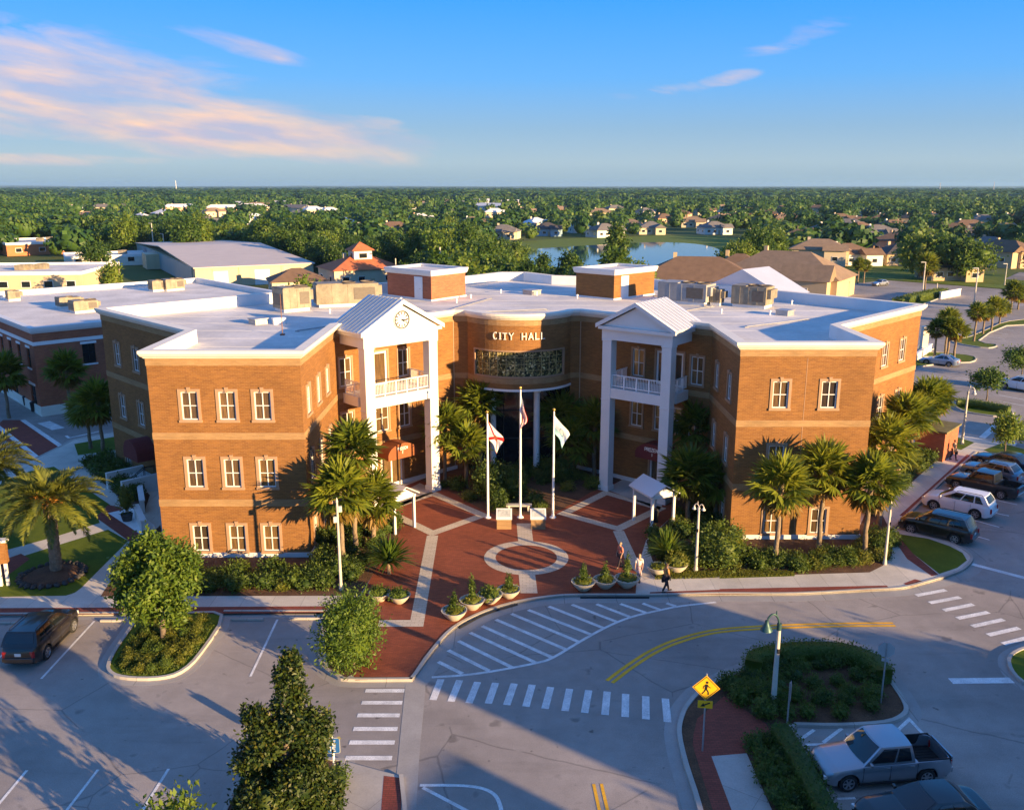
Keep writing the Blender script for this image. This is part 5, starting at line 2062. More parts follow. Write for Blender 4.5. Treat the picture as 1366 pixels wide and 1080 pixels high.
hedge('hedge', [(1004, 900), (1012, 888), (1060, 879), (1120, 880), (1160, 893), (1178, 912)], 1.0, .85, L_HEDGE, 'clipped curved hedge along the back of the right-hand median')
hedge('hedge', [(1038, 988), (1058, 1020), (1084, 1070), (1125, 1150)], .9, .95, L_HEDGE, 'clipped hedge beside the parked silver pickup, lit at its top')
hedge('hedge', [(1276, 541), (1300, 543), (1346, 551)], 1.1, .8, L_HEDGE, 'low clipped hedge along the island under the young round tree', dens=60)
hedge('hedge', [(80, 546), (98, 543), (130, 541)], 1.4, 1.0, L_SHRUB, 'dark hedge at the foot of the neighbouring red brick building', dens=50)
hedge('hedge', [(1196, 408), (1220, 401), (1258, 393)], 2.2, 1.4, L_HEDGE, 'loose hedge beyond the roof edge of the right wing', dens=22, leaf=.25)
hedge('hedge', [(1352, 586), (1376, 572)], 1.2, .9, L_HEDGE, 'short dark hedge at the right photo edge', dens=50)

# ---- grass blades on the near lawns, one mass each
def blades(poly, n, mat, z, px=True, hgt=.09, label='short mown grass of the lawn'):
    P = Gp(poly, z) if px else poly
    rg = np.random.default_rng(n)
    xs, ys = [p[0] for p in P], [p[1] for p in P]
    pts = []
    while len(pts) < n:
        q = (rg.uniform(min(xs), max(xs)), rg.uniform(min(ys), max(ys)))
        if inside(q, P):
            pts.append((*q, z))
    C = np.array(pts)
    D = rnd_dirs(n, rg) * .6 + np.array([0, 0, 1.0])
    V, F = quads(C, D, rnd_dirs(n, rg), hgt * (.6 + .8 * rg.random(n)), .05, .2)
    o = link(npmesh('grass', V, F, mat), 'grass')
    tag(o, label, 'grass', None, 'stuff')


L_GRASS = leafmat('grass_blades', [(.035, .07, .010), (.06, .10, .014), (.095, .13, .02), (.13, .15, .026)], trans=.3)
blades([(874, 773), (876, 764), (1000, 761), (1058, 763), (1058, 768)], 5000, L_GOLD, Z2, hgt=.14, label='yellowish ground cover along the front pavement right of the plaza')
blades([(188, 836), (165, 862), (152, 886), (166, 900), (208, 901), (238, 893), (264, 868), (288, 832)], 7000, L_GRASS, .104, hgt=.12, label='grass and ground cover of the kerbed tree island')
# ---------------------------------------------------------------- things on the roofs
def ac_unit(px, py, rz, L_, w, h, label, z=ZDECK, mat=None, fans=2, group='rooftop air conditioning units', pos=None):
    x, y = G(px, py, z) if pos is None else pos
    t = thing('air_conditioner', label, 'air conditioner', (x, y, z), rz, group)
    m = MB(); m.box((0, 0, .14), (L_ * .92, w * .9, .28)); m.build('base', WHITE, t)
    m = MB()
    m.box((0, 0, .28 + h / 2), (L_, w, h))
    m.box((-L_ * .28, 0, .28 + h + .04), (L_ * .4, w * 1.02, .08))
    m.box((L_ / 2 + .18, 0, .28 + h * .62), (.36, w * .8, h * .5))
    for k in range(1, 4):
        m.box((-L_ / 2 + L_ * k / 4, -w / 2 - .012, .28 + h / 2), (.04, .02, h * .94))
        m.box((-L_ / 2 + L_ * k / 4, w / 2 + .012, .28 + h / 2), (.04, .02, h * .94))
    b = m.build('casing', mat or ACMETAL, t)
    bv = b.modifiers.new('b', 'BEVEL'); bv.width = .025; bv.segments = 1
    m = MB()
    m.box((L_ * .27, -w / 2 - .016, .28 + h * .5), (L_ * .34, .03, h * .6))
    m.box((L_ * .27, w / 2 + .016, .28 + h * .5), (L_ * .34, .03, h * .6))
    m.box((-L_ / 2 - .016, 0, .28 + h * .45), (.03, w * .74, h * .55))
    m.build('louvre', ACDARK, t)
    for k in range(fans):
        m = MB()
        m.lathe([(w * .28, 0), (w * .30, .10), (w * .27, .12), (w * .26, .03)], 18, (L_ * (.05 + .3 * k), 0, .28 + h))
        m.build('fan', ACDARK, t, smooth=40)
    return t


ac_unit(390, 414, R(40), 2.6, 2.1, 1.75, 'boxy beige rooftop unit nearest the left wing edge')
ac_unit(462, 407, R(20), 5.6, 2.2, 1.75, 'long beige rooftop unit between the boxy unit and the left stair head')
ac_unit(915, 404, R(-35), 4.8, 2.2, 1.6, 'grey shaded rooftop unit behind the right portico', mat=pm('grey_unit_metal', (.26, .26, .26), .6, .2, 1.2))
ac_unit(1003, 409, R(-35), 3.2, 2.1, 1.6, 'beige rooftop unit at the right end, before the white rear gable')
ac_unit(956, 407, R(-35), 1.0, 1.0, 1.2, 'small pale rooftop unit between the two larger right-hand units', fans=0)
ZADJ = 8.5
ac_unit(112, 416, R(45), 2.8, 1.9, 1.1, 'low beige unit at the near edge of the neighbouring flat roof', ZADJ)
ac_unit(92, 410, R(45), 2.6, 1.6, 1.0, 'long low beige unit behind the near one on the neighbouring roof', ZADJ, fans=1)
ac_unit(211, 388, R(45), 2.2, 1.6, 1.2, 'left one of the two paired units on the neighbouring roof', ZADJ, fans=1)
ac_unit(231, 387, R(45), 2.8, 1.8, 1.3, 'right one of the two paired units on the neighbouring roof', ZADJ)
ac_unit(18, 401, R(45), 1.5, 1.2, 1.0, 'small single unit far left on the neighbouring roof', ZADJ, fans=1)
# mast and little vent pipes
x, y = G(377, 447, ZDECK)
t = thing('aerial_mast', 'thin dark aerial mast standing on the left wing roof', 'mast', (x, y, ZDECK))
m = MB(); m.tube([(0, 0, 0), (0, 0, 3.0)], [.035, .02], 6); m.box((0, 0, .05), (.3, .3, .1)); m.build('pole', pm('rusty_metal', (.22, .10, .06), .8, .2, 4), t)
VG = 'vent pipes on the hall roof'
m = MB(); m.lathe([(.07, 0), (.07, .26), (.11, .28), (.11, .36), (.03, .40)], 10); o = m.build('vent_pipe', WHITE2, smooth=40); VP = o.data; bpy.data.objects.remove(o)
for k, (px, py) in enumerate(((355, 432), (440, 418), (609, 404), (628, 398), (700, 392), (716, 394), (668, 391), (1056, 406), (1045, 398), (1027, 420), (895, 414), (962, 418), (770, 398), (535, 402), (508, 392))):
    o = link(VP, 'vent_pipe', None, (*G(px, py, ZDECK), ZDECK))
    tag(o, 'short white vent pipe standing on the pale hall roof', 'vent pipe', VG)
t = thing('roof_curb', 'small white box vent on the left wing roof beside the mast', 'roof vent', (*G(372, 432, ZDECK), ZDECK), R(30))
m = MB(); m.box((0, 0, .2), (.9, .5, .4)); m.box((.0, 0, .45), (1.0, .6, .1)); m.box((.5, .3, .12), (.3, .3, .24)); m.build('cap', WHITE2, t)

# ---------------------------------------------------------------- neighbouring buildings
ADJ = thing('brick_office', 'two storey red brick building with white parapet left of the city hall', 'building')
c0 = Vector((-48.4, 89.2))
da, db = Vector((.735, .678)), Vector((-.678, .735))
pa = lambda a, b: tuple(c0 + da * a + db * b)
AP = [pa(0, 0), pa(34, 0), pa(34, 38), pa(0, 38)]
wl = MB()
hol = [(4.6, 5.9, 4.9, 7.0), (9.6, 11.4, 4.9, 7.2), (9.2, 12.2, .6, 3.3)]
wallseg(wl, AP[0], AP[1], 0, 8.9, hol, rev=.2)
hl = []
Lw = 38
for k in range(10):
    u = Lw - 2.2 - k * 3.4
    hl.append((u - .55, u + .55, 4.8, 6.9))
    if k % 2 == 0:
        hl.append((u - .9, u + .9, .3, 3.0))
wallseg(wl, AP[3], AP[0], 0, 8.9, hl, rev=.2)
wallseg(wl, AP[1], AP[2], 0, 8.9)
wallseg(wl, AP[2], AP[3], 0, 8.9)
wl.build('wall', BRICKR, ADJ)
for (p, q, hs_) in ((AP[0], AP[1], hol), (AP[3], AP[0], hl)):
    p_, q_ = Vector(p), Vector(q)
    d = (q_ - p_).normalized()
    an = math.atan2(d.y, d.x)
    for h in hs_:
        u = (h[0] + h[1]) / 2
        s = MB(); w = h[1] - h[0]; hh = h[3] - h[2]
        s.box((0, -.02, hh + .12), (w + .3, .1, .24)); s.box((0, -.03, -.08), (w + .24, .12, .16))
        so = s.build('window', WHITE2, ADJ, loc=(p_.x + d.x * u, p_.y + d.y * u, h[2])); so.rotation_euler.z = an
        g = MB(); g.face([(-w / 2 + .03, .12, .03), (w / 2 - .03, .12, .03), (w / 2 - .03, .12, hh - .03), (-w / 2 + .03, .12, hh - .03)]); g.build('pane', ADJGLASS, so)
        f = MB(); f.box((0, .09, hh / 2), (.05, .05, hh - .05)); f.box((0, .09, hh * .55), (w - .05, .04, .05)); f.build('frame', BLACK, so)
for nm, prof, mt in (('cornice', [(0, 8.55), (.12, 8.6), (.22, 8.8), (.26, 9.0), (.26, 9.2), (-.4, 9.2), (-.4, 8.4)], WHITE), ('band', [(0, 7.35), (.06, 7.36), (.06, 7.72), (0, 7.73)], WHITE2), ('plinth', [(0, 0), (.08, 0), (.08, 1.0), (0, 1.02)], CREAM)):
    m = MB(); ringprof(m, AP, prof); m.build(nm, mt, ADJ)
m = MB(); m.face([(*p, ZADJ) for p in offset(AP, .3, True)]); m.build('roof', MEMB, ADJ)
for u, w in ((31.5, 2.6), (22.5, 2.2), (13, 2.2)):
    m = MB()
    m.mesh([(-w / 2, 0, 3.6), (w / 2, 0, 3.6), (w / 2, -1.2, 2.7), (-w / 2, -1.2, 2.7), (-w / 2, -1.2, 2.45), (w / 2, -1.2, 2.45), (-w / 2, 0, 2.5), (w / 2, 0, 2.5)], [(3, 2, 1, 0), (4, 5, 2, 3), (0, 6, 4, 3), (1, 2, 5, 7)])
    p_, q_ = Vector(AP[3]), Vector(AP[0]); d = (q_ - p_).normalized()
    o = m.build('awning', BLACK, ADJ, loc=(p_.x + d.x * u + d.y * .03, p_.y + d.y * u - d.x * .03, 0)); o.rotation_euler.z = math.atan2(d.y, d.x)
m = MB(); p_, q_ = Vector(AP[0]), Vector(AP[1]); d = (q_ - p_).normalized(); w = 3.4
m.mesh([(-w / 2, 0, 4.2), (w / 2, 0, 4.2), (w / 2, -1.1, 3.3), (-w / 2, -1.1, 3.3), (-w / 2, -1.1, 3.05), (w / 2, -1.1, 3.05), (-w / 2, 0, 3.1), (w / 2, 0, 3.1)], [(3, 2, 1, 0), (4, 5, 2, 3), (0, 6, 4, 3), (1, 2, 5, 7)])
o = m.build('awning', BLACK, ADJ, loc=(p_.x + d.x * 10.7 + d.y * .03, p_.y + d.y * 10.7 - d.x * .03, 0)); o.rotation_euler.z = math.atan2(d.y, d.x)

# metal warehouse
WH = thing('warehouse', 'large tan metal warehouse with a low grey gabled roof behind the left wing', 'warehouse')
n0 = Vector(G(262, 384)); r0 = Vector(G(419, 376)); zh = ZAT(357, n0.y)
dr = (r0 - n0); lw = dr.length; dr.normalize()
dl = Vector((-dr.y, dr.x)); l0 = Vector(G(171, 346, zh)); ll = max(30, (l0 - n0).dot(dl))
ll = min(range(20, 110), key=lambda k: abs(prj(*(n0 + dl * k), zh)[0] - 172))
WT = pm('tan_metal_wall', (.52, .43, .27), .6, .06, .3, stretch=(4, 4, .2))
TEAL = pm('grey_teal_metal', (.28, .33, .33), .6, .06, .3)
P = [n0, n0 + dr * lw, n0 + dr * lw + dl * ll, n0 + dl * ll]
m = MB(); m.prism([tuple(p) for p in P], 0, zh); m.build('wall', WT, WH)
rg_ = zh + 2.0
mid0, mid1 = n0 + dl * ll / 2, n0 + dr * lw + dl * ll / 2
ov = .4
m = MB()
vs = [(*(P[0] - dr * ov - dl * ov), zh + .02), (*(P[1] + dr * ov - dl * ov), zh + .02), (*(mid1 + dr * ov), rg_), (*(mid0 - dr * ov), rg_), (*(P[3] - dr * ov + dl * ov), zh + .02), (*(P[2] + dr * ov + dl * ov), zh + .02)]
m.mesh(vs + [(x, y, z - .25) for x, y, z in vs], [(0, 1, 2, 3), (3, 2, 5, 4), (9, 8, 7, 6), (10, 11, 8, 9), (0, 6, 7, 1), (4, 5, 11, 10), (0, 3, 9, 6), (3, 4, 10, 9), (1, 7, 8, 2), (2, 8, 11, 5)])
m.build('roof', pm('grey_metal_roof', (.56, .47, .39), .6, .06, .3), WH)
an = math.atan2(dr.y, dr.x)
for u, w, h in ((4, .25, zh - .5), (lw * .36, .25, zh - .4), (lw * .72, .25, zh - .4)):
    m = MB(); m.box((0, -.08, h / 2), (w, .14, h)); o = m.build('downpipe', WT, WH, loc=(*(n0 + dr * u), 0)); o.rotation_euler.z = an
for u in (lw * .2, lw * .55):
    m = MB(); m.box((0, -.06, 1.8), (3.6, .1, 3.6)); o = m.build('loading_door', WHITE2, WH, loc=(*(n0 + dr * u), 0)); o.rotation_euler.z = an
m = MB(); m.box((0, 0, zh * .5), (.3, ll * .94, zh * .94)); c = n0 + dl * ll / 2 - dr * .1; o = m.build('side_cladding', TEAL, WH, loc=(*c, 0)); o.rotation_euler.z = an
m = MB(); m.box((0, 0, zh * .47), (4, 9, zh * .9)); c = n0 + dl * ll * .55 - dr * 1.8; o = m.build('side_wing', WT, WH, loc=(*c, 0)); o.rotation_euler.z = an
m = MB(); m.box((0, 0, 2.2), (.3, 5, 4.4)); c = n0 + dl * ll * .78 - dr * .3; o = m.build('loading_door', pm('blue_grey_door', (.16, .20, .24), .5, .1, 1), WH, loc=(*c, 0)); o.rotation_euler.z = an


def flat_building(name, label, pts, h, wall, roof, cat='building', par=.5, wins=0, units=0):
    t = thing(name, label, cat)
    P = [Vector(p) for p in pts]
    m = MB(); m.prism([tuple(p) for p in P], 0, h - .02); m.build('wall', wall, t)
    P2 = [tuple(p) for p in P]
    if sum(P2[i][0] * P2[(i + 1) % 4][1] - P2[(i + 1) % 4][0] * P2[i][1] for i in range(4)) < 0:
        P2 = P2[::-1]
    m = MB(); ringprof(m, P2, [(0, h - .3), (.12, h - .25), (.12, h + par), (-.3, h + par), (-.3, h)]); m.build('parapet', WHITE2, t)
    m = MB(); m.face([(*p, h + .01) for p in offset(P2, .2, True)]); m.build('roof', MEMB, t)
    d = (P[1] - P[0]); L_ = d.length; d.normalize(); nn = Vector((d.y, -d.x))
    for k in range(wins):
        c = P[0] + d * (L_ * (k + .5) / wins) + nn * .03
        w_ = MB(); w_.box((0, 0, 0), (2.0, .1, 1.5)); o = w_.build('window', WHITE2, t, loc=(*c, 1.9)); o.rotation_euler.z = math.atan2(d.y, d.x)
        g = MB(); g.box((0, -.052, 0), (1.8, .02, 1.3)); g.build('pane', ADJGLASS, o)
    rg = random.Random(int(abs(P[0].x) * 7))
    for k in range(units):
        c = P[0].lerp(P[2], rg.uniform(.2, .8)).lerp(P[1].lerp(P[3], .5), rg.random() * .5)
        m = MB(); m.box((0, 0, .6), (2.2, 1.6, 1.2)); m.box((.3, 0, 1.25), (1.0, 1.0, .12)); m.build('roof_unit', ACMETAL, t, loc=(c.x, c.y, h))
    return t


TANW = pm('tan_stucco', (.52, .40, .26), .85, .06, .4)
ORW = pm('orange_brick_far', (.45, .155, .06), .85, .1, .4)
a = Vector(G(-70, 392)); b = Vector(G(111, 390)); dd = (b - a).normalized(); nn = Vector((-dd.y, dd.x))
flat_building('tan_shop', 'long tan flat-roofed building beyond the neighbouring white roof, far left', [a, b, b + nn * 26, a + nn * 26], ZAT(365, b.y), TANW, MEMB, wins=6, units=4)
a = Vector(G(10, 342)); b = Vector(G(132, 337)); dd = (b - a).normalized(); nn = Vector((-dd.y, dd.x))
flat_building('orange_store', 'orange brick flat-roofed store in the far left distance', [a, b, b + nn * 30, a + nn * 30], ZAT(322, b.y), ORW, MEMB, wins=4, units=3)
a = Vector(G(88, 357)); b = Vector(G(226, 352)); dd = (b - a).normalized(); nn = Vector((-dd.y, dd.x))
flat_building('cream_store', 'low cream building with white roof left of the tan warehouse', [a, b, b + nn * 18, a + nn * 18], ZAT(340, b.y), CREAM, MEMB, wins=4, units=2)

# houses ------------------------------------------------------------
ROOFS = {'brown': pm('brown_shingle', (.155, .095, .058), .9, .15, .8, fine=.12), 'grey': pm('grey_shingle', (.16, .145, .135), .9, .15, .8, fine=.12), 'tan': pm('tan_shingle', (.24, .165, .105), .9, .15, .8, fine=.12),
         'terracotta': pm('terracotta_tile', (.42, .13, .05), .85, .15, 1, fine=.15), 'white': pm('white_roof', (.66, .65, .63), .7, .06, .6), 'dark': pm('dark_shingle', (.075, .065, .06), .9, .15, .8)}
WALLS = {'cream': pm('cream_stucco', (.60, .50, .35), .85, .06, .5), 'white': pm('white_stucco', (.68, .66, .60), .85, .05, .5), 'tan': pm('buff_stucco', (.50, .37, .22), .85, .06, .5), 'peach': pm('peach_stucco', (.56, .36, .22), .85, .06, .5), 'blue': pm('blue_siding', (.30, .42, .50), .8, .05, .5)}


def house(x, y, w, d, rz, h, rh, roof, wall, label, group=None, name='house', gable=False, wing=True, cat='house'):
    t = thing(name, label, cat, (x, y, 0), rz, group)
    m = MB(); m.box((0, 0, h / 2 - .05), (w, d, h + .1))
    if wing:
        m.box((w * .27, -d * .5 - 1.5, h / 2 - .06), (w * .36, 3.0, h + .08))
    m.build('wall', WALLS[wall], t)
    r = MB(); o = .6
    def hip(cx, cy, ww, dd, z, hh, gb):
        a, b = ww / 2 + o, dd / 2 + o
        if a >= b:
            k = a if gb else max(a - b, .3)
            rd = [(cx - k, cy, z + hh), (cx + k, cy, z + hh)]
            v = [(cx - a, cy - b, z), (cx + a, cy - b, z), (cx + a, cy + b, z), (cx - a, cy + b, z)] + rd
            f = [(0, 1, 5, 4), (1, 2, 5), (2, 3, 4, 5), (3, 0, 4), (3, 2, 1, 0)]
        else:
            k = b if gb else max(b - a, .3)
            rd = [(cx, cy - k, z + hh), (cx, cy + k, z + hh)]
            v = [(cx - a, cy - b, z), (cx + a, cy - b, z), (cx + a, cy + b, z), (cx - a, cy + b, z)] + rd
            f = [(0, 1, 4), (1, 2, 5, 4), (2, 3, 5), (3, 0, 4, 5), (3, 2, 1, 0)]
        r.mesh(v, f)
    hip(0, 0, w, d, h, rh, gable)
    if wing:
        hip(w * .27, -d * .5 - .5, w * .36, 5.0, h - .02, rh * .62, True)
    ro = r.build('roof', ROOFS[roof], t)
    c = MB(); c.box((-w * .2, d * .12, h + rh * .75), (.8, .8, rh * .8)); c.build('chimney', WALLS[wall], ro)
    for k, u in enumerate((-.34, -.12, .27)):
        yy = -d / 2 - .04 - (3.0 if (u > 0 and wing) else 0)
        g = MB(); g.box((0, 0, 0), (1.7, .08, 1.3)); wo = g.build('window', WHITE2, t, loc=(w * u, yy, h * .5))
        g = MB(); g.box((0, -.045, 0), (1.5, .02, 1.1)); g.build('pane', ADJGLASS, wo)
    g = MB(); g.box((0, 0, 1.05), (1.1, .08, 2.1)); g.build('door', WALLS['tan'], t, loc=(w * .04, -d / 2 - .05, 0))
    for u in (-.28, .28):
        g = MB(); g.box((0, 0, 0), (.08, 1.5, 1.3)); wo = g.build('window', WHITE2, t, loc=(-w / 2 - .04, d * u, h * .5))
        g = MB(); g.box((-.045, 0, 0), (.02, 1.3, 1.1)); g.build('pane', ADJGLASS, wo)
    return t


HOUSEPOS = []


def hpx(px, py, w, d, deg, h, rh, roof, wall, label, group=None, **k):
    x, y = G(px, py)
    HOUSEPOS.append((x, y, max(w, d) * .62 + 2))
    return house(x, y, w, d, R(deg), h, rh, roof, wall, label, group, **k)


# the terracotta building with its lookout
x, y = G(482, 380)
HOUSEPOS.append((x, y, 18))
t = house(x, y, 17, 13, R(28), 4.2, 3.0, 'terracotta', 'cream', 'cream building with orange tiled hip roofs and a small square lookout tower', name='tiled_house', wing=False)
m = MB(); m.box((0, 0, 7.0), (4.4, 4.4, 2.8)); m.build('tower_wall', WALLS['white'], t)
m = MB(); m.mesh([(-3, -3, 8.3), (3, -3, 8.3), (3, 3, 8.3), (-3, 3, 8.3), (0, 0, 10.3)], [(0, 1, 4), (1, 2, 4), (2, 3, 4), (3, 0, 4), (3, 2, 1, 0)]); m.build('tower_roof', ROOFS['terracotta'], t)
for k in range(4):
    a_ = k * math.pi / 2
    m = MB(); m.box((0, 0, 0), (1.9, .08, 1.1)); m.build('tower_window', ADJGLASS, t, loc=(2.22 * math.sin(a_), -2.22 * math.cos(a_), 7.1)).rotation_euler.z = a_
house_ = hpx(397, 388, 12, 10, 20, 2.6, 2.6, 'brown', 'cream', 'low building with a dark brown hip roof in front of the warehouse', wing=False)
hpx(1046, 392, 26, 16, -33, 4.2, 5.2, 'tan', 'tan', 'tan clubhouse with a big brown hip roof and front gable beyond the right wing', name='clubhouse', cat='clubhouse')
hpx(930, 392, 26, 17, -12, 3.6, 4.6, 'brown', 'tan', 'wide brown-roofed building between the lake and the white rear gable', wing=False)
hpx(985, 381, 16, 14, -20, 3.4, 4.2, 'brown', 'tan', 'brown hip-roofed building between the wide brown roof and the clubhouse', wing=False)
HL = [(1092, 352, 17, 12, -20, 'tan', 'cream', 'tan-roofed cream house right behind the clubhouse'),
      (1128, 352, 15, 12, 10, 'brown', 'white', 'white-walled brown-roofed house behind the clubhouse drive'),
      (1075, 330, 17, 12, -25, 'brown', 'tan', 'brown-roofed house at the right end of the lake meadow'),
      (1135, 338, 14, 11, -15, 'brown', 'peach', 'peach house with brown roof left of the dark evergreen clump'),
      (1198, 338, 17, 13, -35, 'brown', 'peach', 'brown-roofed two-gabled house at the head of the far street'),
      (1222, 331, 17, 13, -30, 'grey', 'tan', 'grey-roofed house beside the two-gabled brown-roofed one'),
      (1196, 352, 12, 11, 5, 'dark', 'tan', 'low dark-roofed house behind the far grass strip'),
      (1318, 340, 15, 11, -60, 'grey', 'peach', 'grey-roofed peach house near the far right edge'),
      (1338, 354, 17, 11, -60, 'brown', 'tan', 'long brown-roofed house near the far right edge, nearer to the street'),
      (1262, 372, 12, 10, 0, 'dark', 'tan', 'shaded low house behind the far grass strip at the tall light pole'),
      (1022, 312, 15, 12, -20, 'tan', 'cream', 'tan-roofed house beyond the right end of the lake'),
      (952, 312, 14, 11, 10, 'grey', 'white', 'white house with grey roof on the far lake shore'),
      (925, 303, 14, 11, -10, 'tan', 'cream', 'cream house behind the far lake shore, right part'),
      (885, 298, 14, 11, 20, 'brown', 'peach', 'peach house with brown roof behind the far lake shore'),
      (908, 291, 15, 12, -20, 'brown', 'peach', 'upper one of the peach houses behind the lake'),
      (868, 312, 13, 11, 0, 'grey', 'cream', 'grey-roofed house above the middle of the lake'),
      (840, 308, 14, 11, -15, 'tan', 'white', 'white house with tan roof above the middle of the lake'),
      (806, 316, 14, 11, 25, 'grey', 'white', 'white house with grey roof at the far shore left of the tall pond tree'),
      (768, 302, 15, 12, -10, 'tan', 'cream', 'cream house with tan roof above the left end of the lake'),
      (776, 310, 14, 11, 15, 'white', 'white', 'all-white house above the left end of the lake'),
      (730, 314, 14, 12, 0, 'dark', 'blue', 'blue-grey house with dark roof left of the lake meadow'),
      (715, 305, 13, 11, 30, 'white', 'cream', 'white-roofed house among trees left of the lake'),
      (672, 318, 14, 11, -10, 'grey', 'cream', 'grey-roofed cream house at the left end of the lake meadow'),
      (630, 304, 14, 11, 10, 'tan', 'white', 'white house in the wood above the left stair head'),
      (488, 322, 18, 12, -15, 'brown', 'white', 'white house with brown hip roof above the tiled lookout'),
      (527, 318, 17, 12, 15, 'brown', 'cream', 'brown-roofed cream house right of the white one in the wood'),
      (458, 305, 15, 11, 0, 'white', 'white', 'white-roofed building in the wood above the tan warehouse')]
for px, py, w, d, deg, rf, wa, lab in HL:
    hpx(px, py, w, d, deg, 3.3 if w < 17 else 4.6, 3.0, rf, wa, lab)
rg = random.Random(5)
HG = 'distant houses among the trees'
for k, (px, py) in enumerate([(300, 283), (318, 277), (335, 281), (352, 279), (372, 276), (395, 283), (410, 278), (418, 286), (285, 289), (545, 275), (560, 279), (600, 273), (615, 276), (640, 272), (680, 274), (655, 280), (180, 290), (190, 300), (240, 282), (120, 296), (275, 305), (340, 300),
                                (860, 289), (940, 287), (960, 283), (1000, 289), (1040, 285), (1090, 284), (1120, 300), (1160, 292), (1180, 300), (1050, 300), (985, 298), (1145, 316), (1250, 298), (1310, 302), (700, 288), (750, 286), (800, 290), (820, 284), (1000, 300), (1080, 308), (1105, 318), (1150, 306), (1170, 322), (1235, 308), (1265, 318), (1290, 312), (1340, 318), (1350, 300), (1215, 300), (1190, 312), (1128, 310), (1020, 293), (965, 300), (1300, 326), (660, 290), (600, 292), (560, 300), (440, 288), (150, 282), (220, 292), (100, 284)]):
    far = py < 284
    rf = rg.choice(['brown', 'tan', 'grey', 'brown']) if px > 700 else rg.choice(['white', 'tan', 'white', 'grey'])
    wa = rg.choice(['cream', 'white', 'peach'])
    lab = {'brown': 'small distant house with brown roof half hidden among the trees', 'tan': 'small distant house with tan roof half hidden among the trees', 'grey': 'small distant house with grey roof half hidden among the trees', 'white': 'small distant white-roofed building half hidden among the trees'}[rf]
    hpx(px, py, rg.uniform(13, 17) * ((2.4 if px < 700 else 1.35) if far else 1.1), 11, rg.uniform(-40, 40), 4.0, 3.0, rf, wa, lab, HG)

# ---------------------------------------------------------------- background trees
TV = []
for s in range(7):
    rx, rz = [(4.2, 3.6), (3.6, 4.2), (4.8, 3.8), (3.2, 4.6), (4.4, 4.4), (2.6, 5.0), (5.2, 3.6)][s]
    z0 = rz + 1.6
    me = crown_mesh('crown', L_OAK if s % 3 else L_LIGHT, rx, rx, rz, 190, 14, .70, .42, .50, z0, seed=200 + s, core=.52, lobes=8)
    tm = trunk_mesh('trunk', z0 + rz, .24, rx, rz, z0, 5, 200 + s).build('trunk', BARK, smooth=60)
    TV.append((me, tm.data, rx, z0 + rz))
    bpy.data.objects.remove(tm)
KIND = ['rounded dark green', 'tall pale green', 'broad dark green', 'slender dark green', 'full mid green', 'tall narrow dark green', 'wide spreading dark green']
Emain = [(30, 40), (150, 40), (150, 150), (78, 205), (46, 190), (30, 175), (36, 110)]
EXCL = [Emain, [(-60, 84), (-40, 50), (40, 50), (40, 110), (10, 130), (-25, 125)], [tuple(p) for p in offset(AP, -5, True)], [tuple(n0 - dr * 8 - dl * 6), tuple(n0 + dr * (lw + 4) - dl * 6), tuple(n0 + dr * (lw + 4) + dl * (ll + 4)), tuple(n0 - dr * 8 + dl * (ll + 4))], LAKE,
        [tuple(G(-80, 396)), tuple(G(125, 394)), tuple(G(125, 352)), tuple(G(-80, 352))], [tuple(G(5, 345)), tuple(G(140, 341)), tuple(G(140, 322)), tuple(G(5, 322))], [tuple(G(80, 360)), tuple(G(232, 356)), tuple(G(232, 344)), tuple(G(80, 344))],
        Gp([(1140, 378), (1366, 392), (1430, 396), (1430, 377), (1366, 375), (1184, 364), (1140, 362)]), Gp([(1060, 405), (1160, 392), (1160, 375), (1115, 383), (1060, 395)])]


def free(x, y, r):
    for P in EXCL:
        if inside((x, y), P):
            return False
    for hx, hy, hr in HOUSEPOS:
        if (x - hx) ** 2 + (y - hy) ** 2 < (hr + r * .55) ** 2:
            return False
    return True


# what must stay in sight: windows of the view (pixels) and the depth of what stands there
KEEP = [(168, 422, 333, 392, 236), (-60, 122, 350, 396, 225), (-60, 134, 316, 345, 314), (84, 230, 334, 362, 262), (435, 522, 338, 385, 222), (700, 962, 324, 352, 256), (655, 990, 312, 326, 330), (1030, 1135, 345, 395, 190), (1150, 1380, 366, 396, 215), (860, 1010, 342, 392, 180)]
for hx_, hy_, hr_ in HOUSEPOS:
    a_ = prj(hx_, hy_, 0)
    k_ = FPX / a_[2]
    if a_[1] < 360:
        KEEP.append((a_[0] - hr_ * .62 * k_, a_[0] + hr_ * .62 * k_, a_[1] - 6.5 * k_, a_[1] - .5 * k_, hy_ - 3))


def blocks(x, y, r, h):
    a_ = prj(x, y, h)
    b_ = prj(x, y, 1.0)
    k_ = r * FPX / a_[2]
    for x0, x1, y0, y1, d_ in KEEP:
        if y < d_ and a_[0] + k_ * .8 > x0 and a_[0] - k_ * .8 < x1 and a_[1] < y1 - 1 and b_[1] > y0 + 1:
            return True
    return False


def area_name(px, py, y):
    if y < 175:
        return ('close behind the city hall roof, left of the stair heads' if px < 560 else 'close behind the city hall roof, between the stair heads' if px < 880 else 'close behind the right wing roof')
    if px < 170:
        return 'among the flat-roofed stores on the far left'
    if px < 430:
        return 'behind the tan warehouse'
    if px < 560:
        return 'around the tiled lookout house'
    if px < 720:
        return 'in the thick wood left of the lake'
    if px < 980:
        return 'near the shore of the lake'
    if px < 1150:
        return 'around the clubhouse'
    return 'among the houses on the far right'


TP = []
rg = random.Random(99)


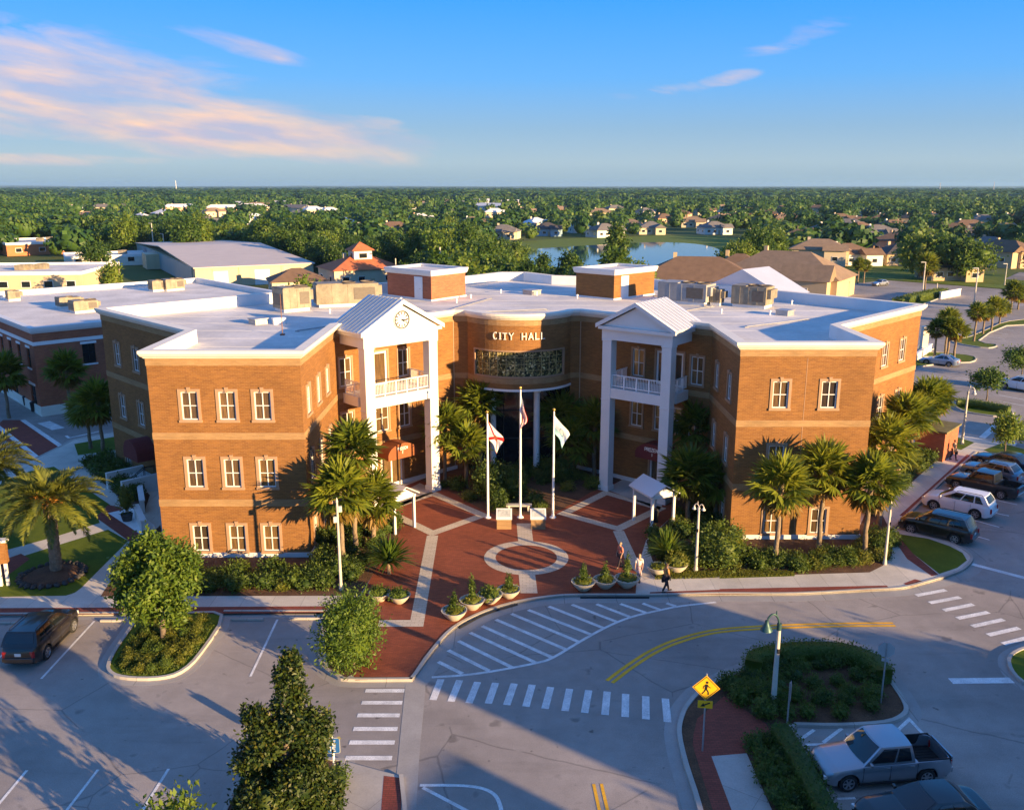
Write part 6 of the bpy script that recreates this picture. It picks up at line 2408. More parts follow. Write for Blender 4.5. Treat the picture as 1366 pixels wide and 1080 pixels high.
def put_tree(x, y, s, k=None, label=None):
    k = rg.randrange(7) if k is None else k
    me, tm, rx, h = TV[k]
    px, py, _ = prj(x, y, 4)
    lab = label or (KIND[k] + ' tree ' + area_name(px, py, y))
    t = thing('broadleaf_tree', lab, 'tree', (x, y, 0), rg.random() * 6.28, None if label else 'trees ' + area_name(px, py, y))
    link(me, 'crown', t); link(tm, 'trunk', t)
    t.scale = (s, s, s * rg.uniform(.9, 1.15))
    TP.append((x, y, rx * s))


def hide_lake(x, y, top):
    px, py, _ = prj(x, y, top)
    return 690 < px < 975 and y < 262 and py < (353 if px < 960 else 340)


# a few that stand out
for px, py, s, k, lab in ((822, 366, 1.15, 5, 'tall tree standing against the lake, its reflection beside it'), (1028, 362, 1.1, 3, 'tall upright tree at the right end of the lake'), (1012, 358, .9, 5, 'slender upright tree at the right end of the lake'), (1000, 352, .8, 4, 'bushy tree on the right bank of the lake'), (1225, 372, 1.15, 6, 'big dark tree behind the far grass strip, left one'), (1262, 374, 1.25, 2, 'big dark tree behind the far grass strip, middle one'), (1295, 376, 1.2, 6, 'big dark tree behind the far grass strip, right one'),
                          (130, 362, .8, 4, 'small round tree before the cream store'), (250, 345, 1.25, 1, 'pale green tall tree left behind the warehouse roof'), (272, 342, 1.2, 3, 'pale slender tree behind the warehouse roof'), (360, 345, 1.3, 1, 'pale green tree right behind the warehouse ridge'), (412, 342, 1.25, 4, 'full tree at the right end of the warehouse')):
    x, y = G(px, py)
    put_tree(x, y, s, k, lab)
NT = 262
tries = 0
while len(TP) < NT and tries < 60000:
    tries += 1
    y = 112 + (rg.random() ** .85) * 255
    x = rg.uniform(-.64, .64) * y * 1.0
    s = rg.uniform(.62, 1.2)
    r = 4 * s
    px, py, _ = prj(x, y, 9 * s)
    if not (-25 < px < 1391) or not free(x, y, r):
        continue
    if blocks(x, y, r, 9 * s):
        continue
    if y < 150 and 430 < px < 1180 and rg.random() < .8:
        continue
    # in sight over the roofs?
    if prj(x, y, 9 * s)[1] > 398 and 140 < px < 1200:
        continue
    if px < 140 and prj(x, y, 9 * s)[1] > 372:
        continue
    if any((x - a) ** 2 + (y - b) ** 2 < ((r + c) * .62) ** 2 for a, b, c in TP):
        continue
    put_tree(x, y, s)


# the woods beyond: one mass
def woods():
    rng = np.random.default_rng(3)
    # low-detail crowns: an uneven lump broken into leaf-sprays
    protos = []
    for k in range(9):
        n = 96 if k < 6 else 40
        d = rnd_dirs(n, rng); d[:, 2] = np.abs(d[:, 2]) * .9 + .05 * rng.normal(size=n)
        r = .72 + .38 * rng.random((n, 1))
        C = d * r
        Nn = d + rnd_dirs(n, rng) * .45
        V, F = quads(C - unit(np.cross(Nn, rnd_dirs(n, rng))) * .3, np.cross(Nn, rnd_dirs(n, rng)), Nn, .40 if k < 6 else .62, .36 if k < 6 else .55, .1)
        v2, f2 = lumpy(.80, .80, .80, (0, 0, 0), 7, 5, .25, rng)
        V, F = merge([(V, F), (v2, f2)])
        protos.append((V, F))
    Vs, Fs, Ts = [], [], []
    off = 0
    cnt = 0

    def add(x, y, r, h):
        nonlocal off
        V, F = protos[rng.integers(6) if y < 750 else 6 + rng.integers(3)]
        a = rng.random() * 6.28
        ca, sa = math.cos(a), math.sin(a)
        W_ = np.column_stack([(V[:, 0] * ca - V[:, 1] * sa) * r + x, (V[:, 0] * sa + V[:, 1] * ca) * r + y, V[:, 2] * h * .46 + h * .52])
        Vs.append(W_); Fs.append(F + off); Ts.append(np.full(len(V), rng.random())); off += len(V)
    got = []
    grid = {}
    n = 0
    while n < 9500:
        u = rng.random()
        y = 1 / ((1 / 300) * (1 - u) + (1 / 1700) * u)
        x = (rng.random() * 2 - 1) * .64 * y
        if y < 372 and any((x - a) ** 2 + (y - b) ** 2 < (c + 2.5) ** 2 for a, b, c in TP):
            n += 1
            continue
        r = 3.2 + 3.2 * rng.random()
        n += 1
        if not free(x, y, r):
            continue
        h_ = 6.5 + 5 * rng.random()
        if y < 900 and blocks(x, y, r, h_) and rng.random() < .9:
            continue
        add(x, y, r, h_)
    for k in range(9000):
        u = rng.random()
        y = 1 / ((1 / 1500) * (1 - u) + (1 / 9000) * u)
        x = (rng.random() * 2 - 1) * .66 * y
        s = 1 + y / 2600
        add(x, y, (6 + 7 * rng.random()) * s, (9 + 5 * rng.random()) * (1 + .12 * y / 3000))
    V, F, T = np.concatenate(Vs), np.concatenate(Fs), np.concatenate(Ts)
    o = link(npmesh('woodland', V, F, L_FAR, tint=T), 'woodland')
    tag(o, 'endless dark green woodland reaching to the horizon', 'woodland', None, 'stuff')


woods()
# radio mast and water towers on the horizon
for px, h, lab in ((241, 44, 'tiny radio mast on the horizon, far left'), (1317, 40, 'thin radio mast on the horizon, far right'), (1246, 36, 'white mast on the horizon beside the small white block')):
    y = 3200
    x = (px - 683) / FPX * y * .985
    t = thing('radio_mast', lab, 'mast', (x, y, 0))
    m = MB(); m.tube([(0, 0, 0), (0, 0, h)], [1.6, .8], 6); m.build('mast', GREYM, t)

# low wooded rise on the horizon
m = MB()
rg = random.Random(4)
n_ = 90
xs_ = [-9000 + 18000 * i / n_ for i in range(n_ + 1)]
hs_ = [22 + 16 * (.5 + .5 * math.sin(i * .21)) * (.5 + .5 * math.sin(i * .07 + 1)) + rg.uniform(0, 5) for i in range(n_ + 1)]
for i in range(n_):
    a_, b_, h0, h1 = xs_[i], xs_[i + 1], hs_[i], hs_[i + 1]
    m.face([(a_, 10800, -1), (b_, 10800, -1), (b_, 11100, h1), (a_, 11100, h0)])
    m.face([(a_, 11100, h0), (b_, 11100, h1), (b_, 11900, -1), (a_, 11900, -1)])
m.build('hills', GROUND)['kind'] = 'structure'
# ---------------------------------------------------------------- vehicles
def paint(name, col, metal=.4, rough=.28):
    m, t, b = newmat(name)
    b.inputs['Base Color'].default_value = (*col, 1)
    b.inputs['Metallic'].default_value = metal
    b.inputs['Roughness'].default_value = rough
    b.inputs['Coat Weight'].default_value = .8
    b.inputs['Coat Roughness'].default_value = .05
    # road dust gathers low on the body
    tc = t.nodes.new('ShaderNodeTexCoord'); sp_ = t.nodes.new('ShaderNodeSeparateXYZ')
    t.links.new(tc.outputs['Object'], sp_.inputs[0])
    f = M_(t, 'MULTIPLY', mrange(t, sp_.outputs[2], .15, .65, .4, 0), noise(t, 4, 4))
    t.links.new(mixc(t, f, col, (.16, .13, .10)), b.inputs['Base Color'])
    return m


TYRE = pm('tyre_rubber', (.018, .018, .018), .85, .2, 6)
RIM = pm('alloy_rim', (.48, .48, .49), .3, .05, 4, metal=.8)
CARGL = glassmat('car_glass', (.010, .013, .016), .04)
REDL = pm('tail_lamp_red', (.35, .012, .012), .2, .05, 4, spec=.7)
CLEARL = pm('head_lamp', (.62, .62, .6), .12, .05, 4, spec=.8)
TRIM = pm('black_trim', (.02, .02, .021), .55, .1, 4)
CHROME = pm('chrome_trim', (.6, .6, .6), .15, .03, 4, metal=.9)
PLATE = pm('number_plate_white', (.65, .65, .62), .5, .05, 4)
BEDL = pm('bed_liner', (.012, .012, .013), .8, .2, 5)


def lerp_tab(tab, x):
    if x <= tab[0][0]:
        return tab[0][1]
    for (a, b), (c, d) in zip(tab[:-1], tab[1:]):
        if x <= c:
            t = (x - a) / (c - a)
            t = t * t * (3 - 2 * t) if True else t
            return b + (d - b) * t
    return tab[-1][1]


def smooth_lin(tab, x):
    if x <= tab[0][0]:
        return tab[0][1]
    for (a, b), (c, d) in zip(tab[:-1], tab[1:]):
        if x <= c:
            return b + (d - b) * (x - a) / (c - a)
    return tab[-1][1]


def car(name, label, cat, mat, spec, loc, rz, group=None):
    L_, Wd, Hh, zb, wb_, wr = spec['L'], spec['W'], spec['H'], spec['belt'], spec['wb'], spec['wr']
    hood = spec['hood']
    hx = L_ / 2
    fx, rx = wb_ / 2 + spec.get('fshift', .05), -wb_ / 2 + spec.get('fshift', .05)
    t = thing(name, label, cat, loc, rz, group)
    clr = spec.get('clear', .24)
    xa0, xa1, xr1, xr0 = spec['gh']
    bed = spec.get('bed')
    top = spec['top']
    NSt = 84
    xs = [-hx + L_ * i / NSt for i in range(NSt + 1)]
    Ra = wr + .075

    def halfw(x):
        k = max(0, (abs(x) / hx - .74) / .26)
        return Wd / 2 * (1 - spec.get('plan', .24) * k ** 2.2)

    def zbot(x):
        k = max(0, (abs(x) / hx - .86) / .14)
        z = clr + .12 * k
        for wx in (fx, rx):
            dx = abs(x - wx)
            if dx < Ra:
                z = max(z, wr + math.sqrt(Ra * Ra - dx * dx) * 1.0)
        return z
    rows = []
    for x in xs:
        w, zt, zl = halfw(x), smooth_lin(top, x), zbot(x)
        if bed and bed[0] < x < bed[1]:
            sec = [(.94 * w, zl), (.99 * w, zl * .6 + zt * .4 - .1), (w, zt * .72), (.985 * w, zt - .12), (.965 * w, zt - .02), (.91 * w, zt), (.87 * w, zt - .01), (.86 * w, zt - .5), (0, zt - .5)]
        else:
            sec = [(.94 * w, zl), (.99 * w, clr * .6 + zt * .4), (w, zt * .72), (.985 * w, zt - .14), (.95 * w, zt - .045), (.86 * w, zt - .005), (.6 * w, zt + .018), (.3 * w, zt + .028), (0, zt + .032)]
        sec = [(y, max(z, zl) if (not bed or k_ < 5 or not bed[0] < x < bed[1]) else z) for k_, (y, z) in enumerate(sec)]
        full = [(y, z) for y, z in sec] + [(-y, z) for y, z in sec[-2::-1]]
        kf = max(0, (abs(x) / hx - .80) / .20)
        sh = (spec.get('nose', .34) if x > 0 else -.16) * kf
        rows.append([(x - sh * max(0, z - .5), y, z) for y, z in full])
    m = MB()
    n = len(rows[0])
    vs = [p for r_ in rows for p in r_]
    fs = []
    for i in range(len(rows) - 1):
        for k in range(n - 1):
            fs.append((i * n + k, (i + 1) * n + k, (i + 1) * n + k + 1, i * n + k + 1))
    fs.append(tuple(range(n)))
    fs.append(tuple(range((len(rows) - 1) * n + n - 1, (len(rows) - 1) * n - 1, -1)))
    m.mesh(vs, fs)
    # greenhouse
    wbt, wrf = Wd / 2 * .925, Wd / 2 * spec.get('roofw', .74)
    zr = Hh - .035
    wid = lambda q: wbt + (wrf - wbt) * q ** 1.5
    zl_ = lambda q: zb - .03 + (zr - zb + .03) * (1 - (1 - q) ** 1.12)
    cf = .09
    F_ = lambda q, u: (xa0 + (xa1 - xa0) * q + cf * (1 - u * u) - cf, u * wid(q), zl_(q))
    B_ = lambda q, u: (xr0 + (xr1 - xr0) * q - cf * .7 * (1 - u * u) + cf * .7, u * wid(q), zl_(q))
    S_ = lambda q, s, g: ((B_(q, 1)[0]) * (1 - s) + F_(q, 1)[0] * s, g * (wid(q) + .012 * math.sin(math.pi * s)), zl_(q))
    qs = [0, .25, .5, .7, .85, .95, 1]

    def grid(fn, us, flip=False):
        v, f = [], []
        for q in qs:
            for u in us:
                v.append(fn(q, u))
        k = len(us)
        for i in range(len(qs) - 1):
            for j in range(k - 1):
                a = (i * k + j, i * k + j + 1, (i + 1) * k + j + 1, (i + 1) * k + j)
                f.append(a[::-1] if flip else a)
        m.mesh(v, f)
    us = [-1, -.6, -.2, .2, .6, 1]
    ss = [i / 8 for i in range(9)]
    grid(F_, us)
    grid(B_, us, True)
    grid(lambda q, s: S_(q, s, 1), ss, True)
    grid(lambda q, s: S_(q, s, -1), ss)
    v, f = [], []
    for s in ss:
        for u in us:
            a, b = F_(1, u), B_(1, u)
            v.append((b[0] + (a[0] - b[0]) * s, u * (wrf + .012 * math.sin(math.pi * s)), zr + .045 * (1 - u * u) * math.sin(math.pi * (s * .9 + .05)) ** .5))
    k = len(us)
    for i in range(len(ss) - 1):
        for j in range(k - 1):
            f.append((i * k + j, (i + 1) * k + j, (i + 1) * k + j + 1, i * k + j + 1))
    m.mesh(v, f)
    m.build('body', mat, t, smooth=38, weld=True)

    def patch(fn, u0, u1, q0, q1, nm, mt, off=.012, nu=6, nq=5, parent=None, rake=(0, 0)):
        pv, pf = [], []
        for i in range(nq + 1):
            q = q0 + (q1 - q0) * i / nq
            a = u0 + rake[0] * i / nq
            b = u1 + rake[1] * i / nq
            for j in range(nu + 1):
                u = a + (b - a) * j / nu
                p = Vector(fn(q, u))
                e = 1e-3
                d1 = Vector(fn(q + e, u)) - p
                d2 = Vector(fn(q, u + e)) - p
                nn = d1.cross(d2).normalized()
                c = p - Vector(((xa0 + xr0) / 2, 0, zb))
                if nn.dot(c) < 0:
                    nn = -nn
                pv.append(tuple(p + nn * off))
        for i in range(nq):
            for j in range(nu):
                pf.append((i * (nu + 1) + j, i * (nu + 1) + j + 1, (i + 1) * (nu + 1) + j + 1, (i + 1) * (nu + 1) + j))
        g_ = MB(); g_.mesh(pv, pf)
        return g_.build(nm, mt, parent or t, smooth=60)
    patch(F_, -.88, .88, .07, .95, 'windscreen', CARGL)
    patch(B_, -.82, .82, spec.get('rq', .12), .90, 'rear_window', CARGL)
    for g in (1, -1):
        for s0, s1, r0, r1 in spec['side']:
            patch(lambda q, s: S_(q, s, g), s0, s1, .13, .86, 'side_window', CARGL, rake=(r0, r1))
    # underbody
    m = MB(); m.box((0, 0, .42), (L_ * .93, Wd * .80, .36)); m.build('underbody', TRIM, t)
    # wheels
    for wx in (fx, rx):
        for g in (1, -1):
            w_ = MB()
            prof = [(wr * .62, -.105), (wr * .93, -.11), (wr, -.075), (wr, .075), (wr * .93, .11), (wr * .62, .105)]
            w_.lathe(prof, 26, caps=False)
            T = Matrix.Translation((wx, g * (Wd / 2 - .125), wr)) @ Matrix.Rotation(math.pi / 2 * (-g), 4, 'X')
            wo = w_.build('wheel', TYRE, t, smooth=40); wo.matrix_local = T
            r_ = MB()
            r_.lathe([(wr * .18, .085), (wr * .16, .10), (.01, .10)], 14)
            r_.lathe([(wr * .66, .112), (wr * .60, .115), (wr * .57, .07), (wr * .66, .07)], 26, caps=False)
            for k in range(6):
                a = 2 * math.pi * k / 6
                r_.box((math.cos(a) * wr * .37, math.sin(a) * wr * .37, .085), (wr * .46, wr * .16, .03), a)
            ro = r_.build('rim', RIM, wo)
            d_ = MB(); d_.lathe([(wr * .6, .05), (wr * .1, .055)], 18); d_.build('brake_disc', TRIM, wo)
            a_ = MB()
            av, af = [], []
            for k in range(19):
                a = math.pi * k / 18
                for rr_, yy in ((Ra - .005, Wd / 2 - .01), (Ra - .005, Wd / 2 - .34)):
                    av.append((wx + rr_ * math.cos(a), g * yy, wr + rr_ * math.sin(a)))
            for k in range(18):
                af.append((2 * k, 2 * k + 1, 2 * k + 3, 2 * k + 2))
            a_.mesh(av, af); a_.build('wheel_arch', TRIM, t)
    # lamps, grille, bumpers, plates
    zf = smooth_lin(top, hx - .05)
    zrr = smooth_lin(top, -hx + .02)

    def endbox(nm, mt, y, z, sy, sz, front, dep=.05, inset=0.0):
        x = (hx - inset) * (1 if front else -1)
        x -= (spec.get('nose', .34) if front else -.16) * max(0, z - .5)
        b = MB(); b.box((0, 0, 0), (dep, sy, sz))
        o = b.build(nm, mt, t, loc=(x, y, z))
        bv = o.modifiers.new('b', 'BEVEL'); bv.width = min(.02, sz * .2); bv.segments = 2
        return o
    for g in (1, -1):
        o = endbox('headlight', CLEARL, g * Wd * .355, zf - .13, Wd * .15, .16, True, .14, .07)
        o.rotation_euler.z = -g * R(24)
        hgt = spec.get('tailh', .28)
        o = endbox('tail_light', REDL, g * Wd * .352, zrr - .10 - hgt / 2, Wd * .11, hgt, False, .14, .05)
        o.rotation_euler.z = g * R(22)
    endbox('grille', TRIM, 0, zf - .17, Wd * .46, .17, True, .05, .0)
    endbox('lower_grille', TRIM, 0, .44, Wd * .62, .14, True, .05, .0)
    endbox('rear_bumper', mat if not bed else CHROME, 0, .52, Wd * .80, .20, False, .12, .0)
    endbox('number_plate', PLATE, 0, (zrr + .35) * .55, .32, .16, False, .03, -.005 if not bed else .0)
    for g in (1, -1):
        mr = MB(); mr.box((0, 0, 0), (.12, .20, .14)); o = mr.build('mirror', mat, t, loc=(xa0 - .32, g * (Wd / 2 + .06), zb + .08))
        bv = o.modifiers.new('b', 'BEVEL'); bv.width = .035; bv.segments = 2
        for hx_ in spec['handles']:
            h_ = MB(); h_.box((0, 0, 0), (.17, .03, .035)); h_.build('door_handle', spec.get('hmat', mat), t, loc=(hx_, g * (Wd / 2 - .004), zb - .14))
        sm = MB()
        for sx in spec['seams']:
            sm.box((sx, g * (Wd / 2 - .012), (zb + clr) / 2 + .03), (.014, .03, zb - clr - .20))
        sm.box(((fx + rx) / 2, g * (Wd / 2 - .02), clr + .03), (wb_ - 2 * Ra, .06, .06))
        sm.build('door_seams', TRIM, t)
    if spec.get('rails'):
        for g in (1, -1):
            q = MB(); q.tube([(xr1 + .15, g * wrf * .92, zr + .01), (xr1 + .25, g * wrf * .92, zr + .07), (xa1 - .45, g * wrf * .92, zr + .07), (xa1 - .3, g * wrf * .92, zr + .01)], .022, 6)
            q.build('roof_rail', TRIM, t)
    if bed:
        b0, b1 = bed
        zt = smooth_lin(top, (b0 + b1) / 2)
        w = Wd / 2
        tr = MB()
        iw = w * .862
        lz = zt - .485
        x0, x1 = b0 + .05, b1 - .02
        tr.face([(x0, -iw, lz), (x1, -iw, lz), (x1, iw, lz), (x0, iw, lz)])
        for (p, q) in (((x0, -iw), (x1, -iw)), ((x1, -iw), (x1, iw)), ((x1, iw), (x0, iw)), ((x0, iw), (x0, -iw))):
            tr.face([(*q, lz), (*p, lz), (*p, zt + .012), (*q, zt + .012)])
        ribbon(tr, [(x0, -iw - .01), (x1, -iw - .01)], -.05, .01, zt + .0, zt + .03)
        ribbon(tr, [(x1, iw + .01), (x0, iw + .01)], -.05, .01, zt + .0, zt + .03)
        for k in range(9):
            tr.box((x0 + .1 + (x1 - x0 - .2) * .5, -iw + .1 + (2 * iw - .2) * k / 8, lz + .012), ((x1 - x0) * .96, .05, .024))
        tr.build('bed_liner', BEDL, t)
        tg = MB(); tg.box((-hx + .03, 0, zt - .24), (.06, Wd * .78, .50)); tg.build('tailgate', mat, t)
    return t


SUV = dict(nose=.2, L=4.75, W=1.92, H=1.76, belt=1.14, hood=1.02, wb=2.80, wr=.375, gh=(1.36, .36, -1.82, -2.24), roofw=.74, rq=.22, rails=True, tailh=.34,
           top=[(-2.375, 1.0), (-2.28, 1.12), (-1.2, 1.15), (1.1, 1.13), (1.4, 1.12), (1.85, 1.08), (2.12, 1.02), (2.28, .94), (2.375, .82)],
           side=[(.10, .27, .05, 0), (.30, .55, .0, 0), (.58, .93, .0, -.09)], handles=(.12, -.95), seams=(1.12, .04, -1.0))
SEDAN = dict(L=4.8, W=1.84, H=1.46, belt=.94, hood=.92, wb=2.78, wr=.33, clear=.2, gh=(.95, -.02, -1.18, -1.95), roofw=.70, rq=.08, tailh=.18,
             top=[(-2.4, .90), (-2.3, .97), (-1.7, .99), (-.9, .95), (.9, .94), (1.1, .91), (1.9, .82), (2.2, .74), (2.34, .66), (2.4, .6)],
             side=[(.17, .45, .06, -.0), (.48, .90, .0, -.11)], handles=(.0, -1.02), seams=(1.0, -.06, -1.06))
HATCH = dict(SUV, L=4.45, H=1.62, W=1.82, wb=2.62, wr=.33, gh=(1.15, .12, -1.5, -2.05), top=[(-2.225, .98), (-2.15, 1.04), (-1.1, 1.04), (.9, 1.03), (1.1, 1.02), (1.8, .96), (2.08, .90), (2.18, .80), (2.225, .70)], belt=1.04)
PICK = dict(nose=.22, plan=.18, L=5.35, W=1.86, H=1.80, belt=1.10, hood=1.04, wb=3.25, wr=.37, clear=.30, gh=(1.20, .48, -.92, -1.08), roofw=.79, rq=.2, tailh=.32, fshift=.08,
            top=[(-2.675, 1.06), (-2.6, 1.10), (-1.2, 1.10), (1.15, 1.09), (1.35, 1.06), (2.2, .98), (2.45, .90), (2.6, .78), (2.675, .70)],
            side=[(.07, .40, .02, 0), (.44, .93, .0, -.07)], handles=(.12, -.86), seams=(1.14, .02, -1.1), bed=(-2.6, -1.12), hmat=None)
PICK['hmat'] = CHROME


def place(spec, front_px, rear_px, side, z=0.0):
    """Ground centre and heading from where the front and rear tyres of one side touch the ground."""
    f, r_ = Vector(G(*front_px, z)), Vector(G(*rear_px, z))
    d = (f - r_).normalized()
    n_ = Vector((-d.y, d.x))                     # left
    c = (f + r_) / 2 - n_ * (spec['W'] / 2 - .12) * side - d * spec.get('fshift', .05)
    return (c.x, c.y, z), math.atan2(d.y, d.x)


P_DARK = paint('dark_umber_paint', (.022, .018, .017), .5)
P_BLACK = paint('black_car_paint', (.008, .008, .010), .2)
P_WHITE = paint('white_car_paint', (.74, .74, .74), .0, .35)
P_SILVER = paint('silver_car_paint', (.36, .38, .41), .7, .3)
P_DGREEN = paint('dark_teal_paint', (.012, .022, .026), .4)
P_CHAR = paint('charcoal_car_paint', (.03, .033, .038), .5)
P_GREY = paint('slate_car_paint', (.16, .20, .25), .6)
P_BLUE = paint('navy_car_paint', (.012, .03, .06), .5)
P_ICE = paint('pale_blue_paint', (.34, .42, .52), .5)

l, a = place(SUV, (98, 842), (62, 879), -1)
car('parked_suv', 'dark brown suv parked nose-in at the front kerb, seen from behind', 'suv', P_DARK, SUV, l, a)
lp, ap = place(PICK, (1134, 1054), (1229, 1046), 1)
car('pickup_truck', 'silver pickup with an empty black-lined bed parked beside the median hedge', 'pickup', P_SILVER, PICK, lp, ap)
d = Vector((math.cos(ap), math.sin(ap))); n_ = Vector((-d.y, d.x))
c = Vector(lp[:2]) + n_ * 3.0 - d * .1
car('parked_sedan', 'dark teal sedan parked beside the silver pickup at the lower photo edge', 'sedan', P_DGREEN, SEDAN, (c.x, c.y, 0), ap)
GC = 'cars parked along the east pavement'
l, a = place(SUV, (1217, 712), (1270, 725), 1)
car('parked_suv', 'black suv nearest the small lawn in the row east of the hall', 'suv', P_BLACK, SUV, l, a, GC)
l, a = place(SUV, (1246, 680), (1299, 692), 1)
car('parked_suv', 'white suv between the black suv and the charcoal pickup', 'suv', P_WHITE, SUV, l, a, GC)
l, a = place(PICK, (1275, 652), (1335, 666), 1)
car('pickup_truck', 'charcoal pickup parked beside the white suv', 'pickup', P_CHAR, PICK, l, a, GC)
l, a = place(HATCH, (1292, 636), (1340, 647), 1)
car('parked_suv', 'grey-blue suv with red tail lamps between the charcoal pickup and the navy sedan', 'suv', P_GREY, HATCH, l, a, GC)
l, a = place(SEDAN, (1305, 620), (1356, 632), 1)
car('parked_sedan', 'navy sedan last in the row, next to the grass with the slender tree', 'sedan', P_BLUE, SEDAN, l, a, GC)
l, a = place(SEDAN, (1237, 486), (1264, 489), 1)
car('parked_sedan', 'pale blue sedan alone beyond the east wall near the first far island', 'sedan', P_ICE, SEDAN, l, a)
l, a = place(SUV, (1342, 519), (1370, 524), 1)
car('parked_van', 'white suv parked at the right edge behind the hedge island', 'suv', P_WHITE, SUV, l, a)
l, a = place(SEDAN, (1172, 382), (1183, 381), 1)
car('parked_sedan', 'tiny silver car parked beside the clubhouse drive', 'sedan', P_SILVER, SEDAN, l, a)
l, a = place(PICK, (100, 362), (114, 361), 1)
car('parked_truck', 'dark truck parked before the cream store in the far left', 'pickup', P_BLACK, PICK, l, a)

# ---------------------------------------------------------------- street furniture
LAMPG = pm('green_lamp_metal', (.035, .085, .08), .45, .1, 3, metal=.3)
LAMPW = pm('opal_lamp_glass', (.7, .68, .6), .3, .03, 3)
CONCP = pm('pale_concrete_pole', (.50, .46, .39), .7, .1, 3, fine=.08)


def street_lamp(px, py, tpy, label, rz=0.0, arms=1, z=ZP, group='pale poled street lamps', name='street_lamp', sc=1.0, mat=None, pr=.085):
    mg = mat or LAMPG
    x, y = G(px, py, z)
    h = ZAT(tpy, y) - z
    t = thing(name, label, 'street lamp', (x, y, z), rz, group)
    tp = h - .75 * sc if arms else h
    m = MB(); m.lathe([(pr * 2.2, 0), (pr * 2.2, .12), (pr * 1.7, .3), (pr * 1.5, .5), (pr, tp)], 12); m.build('pole', CONCP, t, smooth=40)
    m = MB()
    if arms:
        m.tube([(0, 0, tp - .15), (0, 0, tp + .2 * sc)], pr * 1.25, 10)
    else:
        m.tube([(0, 0, tp - .05), (0, 0, tp + .2)], [pr * 1.3, .02], 10)
        for q, zz in ((-.16, tp - .5), (.14, tp - 1.1)):
            m.box((q, 0, zz), (.2, .16, .34))
    for k in range(arms):
        g = -1 if k == 0 else 1
        pts = [(0, 0, tp)] + [(g * .38 * sc * (1 - math.cos(u)), 0, tp + .75 * sc * math.sin(u)) for u in [i * math.pi / 9 for i in range(1, 8)]]
        m.tube(pts, [.08 * sc] + [.055 * sc] * (len(pts) - 1), 8)
    if arms:
        m.tube([(-.20 * sc, 0, h - .08 * sc), (-.20 * sc, 0, h + .16)], [.05 * sc, .015], 6)
    m.build('arm', mg, t, smooth=50)
    for k in range(arms):
        g = -1 if k == 0 else 1
        e = (g * .70 * sc, 0, tp + .33 * sc)
        b = MB(); b.lathe([(.05 * sc, .12 * sc), (.09 * sc, .10 * sc), (.10 * sc, -.05 * sc), (.20 * sc, -.22 * sc), (.30 * sc, -.40 * sc), (.32 * sc, -.46 * sc), (.28 * sc, -.46 * sc)][::-1], 16, e)
        lo = b.build('lamp_shade', mg, t, smooth=40)
        b = MB(); b.lathe([(.03 * sc, -.60 * sc), (.16 * sc, -.55 * sc), (.22 * sc, -.45 * sc)], 14, e); b.build('lamp_globe', LAMPW, lo, smooth=50)
    b = MB(); b.box((0, -pr * 1.3, h * .62), (.11, .08, .2)); b.build('control_box', BLACK, t)
    return t


street_lamp(1031, 944, 818, 'pale lamp post with a green bell lamp in the right-hand median', R(10), z=.1, sc=.85)
street_lamp(455, 786, 668, 'tall pale lamp post among the fan palms left of the plaza', R(200), 0, mat=POLEM, pr=.06)
street_lamp(928, 762, 672, 'pale lamp post with two hanging lamps beside the round dark bush', R(-25), 2, sc=.40, mat=POLEM, pr=.065)
street_lamp(1180, 752, 664, 'lamp post at the pavement corner near the right wing palms', R(60), 0, mat=GREYM, pr=.06)
street_lamp(1283, 592, 516, 'pale lamp post on the verge before the street crossing', R(160), sc=.7, mat=GREYM, pr=.08)
street_lamp(1240, 585, 545, 'short dark lamp beside the brick gate enclosure', R(0), group='short dark lamps')
LG = 'far car park light poles'


def light_pole(px, py, tpy, label, z=.05, r=.12, mat=None, head=True):
    x, y = G(px, py, z)
    h = ZAT(tpy, y)
    t = thing('light_pole', label, 'light pole', (x, y, z), 0, LG)
    m = MB(); m.lathe([(r * 1.6, 0), (r * 1.6, .5), (r, .52), (r * .7, h)], 8); m.build('pole', mat or CONCP, t)
    if head:
        m = MB(); m.box((-.5, 0, h), (1.0, .3, .14)); m.build('lamp_head', GREYM, t)


light_pole(1230, 394, 350, 'tall light pole behind the hedge beyond the right wing roof', r=.16)
light_pole(1299, 407, 358, 'tall light pole standing in the middle of the far car park', r=.16)
light_pole(1249, 391, 378, 'short grey post beside the far hedge', r=.14, head=False)
light_pole(1340, 380, 352, 'light pole by the far street at the right edge')
light_pole(529, 392, 345, 'thin pale pole rising behind the left stair head, left one', r=.16, mat=POLEM, head=False)
light_pole(588, 392, 330, 'thick pale pole rising behind the left stair head, right one', r=.24, mat=POLEM, head=False)
for px, py, tp, lab in ((206, 342, 298, 'tall light pole in front of the wood, left of the warehouse roof'), (220, 342, 312, 'shorter light pole beside the tall one left of the warehouse roof'), (300, 334, 318, 'light pole behind the warehouse ridge'), (340, 334, 314, 'second light pole behind the warehouse ridge'), (170, 305, 288, 'distant light pole in the left wood'), (57, 318, 298, 'distant pole behind the orange store')):
    light_pole(px, py, tp, lab, r=.2)


# flagpoles and flags
def flagmat(name, fn):
    m, t, b = newmat(name)
    uv = t.nodes.new('ShaderNodeUVMap')
    s = t.nodes.new('ShaderNodeSeparateXYZ')
    t.links.new(uv.outputs[0], s.inputs[0])
    t.links.new(fn(t, s.outputs[0], s.outputs[1], uv.outputs[0]), b.inputs['Base Color'])
    b.inputs['Roughness'].default_value = .75
    b.inputs['Specular IOR Level'].default_value = .2
    return m


